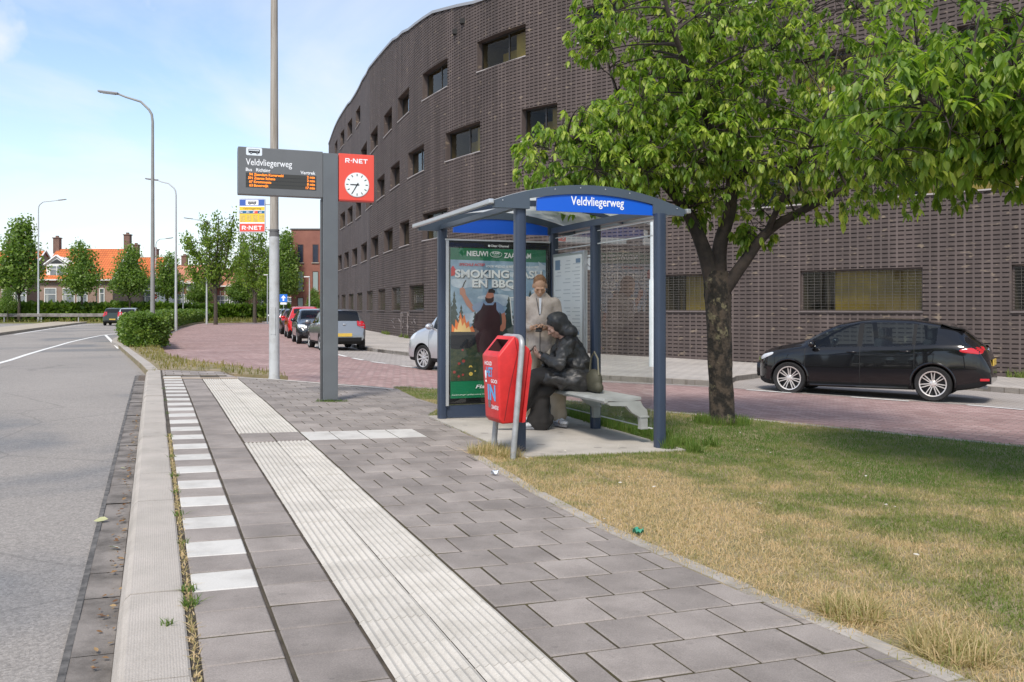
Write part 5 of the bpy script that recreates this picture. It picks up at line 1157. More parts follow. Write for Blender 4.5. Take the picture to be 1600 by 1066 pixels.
def car(name, label, spec, pos, yaw, body, wheel=('spokes',7), group=None, cat='car', dark=False, glassm=None, trim=None, plate='rear'):
    S = dict(SPECS[spec])
    for k in ('top','belt','w','wr','zb'): S['f'+k] = smoothtab(S[k])
    xs0, xs1 = min(S['top'])[0], max(S['top'])[0]
    xs = set(np.round(np.linspace(xs0, xs1, 56), 4).tolist())
    marks = []
    for a, b in S['side']: marks += [a, b]
    marks += list(S['shield'])+list(S['hatch'])+list(S['tail'][:2])+list(S['head'][:2])
    xs = {x for x in xs if all(abs(x-q) > 0.028 for q in marks) and all(abs(x-d) > 0.028 for d in S['doors'])} | set(marks) | {d+e for d in S['doors'] for e in (-.005,.005)}
    for e in (0.005,0.02): xs |= {xs0+e, xs1-e}
    xs = sorted(xs); n = 14; ring = 2*n-2
    mb = MB(); secs = []
    for x in xs:
        h = section(S, x); secs.append(h); r = [(x, y, z) for y, z in h]+[(x, -y, z) for y, z in h[-2:0:-1]]; mb.v += r
    def region(i, j):
        x = (xs[i]+xs[i+1])/2; jj = j if j < n-1 else ring-1-j     # band index on either side
        h = secs[i]; zm = (h[jj][1]+h[jj+1][1])/2 if jj+1 < n else h[jj][1]
        if jj in (0,): return 7
        for d in S['doors']:
            if abs(x-d) < 0.006 and 2 <= jj <= 7: return 3
        for a, b in S['side']:
            if b < x < a and jj in (8, 9) and secs[i][10][1]-secs[i][8][1] > 0.06 and secs[i+1][10][1]-secs[i+1][8][1] > 0.03: return 1
        if S['side'][-1][1]-0.03 < x < S['side'][0][0]+0.02 and jj in (8,9) and secs[i][10][1]-secs[i][8][1] > 0.1: return 4
        if S['shield'][0] < x < S['shield'][1] and jj in (11, 12): return 1
        if S['hatch'][0] < x < S['hatch'][1] and jj in (11, 12): return 2
        if jj in (1, 2): return 4
        return 0
    for i in range(len(xs)-1):
        for j in range(ring):
            a, b = i*ring+j, i*ring+(j+1) % ring; mb.f.append((a, b, b+ring, a+ring)); mb.m.append(region(i, j))
    mb.f.append(tuple(range(ring))); mb.m.append(0); mb.f.append(tuple((len(xs)-1)*ring+k for k in range(ring))[::-1]); mb.m.append(0)
    gm = glassm or (M_cgd if dark else M_cgl)
    mats = [body, gm, M_cgr, M_gap, M_trim, M_tail, M_head, M_under]
    tmp = mb.build('tmp_body', mats); cut = MB()
    for x in (S['front'], S['rear']):
        for sg in (-1, 1): cut.lathe([(0.001,-0.16),(S['arch'],-0.16),(S['arch'],0.4),(0.001,0.4)], 40, 0, Matrix.Translation((x, sg*(S['ty']+0.02), S['rw']+0.005)) @ Matrix.Rotation(R(-90*sg), 4, 'X'))
    co = cut.build('tmp_cut', mats[:1]); co.data.materials.clear(); co.data.materials.append(M_under)
    md = tmp.modifiers.new('b', 'BOOLEAN'); md.operation = 'DIFFERENCE'; md.solver = 'EXACT'; md.object = co
    try: md.material_mode = 'TRANSFER'
    except Exception: pass
    me = evaluated(tmp); bpy.data.objects.remove(tmp); bpy.data.objects.remove(co)
    z = g0(*pos)+RD+0.01
    t = thing(name, label, cat, (pos[0], pos[1], z), yaw, group)
    mnames = [m.name if m else '' for m in me.materials]
    def piece(pname, names, parent, sm=35, grow=0.0):
        bm = bmesh.new(); bm.from_mesh(me); idx = [k for k, q in enumerate(mnames) if q in names]
        bmesh.ops.delete(bm, geom=[f for f in bm.faces if f.material_index not in idx], context='FACES')
        if not bm.faces: bm.free(); return None
        m2 = bpy.data.meshes.new(pname); bm.to_mesh(m2); bm.free()
        used = [q for q in mnames]
        for q in used: m2.materials.append(bpy.data.materials.get(q) if q else None)
        smooth_by_angle(m2, sm); return link(pname, m2, parent)
    b_ = piece('body', [body.name, M_under.name, M_gap.name, M_trim.name], t, 40)
    piece('window', [gm.name, M_cgr.name], t, 40)
    
    def skin_y(x, z):
        h = section(S, min(max(x, xs0+.004), xs1-.004))[1:-1]; return float(np.interp(z, [p[1] for p in h], [p[0] for p in h]))
    def lamp(pname, m_, xa, xb, za, zb2, zc, zd, sg, e=0.006):   # outline: forward end xa (za..zb2), outer end xb (zc..zd)
        q = MB(); nx, nz = 14, 7
        for i in range(nx+1):
            u_ = i/nx; x = xa+(xb-xa)*u_; lo, hi = za+(zc-za)*u_, zb2+(zd-zb2)*u_; k = min(1.0, math.sqrt(max(0.0, 1-abs(2*u_-1)**6))+0.02); md2 = (lo+hi)/2
            for j in range(nz+1):
                z_ = md2+(hi-lo)*(j/nz-.5)*k; b_e = e*(1-abs(2*j/nz-1)**4); q.v.append((x, sg*(skin_y(x, z_)+b_e+0.0015), z_))
        for i in range(nx):
            for j in range(nz): a_ = i*(nz+1)+j; q.f.append((a_, a_+1, a_+nz+2, a_+nz+1)); q.m.append(0)
        q.build(pname, m_, t, 70)
    for sg in (-1, 1):
        T_, H_ = S['tail'], S['head']
        if spec == 'sport': lamp('tail_light', M_tail, -1.74, -2.12, .90, .955, .865, 1.01, sg); lamp('headlight', M_head, 1.58, 1.90, .78, .83, .65, .75, sg)
        else: lamp('tail_light', M_tail, T_[1], T_[0]+.004, T_[2]+.05, T_[3]-.03, T_[2], T_[3], sg); lamp('headlight', M_head, H_[0], H_[1], H_[2]+.10, H_[3]-.02, H_[2], H_[3]-.06, sg)
    # interior: seats, dashboard, wheel
    im = MB(); xd = S['shield'][1]-0.22; zs = 0.55
    for sx_ in (0.0, -0.85):
        for sy in (-0.36, 0.36): im.box((sx_-0.28, sy, zs+0.25), (0.14,0.46,0.62), rot=(0,-0.2,0), ch=0.05); im.box((sx_-0.36, sy, zs+0.66), (0.09,0.24,0.18), ch=0.04)
    im.box((xd, 0, 0.80), (0.35,1.2,0.18), ch=0.05); im.build('seat', M_seat, t)
    sm_ = MB(); sm_.tube([(xd-0.30+0.06*math.cos(a)*0.5, 0.36+0.18*math.sin(a), 0.86+0.18*math.cos(a)) for a in np.linspace(0, 2*math.pi, 20)], 0.014, 6); sm_.build('steering_wheel', M_trim, t)
    # mirrors, handles, plates, rear trims
    for sg in (-1, 1):
        mx_ = S['side'][0][0]-0.06; my = S['fw'](mx_); mz = S['fbelt'](mx_)+0.07
        q = MB(); q.ball((mx_, sg*(my+0.10), mz), (0.07,0.115,0.075), 14, 10); q.tube([(mx_-0.01, sg*(my-0.06), mz-0.07), (mx_, sg*(my+0.04), mz-0.03)], [0.028,0.022], 8); q.build('mirror', body, t, True)
        for d in S['doors'][1:]:
            hx = d+0.15; hz = S['fbelt'](hx)-0.10; hy = S['fw'](hx)
            q = MB(); q.tube([(hx+0.09, sg*(hy-0.002), hz),(hx+0.06, sg*(hy+0.022), hz),(hx-0.06, sg*(hy+0.022), hz),(hx-0.09, sg*(hy-0.002), hz)], 0.012, 8)
            q.build('door_handle', body, t, True)
    zp = 0.56 if spec in ('city','mpv','wagon') else 0.665
    xr = xs0; q = MB()
    if spec == 'sport': zp = 0.70
    q.box((xs0-0.012,0,zp), (0.02,0.52,0.115), ch=0.004); q.build('number_plate', M_plate, t)
    q = MB(); q.box((xs1+0.008,0,0.42), (0.02,0.52,0.115), ch=0.004); q.build('number_plate', M_plate, t)
    q = MB(); gw = 0.5 if spec == 'sport' else 1.0; q.box((xs1-0.012,0,0.50 if spec != 'van' else 0.55), (0.03,0.90*gw,0.10), ch=0.01); q.box((xs1-0.02,0,0.34), (0.05,1.0*gw,0.10), ch=0.02); q.build('grille', M_trim, t)
    q = MB(); q.box((xs0+0.03,0,0.40), (0.08,1.2 if spec != 'van' else 1.5,0.14), ch=0.02); q.build('rear_bumper_trim', M_trim if spec != 'sport' else body, t)
    if spec == 'sport':
        q = MB(); zt_ = S['ftop'](-1.5); q.prism([(-1.40,S['ftop'](-1.40)+0.004),(-1.80,1.315),(-1.815,1.30),(-1.62,1.318)], -0.56, 0.56); q.build('spoiler', body, t, 30)
        q = MB(); q.prism([(-0.95,S['ftop'](-0.95)-0.01),(-1.10,S['ftop'](-1.1)+0.055),(-1.13,S['ftop'](-1.13)+0.045),(-1.12,S['ftop'](-1.12)-0.01)], -0.02, 0.02); q.build('antenna', M_trim, t)
        q = MB()
        for sg in (-1, 1): q.box((-2.10, sg*0.67, 0.415), (0.16,0.16,0.045), rot=(0,0,sg*0.5), ch=0.008)
        q.build('reflector', M_tail, t)
        q = MB(); q.tube([(0.98, sg*(S['fw'](0.9)+0.001), 0.5) for sg in (1,)]+[(0.97, S['fw'](0.9)+0.001, 0.501)], 0.001, 4)
        q = MB(); q.ball((-2.135,0,0.92), (0.02,0.05,0.045), 12, 8); q.build('emblem', mat('chrome', (0.6,0.6,0.6), 0.15, 0.9), t)
        q = MB(); q.tube([(-2.0,0.55,0.28),(-2.16,0.55,0.27)], 0.035, 10); q.build('exhaust_pipe', M_galv, t)
        # wheel-arch lips
        for x in (S['front'], S['rear']):
            for sg in (-1, 1):
                q = MB(); pts = []
                for a in np.linspace(R(-8), R(188), 26):
                    px2, pz2 = x+(S['arch']+0.014)*math.cos(a), S['rw']+0.005+(S['arch']+0.014)*math.sin(a); pts.append((px2, sg*(S['fw'](px2)*0.985+0.001), pz2))
                q.tube(pts, 0.022, 8); q.build('arch_lip', body, t, True)
        q = MB()
        for sg in (-1, 1): q.tube([(0.86, sg*0.875, 0.215),(-0.9, sg*0.88, 0.235)], 0.022, 8)
        q.build('side_sill', body, t, True)
    if spec == 'city':
        q = MB(); q.tube([(-1.66,-0.05,1.10),(-1.63,0.1,1.13),(-1.60,0.30,1.14)], 0.012, 6); q.build('rear_wiper', M_trim, t)
        for sg in (-1, 1):
            q = MB(); q.box((-1.765, sg*0.60, 0.54), (0.05,0.10,0.14), ch=0.02); q.build('reflector', M_tail, t)
        q = MB(); q.ball((-1.742,0,0.93), (0.015,0.06,0.032), 12, 8); q.build('emblem', mat('chrome', (0.6,0.6,0.6), 0.15, 0.9), t)
        q = MB()
        for sg in (-1, 1): q.ball((1.72, sg*0.55, 0.42), (0.05,0.06,0.06), 10, 8)
        q.build('fog_lamp', M_head, t)
    # wheels: tyre, rim dish, spokes
    rw = S['rw']; tw = 0.205
    for x in (S['front'], S['rear']):
        for sg in (-1, 1):
            tm = MB(); rr_ = rw*(0.715 if spec != 'sport' else 0.735); hw = tw/2
            tm.lathe([(rr_,-hw*0.80),(rw*0.93,-hw),(rw*0.985,-hw*0.82),(rw,-hw*0.4),(rw,hw*0.4),(rw*0.985,hw*0.82),(rw*0.93,hw),(rr_,hw*0.80)], 40, 0, None, True)
            wl_ = tm.build('wheel', M_tyre, t, 50); wl_.location = (x, sg*(S['ty']-0.005), rw); wl_.rotation_euler = (R(-90*sg), 0, 0)
            wm = MB(); wm.lathe([(0.001,-0.05),(rr_*0.98,-0.05),(rr_,-hw*.8),(rr_,hw*.8),(rr_*0.985,hw*.80),(rr_*0.93,hw*.70),(rr_*0.93,-0.02),(0.001,-0.02)], 40, 1)
            wm.lathe([(rr_*0.905,hw*.60),(rr_*0.91,hw*.80),(rr_*0.985,hw*.86),(rr_*1.0,hw*.80),(rr_*0.97,hw*.6)], 40, 0, None, True)
            k = wheel[1]
            def spoke(a, off, w0, w1, zf=0.66):
                d = Vector((math.cos(a), math.sin(a), 0)); nn = Vector((-d.y, d.x, 0)); p0 = d*0.045+nn*off*0.35; p1 = d*rr_*0.93+nn*off
                zz0, zz1 = hw*(zf-0.12), hw*zf; e0, e1 = nn*w0, nn*w1; up = Vector((0,0,1))
                vs_ = [p0-e0+up*(zz0-.03), p0+e0+up*(zz0-.03), p1+e1+up*(zz1-.03), p1-e1+up*(zz1-.03), p0-e0*.7+up*zz0, p0+e0*.7+up*zz0, p1+e1*.7+up*zz1, p1-e1*.7+up*zz1]
                wm.add(vs_, [(0,3,2,1),(4,5,6,7),(0,1,5,4),(1,2,6,5),(2,3,7,6),(3,0,4,7)], 0)
            for i in range(k):
                a = 2*math.pi*i/k+0.22
                if wheel[0] == 'twin':
                    for o_ in (-0.030, 0.030): spoke(a, o_, 0.012, 0.0095)
                else: spoke(a, 0, 0.030, 0.034 if k < 9 else 0.022)
            wm.lathe([(0.001,hw*.66),(0.03,hw*.66),(0.062,hw*.5),(0.065,0.0),(0.001,0.0)], 20, 0)
            for i in range(5): a = 2*math.pi*i/5; wm.tube([(0.045*math.cos(a),0.045*math.sin(a),hw*.5),(0.045*math.cos(a),0.045*math.sin(a),hw*.62)], 0.007, 6, 1)
            wm.build('rim', [M_rims if wheel[0] == 'twin' else M_rimg, M_rimd], wl_, 40)
    return t
M_rims = mat('alloy_silver', (0.66,0.63,0.61), 0.32, 0.45); M_rimg = mat('wheel_cover_grey', (0.48,0.48,0.49), 0.4, 0.35)
def place(px0, py0, px1, py1, off=RD):  # heading from the contact points of the two near wheels (front, rear)
    f, r_ = np.array(U(px0, py0, off)), np.array(U(px1, py1, off)); return f, r_
# black hatchback on the right, its near side is the left one
f_, r_ = place(1240,614,1450.5,628); d = (f_-r_)/np.linalg.norm(f_-r_); yaw = math.atan2(d[1], d[0]); side_ = np.array((d[1], -d[0]))
mid = f_*(1.31/2.58)+r_*(1.27/2.58); lft = np.array((-d[1], d[0]))
cpos = mid-lft*0.80
car('parked_car', 'black five door hatchback with silver twin spoke wheels parked alone on the right', 'sport', tuple(cpos), yaw, paint('black', (0.0065,0.0065,0.0075), 0.0, 0.22), ('twin',7))
# grey hatchback seen from behind, next to the display post
hd = lambda a: math.atan2(a[1], a[0])
def along(px):  # direction of the parking strip where a photo column meets it
    q = np.array(PARKW); i = int(np.argmin(abs(q[:,0]/q[:,1]-(px-800)/1400))); i = min(max(i,2), len(q)-3); v = q[i+2]-q[i-2]; return v/np.linalg.norm(v)
dirp = along(545)
rearp = np.array(U(545,548,RD)); yaw_p = hd(dirp)
car('parked_car', 'silver grey small hatchback seen from behind right of the display post', 'city', tuple(rearp+dirp*1.25-0.25*np.array((dirp[1],-dirp[0]))), yaw_p, paint('grey', (0.30,0.305,0.31), 0.75, 0.32), ('spokes',5), 'cars parked along the curve', dark=True)
def parked(px, Y, spec, col, label, facing=1, dark=True, **k):
    dv = along(px); x = (px-800)/1400*Y; a = hd(dv)+(0 if facing > 0 else math.pi)
    car('parked_car', label, spec, (x, Y), a, col, ('spokes', 6), 'cars parked along the curve', dark=dark, **k)
parked(489, 39.3, 'city', paint('graphite', (0.028,0.030,0.035), 0.3, 0.25), 'black small car facing the camera behind the display post', -1, False)
parked(473, 46.5, 'mpv', paint('bright_red', (0.55,0.015,0.015), 0.0, 0.25), 'bright red car in the row of parked cars', 1)
parked(459.5, 54, 'wagon', paint('wine', (0.055,0.028,0.03), 0.4, 0.3), 'dark wine red car behind the bright red parked car', 1)
parked(450.5, 62, 'city', paint('steel', (0.15,0.16,0.17), 0.6, 0.3), 'dark grey car farther along between the wine red and the white car', 1)
parked(440, 71, 'wagon', paint('white', (0.70,0.71,0.72), 0.0, 0.3), 'white car at the far end of the parked row', -1, False)
# silver van whose nose shows left of the shelter
vf = np.array(U(664,578,RD)); dv = along(690); dv = dv*0.72+np.array((-0.694,0.72))*0.28; dv /= np.linalg.norm(dv); yv = hd(dv); lv = np.array((-dv[1], dv[0]))
car('parked_van', 'silver van with its nose showing between the building and the bus shelter', 'van', tuple(vf-dv*1.33-lv*0.80), yv, paint('silver', (0.50,0.51,0.53), 0.55, 0.32), ('spokes',10), None, 'van')
# traffic on the main road
x = (204-800)/1400*80; car('estate_car', 'silver car driving away on the main road beside the hedge', 'mpv', (x, 80), R(106), paint('silver', (0.50,0.51,0.53), 0.55, 0.32), ('spokes',6), None, dark=True)
x = (182-800)/1400*83; car('estate_car', 'dark green car on the main road just left of the silver car', 'mpv', (x, 83), R(104), paint('dark_green', (0.03,0.042,0.034), 0.2, 0.3), ('spokes',6), None, dark=True)
x = (8-800)/1400*104; car('white_car', 'white car at the left edge behind the guard rail and hedge', 'city', (x, 104), R(5), paint('white', (0.70,0.71,0.72), 0.0, 0.3), ('spokes',6), None, dark=True)
# ------------------------------------------------------------------ people
def frame(a, b): pass
M_skinl = mat('skin_warm', (0.56,0.33,0.21), 0.55, var=0.10, scale=12); M_skind = mat('skin_light', (0.46,0.27,0.20), 0.55, var=0.1, scale=12)
M_fleece = mat('beige_fleece', (0.53,0.445,0.375), 0.95, col2=(0.43,0.355,0.295), scale=16, bump=0.004, bscale=120)
M_trous = mat('sand_trousers', (0.50,0.42,0.32), 0.9, col2=(0.40,0.33,0.245), scale=5, bump=0.006, bscale=14)
M_coat = mat('black_leather_coat', (0.020,0.020,0.021), 0.42, col2=(0.036,0.034,0.032), scale=9, bump=0.004, bscale=60, spec=0.5)
M_blk = mat('black_cloth', (0.020,0.018,0.017), 0.9, col2=(0.034,0.030,0.027), scale=5, bump=0.008, bscale=12)
M_shoe = mat('white_sneaker', (0.66,0.67,0.68), 0.6, col2=(0.42,0.44,0.47), scale=18)
M_sole = mat('shoe_sole', (0.20,0.20,0.21), 0.8)
M_phone = mat('black_phone', (0.01,0.01,0.012), 0.15)
def head_volume(mb, c, M):
    """skull, jaw, brow, nose, lips, ears; local: -y is where the face looks"""
    T = lambda p: tuple(Vector(c)+M @ Vector(p))
    def el(p, r): mb.ball(T(p), r, 20, 14, 0, M)
    el((0,0.012,0.025), (0.076,0.096,0.098)); el((0,-0.022,-0.035), (0.060,0.070,0.078)); el((0,-0.045,-0.085), (0.036,0.040,0.032))
    el((0,-0.078,0.020), (0.050,0.018,0.014)); mb.chain([T((0,-0.088,0.012)), T((0,-0.107,-0.022))], [0.010,0.015]); el((0,-0.100,-0.026), (0.019,0.013,0.010))
    el((0,-0.088,-0.056), (0.025,0.012,0.0075)); el((0,-0.087,-0.067), (0.021,0.012,0.0075))
    for s in (-1,1): el((s*0.077,0.010,-0.010), (0.010,0.019,0.031)); el((s*0.040,-0.064,-0.018), (0.026,0.024,0.026)); el((s*0.031,-0.072,0.004), (0.018,0.014,0.012))
def hand(mb, wrist, dirn, palm_n, side, curl=0.9, L=0.085, spread=0.0):
    """palm and five separate bent fingers; dirn: along the hand, palm_n: out of the palm, side: +1/-1 thumb side"""
    d = Vector(dirn).normalized(); p = Vector(palm_n); p = (p-d*p.dot(d)).normalized(); s = d.cross(p)*side; w = Vector(wrist)
    for k in (-0.028,-0.010,0.010,0.028): mb.chain([w+s*k*0.55, w+d*L+s*k], [0.017,0.0125])
    for k, ln in ((0.030,0.070),(0.010,0.080),(-0.010,0.074),(-0.029,0.058)):
        b = w+d*L+s*k; q = [b]; a = 0.0; seg = [0.44,0.32,0.24]
        for i, f in enumerate(seg):
            a += curl*(0.75 if i == 0 else 0.62); q.append(q[-1]+(d*math.cos(a)+p*math.sin(a)+s*k*spread)*ln*f)
        mb.chain(q, [0.0092,0.0085,0.0078,0.0070], 8)
    b = w+d*0.028+s*0.024; q = [b, b+(d*0.55+s*0.75+p*0.25)*0.036, b+(d*0.55+s*0.75+p*0.25)*0.036+(d*0.85+s*0.1+p*0.45)*0.032, b+(d*0.55+s*0.75+p*0.25)*0.036+(d*0.85+s*0.1+p*0.45)*0.032+(d*0.8-s*0.2+p*0.5)*0.026]
    mb.chain(q, [0.013,0.0108,0.0098,0.0085], 8)
def shoe(parent, c, yaw, pitch=0.0, L=0.29):
    M = Matrix.Translation(c) @ Euler((pitch,0,yaw)).to_matrix().to_4x4(); mb = MB(); R3 = M.to_3x3()
    def el(p, r): mb.ball(tuple(M @ Vector(p)), r, 16, 10, 0, R3)
    el((0,0.06,0.055), (0.040,0.062,0.05)); el((0,-0.02,0.050), (0.043,0.085,0.036)); el((0,-0.12,0.044), (0.047,0.075,0.030)); mb.chain([tuple(M @ Vector((0,0.06,0.06))), tuple(M @ Vector((0,0.055,0.115)))], [0.042,0.046])
    up = fuse(mb, 'shoe', M_shoe, parent, 0.007, 4)
    so = MB(); n = 20; o1 = [((0.044+0.008*math.cos(2*a))*math.cos(a)*1.0, -0.035+0.158*math.sin(a)) for a in np.linspace(0, 2*math.pi, n, endpoint=False)]
    so.add([tuple(M @ Vector((x, y, z))) for z in (0.0, 0.026) for x, y in o1], [tuple(range(n))[::-1], tuple(range(n, 2*n))]+[(i, (i+1) % n, (i+1) % n+n, i+n) for i in range(n)]); so.build('sole', M_sole, up, 40)
    la = MB()
    for k in range(4): y = -0.045-k*0.022; la.tube([tuple(M @ Vector((-0.03, y, 0.072-k*0.002))), tuple(M @ Vector((0, y-0.006, 0.090-k*0.004))), tuple(M @ Vector((0.03, y, 0.072-k*0.002)))], 0.004, 5)
    la.build('laces', M_w, up)
fz_ = 0.010
# --- standing man: looks down at the phone held in both hands in front of the belly
mp = (0.325, 10.22); man = thing('person', 'man in a beige fleece jacket and sand trousers standing and looking down at a phone', 'person', (mp[0], mp[1], fz_), R(-4))
Hm = 0.975
def m(p): return (p[0]*Hm, p[1]*Hm, p[2]*Hm)
ankL, ankR = m((-0.155,0.02,0.085)), m((0.215,-0.02,0.085)); knL, knR = m((-0.135,-0.03,0.49)), m((0.185,-0.045,0.49)); hpL, hpR = m((-0.095,0.0,0.92)), m((0.095,0.0,0.92))
shL, shR = m((-0.165,0.02,1.43)), m((0.165,0.02,1.43)); elL, elR = m((-0.235,0.0,1.16)), m((0.24,-0.01,1.15)); wrL, wrR = m((-0.085,-0.255,1.135)), m((0.095,-0.245,1.13))
nk, hdc = m((0,0.015,1.51)), m((-0.005,-0.065,1.620)); HM = Euler((R(36),0,R(5))).to_matrix()
b = MB(); b.chain([m((0,0.01,0.95)), m((0,0.015,1.15)), m((0,0.03,1.34))], [0.118,0.112,0.112], 18)
b.chain([hpL, knL, ankL], [0.078,0.052,0.038]); b.chain([hpR, knR, ankR], [0.078,0.052,0.038]); b.chain([shL, elL, wrL], [0.042,0.034,0.027]); b.chain([shR, elR, wrR], [0.042,0.034,0.027])
b.chain([m((0,0.035,1.40)), m((0,-0.02,1.57))], [0.055,0.054], 16); head_volume(b, hdc, HM)
hand(b, wrL, (0.72,-0.58,-0.12), (0.2,0.25,0.95), 1, 0.75); hand(b, wrR, (-0.70,-0.60,-0.12), (-0.2,0.25,0.95), -1, 0.75)
for a_, k_ in ((ankL,-0.1),(ankR,0.15)): b.chain([a_, (a_[0]+k_*0.1, a_[1]-0.10, 0.045)], [0.030,0.022])
mb_body = fuse(b, 'body', M_skinl, man, 0.0052, 3)
h = MB(); T = lambda p: tuple(Vector(hdc)+HM @ Vector(p)); h.ball(T((0,0.018,0.034)), (0.0765,0.0945,0.0935), 20, 14, 0, HM)
ho = h.build('hair', mat('hair_cropped', (0.26,0.135,0.065), 0.85, var=0.4, scale=40), None); bm = bmesh.new(); bm.from_mesh(ho.data)
bmesh.ops.bisect_plane(bm, geom=bm.verts[:]+bm.edges[:]+bm.faces[:], plane_co=T((0,-0.050,0.055)), plane_no=HM @ Vector((0,-0.9,-0.55)), clear_outer=True); bm.to_mesh(ho.data); bm.free(); ho.parent = man; smooth_by_angle(ho.data, 60)
for s in (-1, 1):
    e = MB(); e.ball(T((s*0.031,-0.0855,0.002)), (0.0085,0.004,0.003), 10, 8, 0, HM); e.build('eye', mat('eye_dark', (0.03,0.02,0.018), 0.2), man, True)
j = MB(); j.chain([m((0,0.005,0.93)), m((0,0.0,1.02)), m((0,0.0,1.2)), m((0,0.012,1.36))], [0.170,0.165,0.158,0.152], 22)
j.chain([m((-0.08,0.01,1.37)), m((-0.16,0.02,1.415)), m((-0.242,0.01,1.165)), m((-0.11,-0.225,1.135))], [0.115,0.082,0.064,0.050], 16); j.chain([m((0.08,0.01,1.37)), m((0.16,0.02,1.415)), m((0.248,0.0,1.155)), m((0.12,-0.215,1.13))], [0.115,0.082,0.064,0.050], 16)
j.chain([m((-0.05,0.03,1.46)), m((0.05,0.03,1.46))], [0.085,0.085], 14)
for y_ in np.linspace(0, 2*math.pi, 12, endpoint=False): j.capsule(m((0.07*math.cos(y_), 0.01+0.07*math.sin(y_), 1.47)), 0.022, m((0.068*math.cos(y_), 0.0+0.075*math.sin(y_), 1.525)), 0.018, 8)
jo = fuse(j, 'jacket', M_fleece, man, 0.010, 4, 0.022, 0.16)
sh_ = MB(); sh_.prism([(-0.004,1.26),(0.008,1.26),(0.018,1.44),(-0.012,1.44)], -0.172, -0.150); so_ = sh_.build('shirt', mat('white_shirt', (0.70,0.71,0.73), 0.8), man)
zp_ = MB(); zp_.tube([m((-0.002,-0.160,0.80)), m((0,-0.173,0.95)), m((0,-0.172,1.1)), m((0,-0.165,1.25)), m((-0.03,-0.145,1.42)), m((-0.045,-0.11,1.48))], 0.0055, 6); zp_.build('zip', mat('zip_grey', (0.10,0.09,0.085), 0.4), man)
tq = MB(); tq.chain([m((-0.085,0.0,0.93)), m((-0.135,-0.025,0.52)), m((-0.158,0.01,0.12))], [0.130,0.102,0.085], 18); tq.chain([m((0.085,0.0,0.93)), m((0.185,-0.04,0.52)), m((0.218,-0.02,0.12))], [0.130,0.102,0.085], 18); tq.chain([m((-0.05,0.01,0.95)), m((0.05,0.01,0.95))], [0.145,0.145], 18)
for zz in (0.16,0.21): tq.chain([m((-0.17,-0.06,zz)), m((-0.11,-0.05,zz+0.02))], [0.03,0.03], 8); tq.chain([m((0.19,-0.08,zz)), m((0.25,-0.06,zz+0.02))], [0.03,0.03], 8)
fuse(tq, 'trousers', M_trous, man, 0.010, 3, 0.024, 0.15)
shoe(man, (ankL[0], ankL[1]-0.03, 0.0), R(-12)); shoe(man, (ankR[0], ankR[1]-0.03, 0.0), R(28))
pc = Vector(m((0.0,-0.345,1.135))); ph = MB(); ph.box((0,0,0), (0.072,0.145,0.009), ch=0.004)
po = ph.build('mobile_phone', M_phone); po.location = Vector((mp[0],mp[1],fz_))+Euler((0,0,R(-4))).to_matrix() @ pc; po.rotation_euler = (R(32),0,R(-10)); tag(po, 'black mobile phone held in both hands by the standing man', 'phone')

# --- seated woman: hooded black coat, legs crossed, bent over a phone
wpos = SH(1.14, 1.14); wom = thing('person', 'person in a black hooded leather coat and wide black trousers sitting on the bench', 'person', (wpos[0], wpos[1], fz_), TS-R(103))
# local: faces -y, seat at z 0.44, x to the figure's left
hipz = 0.53
hL, hR = (0.10,0.0,hipz), (-0.10,0.0,hipz); kR, kL = (-0.10,-0.44,0.53), (0.05,-0.47,0.60); aR, aL = (-0.10,-0.37,0.10), (-0.02,-0.66,0.20)
sL, sR = (0.17,-0.14,0.96), (-0.17,-0.14,0.96); eL, eR = (0.24,-0.24,0.72), (-0.24,-0.24,0.72); wL, wR = (0.09,-0.42,0.80), (-0.10,-0.42,0.80)
hc = (0.0,-0.235,1.125); HW = Euler((R(34),0,R(0))).to_matrix()
b = MB(); b.chain([(0,0,0.55),(0,-0.02,0.72),(0,-0.08,0.89)], [0.11,0.10,0.09], 18); b.chain([hL,kL,aL], [0.075,0.05,0.036]); b.chain([hR,kR,aR], [0.075,0.05,0.036]); b.chain([(0.15,-0.125,0.93),eL,wL], [0.034,0.030,0.025]); b.chain([(-0.15,-0.125,0.93),eR,wR], [0.034,0.030,0.025])
b.chain([(0,-0.10,0.93),(0,-0.20,1.07)], [0.045,0.048], 14); head_volume(b, hc, HW); hand(b, wL, (-0.50,-0.62,0.45), (-0.3,0.5,0.8), -1, 0.7, 0.075); hand(b, wR, (0.50,-0.62,0.45), (0.3,0.5,0.8), 1, 0.7, 0.075)
b.chain([aR,(-0.10,-0.46,0.05)], [0.030,0.022]); b.chain([aL,(-0.025,-0.74,0.16)], [0.030,0.022])
fuse(b, 'body', M_skind, wom, 0.0052, 3)
TW = lambda p: tuple(Vector(hc)+HW @ Vector(p))
hd_ = MB(); hd_.ball(TW((0,0.040,0.030)), (0.108,0.118,0.125), 22, 16, 0, HW); hd_.ball(TW((0,0.06,-0.05)), (0.098,0.10,0.11), 20, 14, 0, HW); hd_.chain([TW((-0.07,0.09,-0.13)), TW((0.07,0.09,-0.13))], [0.08,0.08], 14)
tmp = fuse(hd_, 'hood', M_coat, wom, 0.008, 3, 0.010, 0.12)
bm = bmesh.new(); bm.from_mesh(tmp.data); bmesh.ops.bisect_plane(bm, geom=bm.verts[:]+bm.edges[:]+bm.faces[:], plane_co=TW((0,-0.045,0.0)), plane_no=HW @ Vector((0,-1,0.12)), clear_outer=True); bm.to_mesh(tmp.data); bm.free(); tmp.modifiers.new('s', 'SOLIDIFY').thickness = 0.012
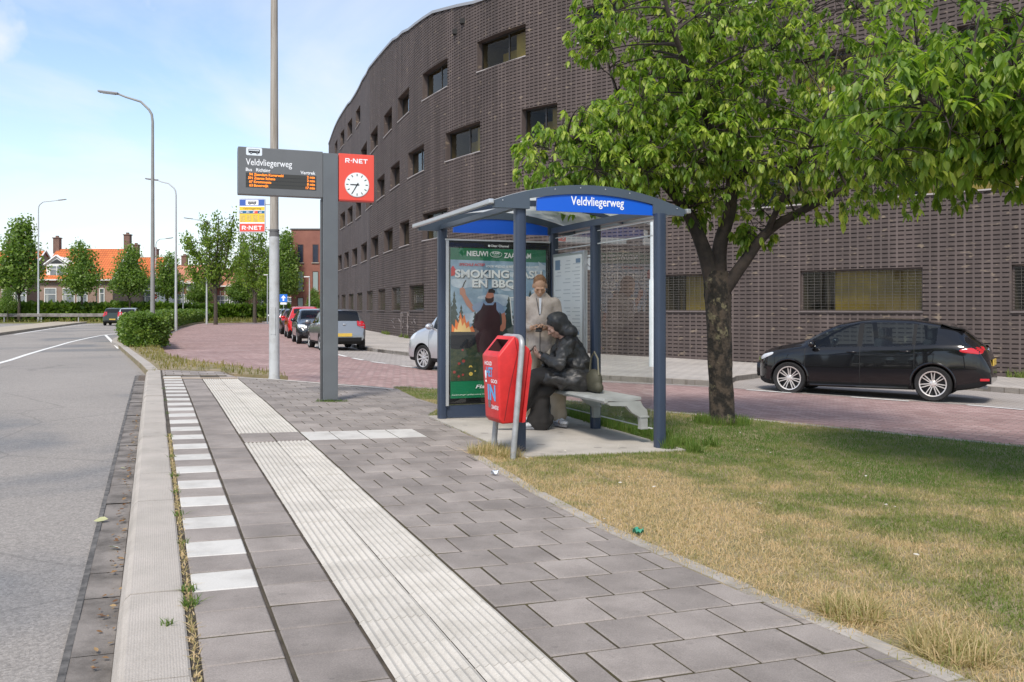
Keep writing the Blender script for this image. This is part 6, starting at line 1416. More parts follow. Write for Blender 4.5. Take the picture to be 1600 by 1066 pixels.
hr = MB(); hr.ball(TW((0,0.012,0.03)), (0.083,0.098,0.10), 18, 12, 0, HW); hro = hr.build('hair', mat('hair_black', (0.016,0.013,0.012), 0.5, var=0.3, scale=60), None); bm = bmesh.new(); bm.from_mesh(hro.data)
bmesh.ops.bisect_plane(bm, geom=bm.verts[:]+bm.edges[:]+bm.faces[:], plane_co=TW((0,-0.055,0.045)), plane_no=HW @ Vector((0,-0.9,-0.5)), clear_outer=True); bm.to_mesh(hro.data); bm.free(); hro.parent = wom; smooth_by_angle(hro.data, 60)
for s in (-1, 1):
    e = MB(); e.ball(TW((s*0.031,-0.0855,0.002)), (0.0085,0.004,0.003), 10, 8, 0, HW); e.build('eye', mat('eye_dark', (0.03,0.02,0.018), 0.2), wom, True)
ct = MB(); ct.chain([(0,0.02,0.53),(0,0.0,0.70),(0,-0.085,0.90)], [0.182,0.158,0.150], 22); ct.chain([(0.06,-0.10,0.93),(0.165,-0.135,0.945),(0.255,-0.24,0.72),(0.115,-0.385,0.79)], [0.105,0.080,0.066,0.048], 16); ct.chain([(-0.06,-0.10,0.93),(-0.165,-0.135,0.945),(-0.255,-0.24,0.72),(-0.125,-0.385,0.79)], [0.105,0.080,0.066,0.048], 16)
ct.chain([(0.12,0.02,0.535),(0.13,-0.18,0.555),(0.11,-0.33,0.575)], [0.125,0.115,0.075], 16); ct.chain([(-0.12,0.02,0.535),(-0.14,-0.18,0.545),(-0.13,-0.34,0.525)], [0.125,0.115,0.080], 16)
ct.chain([(-0.21,-0.05,0.47),(-0.215,-0.30,0.465)], [0.045,0.05], 12); ct.chain([(-0.13,0.13,0.50),(0.13,0.13,0.50)], [0.07,0.07], 12)
for k in range(3): ct.chain([(-0.27,-0.17-k*0.035,0.80-k*0.05),(-0.21,-0.27-k*0.03,0.79-k*0.05)], [0.035,0.035], 8)
fuse(ct, 'coat', M_coat, wom, 0.008, 3, 0.026, 0.10)
tr2 = MB(); tr2.chain([hR,kR,(-0.10,-0.40,0.30),(-0.10,-0.39,0.075)], [0.10,0.092,0.105,0.120], 18); tr2.chain([hL,kL,(0.01,-0.58,0.40),(-0.02,-0.66,0.27)], [0.10,0.09,0.10,0.105], 18); tr2.chain([(-0.10,-0.47,0.10),(-0.10,-0.30,0.10)], [0.075,0.075], 12); tr2.chain([(-0.05,-0.30,0.47),(-0.06,-0.50,0.36),(-0.05,-0.60,0.26)], [0.09,0.09,0.075], 14)
fuse(tr2, 'trousers', M_blk, wom, 0.010, 3, 0.024, 0.15)
shoe(wom, (-0.10,-0.42,0.0), R(6)); shoe(wom, (-0.02,-0.72,0.105), R(0), R(10))
pc = Vector((0.0,-0.515,0.865)); ph = MB(); ph.box((0,0,0), (0.072,0.145,0.009), ch=0.004); po = ph.build('mobile_phone', M_phone)
rw_ = TS-R(103); po.location = Vector((wpos[0],wpos[1],fz_))+Euler((0,0,rw_)).to_matrix() @ pc; po.rotation_euler = (R(48),0,rw_); tag(po, 'dark mobile phone held up by the seated person in the black coat', 'phone')
# shoulder bag on the bench behind her
bgp = SH(1.24, 0.86); bag = thing('shoulder_bag', 'dark olive shoulder bag on the bench behind the seated person', 'bag', (bgp[0], bgp[1], bz+0.012), TS)
q = MB(); q.ball((-0.035,0,0.125), (0.075,0.135,0.125), 18, 12); q.chain([(-0.035,-0.11,0.055),(-0.035,0.11,0.055)], [0.055,0.055], 12); fuse(q, 'bag_body', mat('olive_bag', (0.055,0.052,0.032), 0.7, var=0.3, scale=8), bag, 0.010, 3)
q = MB(); q.tube([(-0.035,-0.11,0.19),(-0.03,-0.08,0.36),(-0.03,0.0,0.43),(-0.03,0.08,0.36),(-0.035,0.11,0.19)], 0.010, 8); q.build('strap', mat('bag_strap', (0.14,0.13,0.09), 0.7), bag, True)
# ------------------------------------------------------------------ trees, hedges, grass
def leaf_mat(name, ca, cb, cc, trans=0.35, rough=0.45):
    m = bpy.data.materials.new(name); m.use_nodes = True; t = m.node_tree; t.nodes.clear()
    a = t.nodes.new('ShaderNodeAttribute'); a.attribute_name = 'rnd'; r_ = t.nodes.new('ShaderNodeValToRGB'); t.links.new(a.outputs['Fac'], r_.inputs[0]); e = r_.color_ramp.elements
    e[0].color = (*ca,1); e[1].color = (*cc,1); x = r_.color_ramp.elements.new(0.55); x.color = (*cb,1)
    p = t.nodes.new('ShaderNodeBsdfPrincipled'); p.inputs['Roughness'].default_value = rough; p.inputs['Specular IOR Level'].default_value = 0.45; t.links.new(r_.outputs[0], p.inputs['Base Color'])
    tl = t.nodes.new('ShaderNodeBsdfTranslucent'); sc_ = t.nodes.new('ShaderNodeVectorMath'); sc_.operation = 'MULTIPLY'; t.links.new(r_.outputs[0], sc_.inputs[0]); sc_.inputs[1].default_value = (1.35,1.5,0.6); t.links.new(sc_.outputs[0], tl.inputs[0])
    mx_ = t.nodes.new('ShaderNodeMixShader'); mx_.inputs[0].default_value = trans; o = t.nodes.new('ShaderNodeOutputMaterial'); t.links.new(p.outputs[0], mx_.inputs[1]); t.links.new(tl.outputs[0], mx_.inputs[2]); t.links.new(mx_.outputs[0], o.inputs[0]); return m
def leaves_detailed(base, dirs, ups, length, width, rnd, curl):
    """curved leaves folded along the midrib: 9 points, 8 faces"""
    n = len(base); d = dirs/np.linalg.norm(dirs, axis=1, keepdims=True); s = np.cross(d, ups); s /= np.linalg.norm(s, axis=1, keepdims=True)+1e-9; u = np.cross(s, d)
    L = length[:,None]; Wd = width[:,None]; cu = curl[:,None]
    def pt(t, w, lift): return base+d*L*t*(1-0.10*cu*t)+s*Wd*w+u*(Wd*lift-L*cu*t*t*0.42)
    pts = [pt(0,0,0), pt(.28,.36,.10), pt(.28,0,-.03), pt(.28,-.36,.10), pt(.58,.40,.10), pt(.58,0,-.04), pt(.58,-.40,.10), pt(.84,.19,.03), pt(.84,0,-.02), pt(.84,-.19,.03), pt(1.0,0,0)]
    v = np.stack(pts, axis=1).reshape(-1,3); k = 11
    fs = [(0,2,1),(0,3,2),(1,2,5,4),(2,3,6,5),(4,5,8,7),(5,6,9,8),(7,8,10),(8,9,10)]
    fl = np.concatenate([np.array(f) for f in fs]); tot = np.array([len(f) for f in fs])
    loops = (np.arange(n)[:,None]*k+fl[None,:]).ravel(); totals = np.tile(tot, n); return v, loops, totals, np.repeat(rnd, len(fs))
def leaves_simple(base, dirs, ups, length, width, rnd):
    n = len(base); d = dirs/np.linalg.norm(dirs, axis=1, keepdims=True); s = np.cross(d, ups); s /= np.linalg.norm(s, axis=1, keepdims=True)+1e-9
    L = length[:,None]; Wd = width[:,None]
    v = np.stack([base, base+d*L*.5+s*Wd*.5, base+d*L, base+d*L*.5-s*Wd*.5], axis=1).reshape(-1,3)
    return v, (np.arange(n)[:,None]*4+np.arange(4)[None,:]).ravel(), np.full(n, 4), rnd
def bez(a, b, bend, k=5):
    a, b = np.array(a, float), np.array(b, float); m = (a+b)/2+bend; return [tuple((1-t)**2*a+2*t*(1-t)*m+t*t*b) for t in np.linspace(0, 1, k)]
def bark(name, c1, c2, c3):
    m = mat(name, c1, 0.95, col2=c2, scale=9, bump=0.035, bscale=34, stretch=(1,1,0.7), thr=(0.44,0.56), detail=10)
    t = m.node_tree; b = t.nodes['Principled BSDF']; src = b.inputs['Base Color'].links[0].from_socket; co = t.nodes.new('ShaderNodeTexCoord'); n = t.nodes.new('ShaderNodeTexNoise'); t.links.new(co.outputs['Object'], n.inputs['Vector']); n.inputs['Scale'].default_value = 4.5; n.inputs['Detail'].default_value = 12; n.inputs['Roughness'].default_value = 0.7
    w = t.nodes.new('ShaderNodeMapRange'); t.links.new(n.outputs['Fac'], w.inputs[0]); w.inputs[1].default_value = 0.57; w.inputs[2].default_value = 0.62
    mx_ = t.nodes.new('ShaderNodeMix'); mx_.data_type = 'RGBA'; t.links.new(w.outputs[0], mx_.inputs[0]); t.links.new(src, mx_.inputs[6]); mx_.inputs[7].default_value = (*c3,1); t.links.new(mx_.outputs[2], b.inputs['Base Color']); return m
M_bark = bark('cherry_bark', (0.062,0.047,0.035), (0.013,0.011,0.009), (0.13,0.115,0.07)); M_limb = mat('limb_bark', (0.062,0.046,0.038), 0.9, col2=(0.030,0.024,0.021), scale=9, bump=0.008, bscale=40)
M_leafC = leaf_mat('cherry_leaf', (0.050,0.110,0.016), (0.185,0.290,0.040), (0.46,0.52,0.11), 0.50)
def lumpy_trunk(mb, pts, rads, n, seed, amp):
    rr = random.Random(seed); ph = [rr.uniform(0, 6.28) for _ in range(6)]; o = len(mb.v); k = len(pts)
    for i, p in enumerate(pts):
        for j in range(n):
            a = 2*math.pi*j/n; e = 1+amp*(math.sin(3*a+ph[0]+i*.13)+0.6*math.sin(5*a+ph[1]-i*.21)+0.5*math.sin(2*a+ph[2]+i*.5)+0.35*math.sin(9*a+i*.9+ph[3]))+rr.uniform(-amp,amp)*0.35
            mb.v.append((p[0]+rads[i]*e*math.cos(a), p[1]+rads[i]*e*math.sin(a), p[2]))
    for i in range(k-1):
        for j in range(n): a, b = o+i*n+j, o+i*n+(j+1) % n; mb.f.append((a,b,b+n,a+n)); mb.m.append(0)
    mb.f.append(tuple(o+(k-1)*n+j for j in range(n))); mb.m.append(0)
def cherry(name, label, at, trunk, limbs, env, n_sec, n_twig, seed, leafL, gaps=(), view_trim=None, bright=0.0):
    rr = random.Random(seed); nr = np.random.default_rng(seed); z = g0(*at)
    t = thing(name, label, 'tree', (at[0], at[1], z)); tb = MB(); pts, rads = trunk; dens = []
    for i in range(len(pts)-1):
        for k in range(9): f = k/9; dens.append(([pts[i][q]*(1-f)+pts[i+1][q]*f for q in range(3)], rads[i]*(1-f)+rads[i+1]*f))
    dens.append((pts[-1], rads[-1])); lumpy_trunk(tb, [d[0] for d in dens], [d[1] for d in dens], 40, seed, 0.05)
    tb.build('trunk', M_bark, t, 60)
    lm = MB(); nodes = []
    for pl, r0, r1 in limbs:
        q = smoothline3(pl, 6); rs = np.linspace(r0, r1, len(q)); lm.tube(q, list(rs), 10)
        nodes += [(np.array(p), r) for p, r in zip(q, rs)][3:]
    def sample():
        while True:
            c, r, w = rr.choices(env, [e[2] for e in env])[0]; v = nr.normal(size=3); v /= np.linalg.norm(v); rad = rr.random()**0.42
            p = np.array(c)+v*np.array(r)*rad
            if any(np.linalg.norm((p-np.array(gc))/np.array(gr)) < 1 for gc, gr in gaps): continue
            return p
    def attach(p, nd, up=True):
        P_ = np.array([q[0] for q in nd]); d = np.linalg.norm(P_-p, axis=1)+np.maximum(0, P_[:,2]-p[2])*0.8; return nd[int(np.argmin(d))]
    sec = []
    for _ in range(n_sec):
        p = sample(); a, r = attach(p, nodes); ln = np.linalg.norm(p-a)
        if ln < 0.15: continue
        q = bez(a, p, np.array((rr.uniform(-.1,.1), rr.uniform(-.1,.1), 0.12))*ln, 7); r0 = min(r*0.6, 0.012+0.008*ln); lm.tube(q, list(np.linspace(r0, 0.004, 7)), 6, cap=False); sec += [(np.array(x), 0.006) for x in q[2:]]
    lm.build('limbs', M_limb, t, True)
    tw = MB(); B, D, UPS, LN, WD, RN, CU = [], [], [], [], [], [], []
    for _ in range(n_twig):
        p = sample(); a, r = attach(p, sec); ln = np.linalg.norm(p-a)
        if ln > 0.9: p = a+(p-a)*0.9/ln; ln = 0.9
        e = p+np.array((0,0,-0.12*ln)); q = bez(a, e, np.array((0,0,0.16*ln)), 4); tw.tube(q, [0.0045,0.004,0.003,0.002], 4, cap=False)
        dt = np.array(q[-1])-np.array(q[-2]); dt /= np.linalg.norm(dt)+1e-9; nl = rr.randint(7, 11); tone = rr.gauss(0, 0.17)
        for k in range(nl):
            f = rr.random(); base = np.array(q[2])*(1-f)+np.array(q[3])*f if k > 4 else np.array(q[3]); az = rr.uniform(0, 6.283)
            out = np.array((math.cos(az), math.sin(az), 0)); d = out*rr.uniform(0.45,1.0)+dt*0.35+np.array((0,0,-rr.uniform(0.25,1.0)))
            B.append(base+np.array((0,0,rr.uniform(-.02,.02)))); D.append(d); UPS.append((out[0]*0.3,out[1]*0.3,1.0)); L_ = leafL*rr.uniform(0.62,1.15); LN.append(L_); WD.append(L_*rr.uniform(0.40,0.50))
            RN.append(min(1, max(0, 0.50+bright+tone+rr.gauss(0,0.15)))); CU.append(rr.uniform(0.25,1.0))
    tw.build('twigs', M_limb, t)
    v, l, tt, rn = leaves_detailed(np.array(B), np.array(D), np.array(UPS, float), np.array(LN), np.array(WD), np.array(RN), np.array(CU))
    link('crown', arrays_mesh('crown', v, l, tt, M_leafC, None, {'rnd': ('FACE', rn)}, True), t); return t
def smoothline3(pl, k):
    P_ = [np.array(p, float) for p in pl]; P_ = [2*P_[0]-P_[1]]+P_+[2*P_[-1]-P_[-2]]; out = []
    for i in range(1, len(P_)-2):
        for j in range(k):
            t = j/k; a, b, c, d = P_[i-1:i+3]; out.append(tuple(0.5*((2*b)+(-a+c)*t+(2*a-5*b+4*c-d)*t*t+(-a+3*b-3*c+d)*t**3)))
    out.append(tuple(P_[-2])); return out
tp = U(1127, 661); tz = g0(*tp)
trunk = ([(0.03,0,-0.15),(0.02,0,0.0),(0.01,0,0.12),(0.0,0,0.5),(-0.02,0,1.0),(-0.04,0,1.5),(-0.055,0,1.72),(-0.055,0,1.86)], [0.20,0.166,0.150,0.142,0.146,0.154,0.165,0.12])
limbs = [([(-0.10,0.0,1.70),(-0.22,0.02,2.15),(-0.45,-0.05,2.60),(-0.85,-0.2,3.0),(-1.6,-0.4,3.35),(-2.2,-0.5,3.45)], 0.105, 0.018),
 ([(-0.03,0.03,1.75),(0.0,0.05,2.2),(0.15,0.1,2.75),(0.1,0.2,3.6),(-0.1,0.3,4.8),(0.0,0.3,5.8)], 0.105, 0.02),
 ([(0.03,-0.02,1.62),(0.25,-0.08,1.95),(0.55,-0.15,2.35),(1.0,-0.3,2.62),(1.6,-0.5,2.95),(2.3,-0.8,3.4)], 0.088, 0.018),
 ([(-0.3,0.0,2.4),(-0.6,0.5,3.0),(-1.0,0.9,3.8),(-1.3,1.1,4.8)], 0.06, 0.015), ([(0.12,0.1,2.7),(0.5,0.5,3.4),(0.9,0.9,4.3),(1.2,1.1,5.2)], 0.06, 0.015),
 ([(0.1,0.15,3.2),(-0.4,-0.5,3.9),(-0.8,-1.0,4.6),(-1.0,-1.2,5.3)], 0.05, 0.014), ([(0.5,-0.15,2.3),(0.7,-0.7,3.0),(0.9,-1.2,3.6)], 0.04, 0.012)]
env = [((-1.55,-0.4,3.15),(1.05,1.0,0.66),1.9), ((-0.75,-0.2,3.6),(1.15,1.2,0.95),2.2), ((0.2,0.0,3.3),(1.3,1.3,0.8),1.7), ((1.5,-0.4,3.4),(1.4,1.3,0.95),2.0), ((-0.35,0,4.7),(1.35,1.4,1.2),2.8), ((1.1,0.1,4.8),(1.5,1.4,1.1),1.5), ((-1.62,-0.2,4.75),(0.3,0.4,0.75),0.28), ((-0.3,0.1,2.62),(0.4,0.4,0.25),0.10), ((0.35,0.0,2.32),(0.32,0.25,0.22),0.09)]
gaps = [((-1.85,-0.3,4.1),(0.62,1.5,0.32))]
cherry('cherry_tree', 'cherry tree with a thick dark trunk growing in the lawn right behind the bus shelter', tp, trunk, limbs, env, 220, 3500, 21, 0.116, gaps, bright=0.12)
t2 = (5.6, 7.3)
trunk2 = ([(0,0,-0.15),(0,0,0),(0.0,0,0.8),(-0.03,0,1.75)], [0.24,0.19,0.165,0.17])
limbs2 = [([(-0.05,0,1.7),(-0.6,-0.2,2.3),(-1.5,-0.4,2.75),(-2.6,-0.5,3.1)], 0.09, 0.015), ([(0,0,1.7),(-0.2,-0.5,2.4),(-0.7,-1.2,2.8),(-1.3,-1.9,3.0)], 0.08, 0.015), ([(0,0,1.7),(0.1,0.1,2.8),(0,0.2,4.2)], 0.09, 0.02), ([(0,0,1.7),(-0.4,0.6,2.5),(-1.0,1.3,3.0),(-1.9,1.8,3.5)], 0.08, 0.015)]
env2 = [((-2.1,-0.3,3.05),(1.05,1.1,0.58),1.5), ((-1.2,-0.6,2.95),(1.1,1.2,0.66),1.9), ((-1.5,0.8,3.3),(1.4,1.2,0.8),1.9), ((-0.2,-0.9,3.0),(1.2,1.2,0.72),1.4), ((-0.8,0,3.9),(1.8,1.7,0.9),1.2), ((-1.4,-1.6,3.1),(0.9,0.8,0.55),1.0)]
cherry('cherry_tree', 'cherry tree whose large leaved branches hang into the picture from the right edge', t2, trunk2, limbs2, env2, 200, 2700, 33, 0.124, bright=0.04)

# ---- far trees: shared crowns of small leaf faces
M_leafF = leaf_mat('street_tree_leaf', (0.080,0.145,0.032), (0.165,0.255,0.055), (0.30,0.38,0.10), 0.48); M_leafG = leaf_mat('maple_leaf', (0.095,0.165,0.026), (0.19,0.28,0.048), (0.33,0.41,0.085), 0.48)
M_tr = mat('street_tree_bark', (0.085,0.068,0.052), 0.9, var=0.4, scale=6)
def tree_proto(seed, blobs, n, leaf, height, lm_, branches, up=0.0):
    nr = np.random.default_rng(seed); wts = np.array([b[2] for b in blobs], float); wts /= wts.sum(); idx = nr.choice(len(blobs), n, p=wts)
    c = np.array([b[0] for b in blobs])[idx]; r_ = np.array([b[1] for b in blobs])[idx]; v = nr.normal(size=(n,3)); v /= np.linalg.norm(v, axis=1, keepdims=True); cl = v*(nr.random((n,1))**0.45)
    # gather leaves into sprays so that gaps open between them
    ns = n//14; si = nr.integers(0, ns, n); sp_c = (c[:ns]+cl[:ns]*r_[:ns]); P_ = sp_c[si]+nr.normal(size=(n,3))*leaf*1.15; tone = nr.normal(0, 0.17, ns)[si]
    D = nr.normal(size=(n,3)); D[:,2] += up; UPS = nr.normal(size=(n,3)); UPS[:,2] += 1.0; L = leaf*nr.uniform(0.6,1.25,n)
    rn = np.clip(0.48+tone+nr.normal(0,0.12,n), 0, 1); vv, l, tt, rr_ = leaves_simple(P_, D, UPS, L, L*0.75, rn)
    crown = arrays_mesh('crown', vv, l, tt, lm_, None, {'rnd': ('FACE', rr_)})
    mb = MB(); rg = random.Random(seed)
    for pl, r0, r1 in branches: q = smoothline3(pl, 5); mb.tube(q, list(np.linspace(r0, r1, len(q))), 8)
    for k in range(70): 
        b = sp_c[rg.randrange(ns)]; pl, r0, r1 = rg.choice(branches); a = np.array(pl[rg.randrange(1, len(pl))]); mb.tube(bez(a, b, np.array((0,0,0.3)), 4), [0.03,0.022,0.015,0.008], 4, cap=False)
    me = bpy.data.meshes.new('trunk'); me.from_pydata(mb.v, [], mb.f); me.materials.append(M_tr); smooth_by_angle(me, 60); return me, crown
P_round = tree_proto(1, [((0,0,4.2),(2.1,2.1,1.6),3),((0.2,0,5.6),(1.4,1.4,1.3),1.6),((-0.3,0.2,6.7),(0.7,0.7,0.8),0.6),((-1.0,0,3.6),(1.2,1.2,0.8),1),((1.1,0.2,3.7),(1.2,1.2,0.9),1)], 6500, 0.25, 7, M_leafF, [([(0,0,-.2),(0,0,1.5),(0.05,0,3),(0.1,0,6.4)], 0.14, 0.03),([(0,0,2.2),(0.6,0.2,3.2),(1.2,0.3,4.2)], 0.07, 0.02),([(0,0,2.3),(-0.6,-0.2,3.3),(-1.3,-0.2,4.3)], 0.07, 0.02)])
P_tall = tree_proto(2, [((0,0,4.6),(2.3,2.0,1.8),3),((0.1,0,6.6),(1.5,1.4,1.5),2),((0.3,0,8.2),(0.8,0.8,1.0),0.9),((-1.2,0.3,4.2),(1.3,1.2,1.1),1)], 7500, 0.28, 9, M_leafF, [([(0,0,-.2),(0,0,2),(0,0,4),(0.2,0,8)], 0.16, 0.03),([(0,0,2.4),(0.7,0.1,3.6),(1.4,0.1,5)], 0.08, 0.02),([(0,0,2.5),(-0.8,0,3.6),(-1.5,0.1,4.8)], 0.08, 0.02)])
FB = [([(0,0,-.2),(0,0,1.6),(0,0,3.2),(0.1,0,5.5),(0.25,0,7.6),(0.3,0,9.4)], 0.24, 0.04),([(0,0,2.9),(-0.9,0,4.4),(-1.9,0,5.7),(-2.7,0.1,6.6),(-3.2,0.1,7.3)], 0.12, 0.025),([(0,0,3.1),(0.9,0.1,5),(1.4,0.2,7.2),(1.7,0.2,8.4),(1.85,0.2,9.5)], 0.12, 0.03),([(0,0,3.0),(1.2,0,4.0),(2.4,0.1,5.2),(3.1,0.1,6.2)], 0.10, 0.025),([(0,0,3.3),(-0.5,0,5.2),(-0.9,0,7.2),(-1.1,0,9.0)], 0.10, 0.025),([(0,0,3.4),(0.3,0.9,5.0),(0.6,1.3,7.6)], 0.09, 0.02),([(0,0,3.4),(-0.4,-0.9,5.0),(-0.5,-1.3,7.4)], 0.09, 0.02),([(0,0,2.6),(-1.3,0.2,3.6),(-2.4,0.2,4.3),(-3.0,0.2,5.0)], 0.08, 0.02)]
fb = []
for pl, _, _ in FB:
    q = smoothline3(pl, 6)
    for p in q:
        if p[2] > 3.9 or abs(p[0]) > 1.2: fb.append((p, (0.46,0.46,0.42), 1.0 if p[2] < 8.6 else 0.5))
P_fork = tree_proto(3, fb, 6800, 0.25, 10, M_leafG, FB, up=0.5)
first = {}
def far_tree(proto, key, px, Y, ytop, Hp, wscale, label, rz=0.0):
    x = (px-800)/1400*Y; z = g0(x, Y); s_ = (CAM_H+(HY-ytop)*Y/1400-z)/Hp
    t = thing('street_tree', label, 'tree', (x, Y, z), rz, 'street trees along the far road'); t.scale = (s_*wscale, s_*wscale, s_); link('trunk', proto[0], t); link('crown', proto[1], t); return t
far_tree(P_tall, 't', 30, 98, 347, 9.1, 1.0, 'tall bushy green tree at the left edge in front of the houses', 0.4)
far_tree(P_round, 'r', 128, 99, 381, 7.4, 0.95, 'round green tree in front of the orange roofed house', 1.9)
far_tree(P_round, 'r', 203, 99, 387, 7.4, 0.92, 'round green tree just left of the largest street lamp', 3.1)
far_tree(P_round, 'r', 262, 104, 398, 7.4, 0.9, 'round green tree between the largest lamp and the slender pale lamp', 4.4)
far_tree(P_fork, 'f', 337, 86, 333, 9.7, 0.80, 'forked tree with upswept open branches beside the far street lamp', 0.1)
far_tree(P_fork, 'f', 398, 97, 356, 9.7, 0.85, 'forked tree left of the tall light pole and below the stop flag', 2.6)
far_tree(P_tall, 't', 447, 102, 367, 9.1, 0.8, 'dense tree between the tall light pole and the red brick block', 2.0)
far_tree(P_round, 'r', 375, 112, 424, 7.4, 1.1, 'low round tree between the two forked trees', 5.2)
far_tree(P_round, 'r', 312, 114, 430, 7.4, 1.0, 'low round tree left of the forked tree in front of the red terrace', 0.8)
far_tree(P_round, 'r', 425, 116, 428, 7.4, 1.2, 'low round tree farthest back behind the tall light pole', 1.2)
far_tree(P_round, 'r', 12, 95, 450, 7.4, 0.9, 'small round shrub like tree at the far left behind the hedge', 2.2)
far_tree(P_round, 'r', 491, 100, 452, 7.4, 0.8, 'small bushy tree at the foot of the red brick block', 0.3)

# ---- hedges
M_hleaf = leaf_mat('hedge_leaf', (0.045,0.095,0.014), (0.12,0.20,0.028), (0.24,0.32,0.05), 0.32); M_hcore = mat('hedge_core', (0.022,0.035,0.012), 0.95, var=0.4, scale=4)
def hedge(name, label, line, width, height, n, leaf, seed, taper=None):
    nr = np.random.default_rng(seed); P_ = np.array(line, float); sg = np.linalg.norm(np.diff(P_, axis=0), axis=1); S_ = np.concatenate([[0], np.cumsum(sg)])
    # leaves: denser at the near end, gathered in lumps
    d0 = np.linalg.norm(P_[0]); s_ = S_[-1]*nr.random(n)**(2.3 if taper else 1.0); x = np.interp(s_, S_, P_[:,0]); y = np.interp(s_, S_, P_[:,1])
    i = np.clip(np.searchsorted(S_, s_)-1, 0, len(sg)-1); dirs = (np.diff(P_, axis=0)/sg[:,None])[i]; nn = np.stack([-dirs[:,1], dirs[:,0]], 1)
    a = nr.uniform(0, math.pi, n); ends = nr.random(n) < 0.0
    height_ = height*(1+(0.22*s_/S_[-1] if taper else 0)); lump = 0.82+0.36*vnoise(s_*1.0, a*1.4, 1.3, seed); ca, sa = np.cos(a), np.sin(a); sq = lambda q: np.sign(q)*np.abs(q)**0.45
    hx = sq(ca)*width/2*lump; hz = (0.10+sq(sa)*(height_-0.10)*(0.93+0.10*lump)); hz = np.where(nr.random(n) < 0.45, nr.uniform(0.05, 1, n)*hz, hz); hx = np.where(hz < height*0.85, np.sign(hx)*width/2*lump*(0.86+0.14*np.sin(hz*3)), hx)
    endr = np.minimum(1, np.sqrt(np.clip(s_/ (width*0.6), 0, 1)*1.0+0.01)) if taper else 1.0; hx *= endr
    if taper:
        e_ = nr.random(n) < 0.06; th = nr.uniform(-math.pi/2, math.pi/2, n); hx = np.where(e_, np.sin(th)*width*0.47*lump, hx); s_ = np.where(e_, width*0.55*(1-np.cos(th)), s_); hz = np.where(e_, nr.uniform(0.05, 1.0, n)*height, hz); x = np.interp(s_, S_, P_[:,0]); y = np.interp(s_, S_, P_[:,1])
    z = np.array([g0(p, q) for p, q in zip(x, y)]); pos = np.stack([x+nn[:,0]*hx, y+nn[:,1]*hx, z+hz], 1)+nr.normal(size=(n,3))*0.05
    dist = np.linalg.norm(pos[:,:2], axis=1); L = leaf*nr.uniform(0.6,1.3,n)*np.clip(dist/30, 1, 2.4); D = nr.normal(size=(n,3))+np.stack([nn[:,0]*np.sign(hx), nn[:,1]*np.sign(hx), 0.5+0*hx],1)*0.7; UPS = nr.normal(size=(n,3)); rn = np.clip(0.45+0.5*(vnoise(s_*3, hz*3+hx, 1.7, seed+3)-0.5)+nr.normal(0,0.15,n), 0, 1)
    v, l, tt, rr_ = leaves_simple(pos, D, UPS, L, L*0.7, rn); t = thing(name, label, 'hedge', (0,0,0)); link('foliage', arrays_mesh('foliage', v, l, tt, M_hleaf, None, {'rnd': ('FACE', rr_)}), t)
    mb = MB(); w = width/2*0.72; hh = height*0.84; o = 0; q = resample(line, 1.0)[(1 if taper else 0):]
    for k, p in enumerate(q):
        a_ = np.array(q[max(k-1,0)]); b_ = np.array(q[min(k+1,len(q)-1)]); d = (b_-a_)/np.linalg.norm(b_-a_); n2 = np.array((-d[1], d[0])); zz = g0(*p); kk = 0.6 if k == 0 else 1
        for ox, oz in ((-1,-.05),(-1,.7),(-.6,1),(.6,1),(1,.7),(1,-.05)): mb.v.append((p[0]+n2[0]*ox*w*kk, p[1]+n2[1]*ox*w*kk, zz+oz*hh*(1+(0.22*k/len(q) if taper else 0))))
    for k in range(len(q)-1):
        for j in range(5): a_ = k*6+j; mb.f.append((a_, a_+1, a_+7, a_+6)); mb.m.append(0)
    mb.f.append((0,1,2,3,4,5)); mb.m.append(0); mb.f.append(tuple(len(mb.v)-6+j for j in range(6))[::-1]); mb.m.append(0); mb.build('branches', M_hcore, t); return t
hl = smoothline([(-12.62,30.8),(-14.75,36),(-16.9,40.3),(-21.4,52.5),(-27.0,70.3),(-32.8,90),(-36,105)], 6)
hedge('hedge', 'clipped green hedge on the grass wedge between the two roads', hl, 1.3, 1.0, 46000, 0.085, 5, True)
hedge('hedge', 'long low hedge behind the guard rail in front of the houses', [(-66,99),(-50,99.5),(-38,100)], 1.6, 1.75, 9000, 0.24, 6)
hedge('hedge', 'far low hedge behind the grass strip below the forked trees', [(-41,108),(-30,112),(-20,117)], 1.6, 1.6, 5000, 0.26, 7)
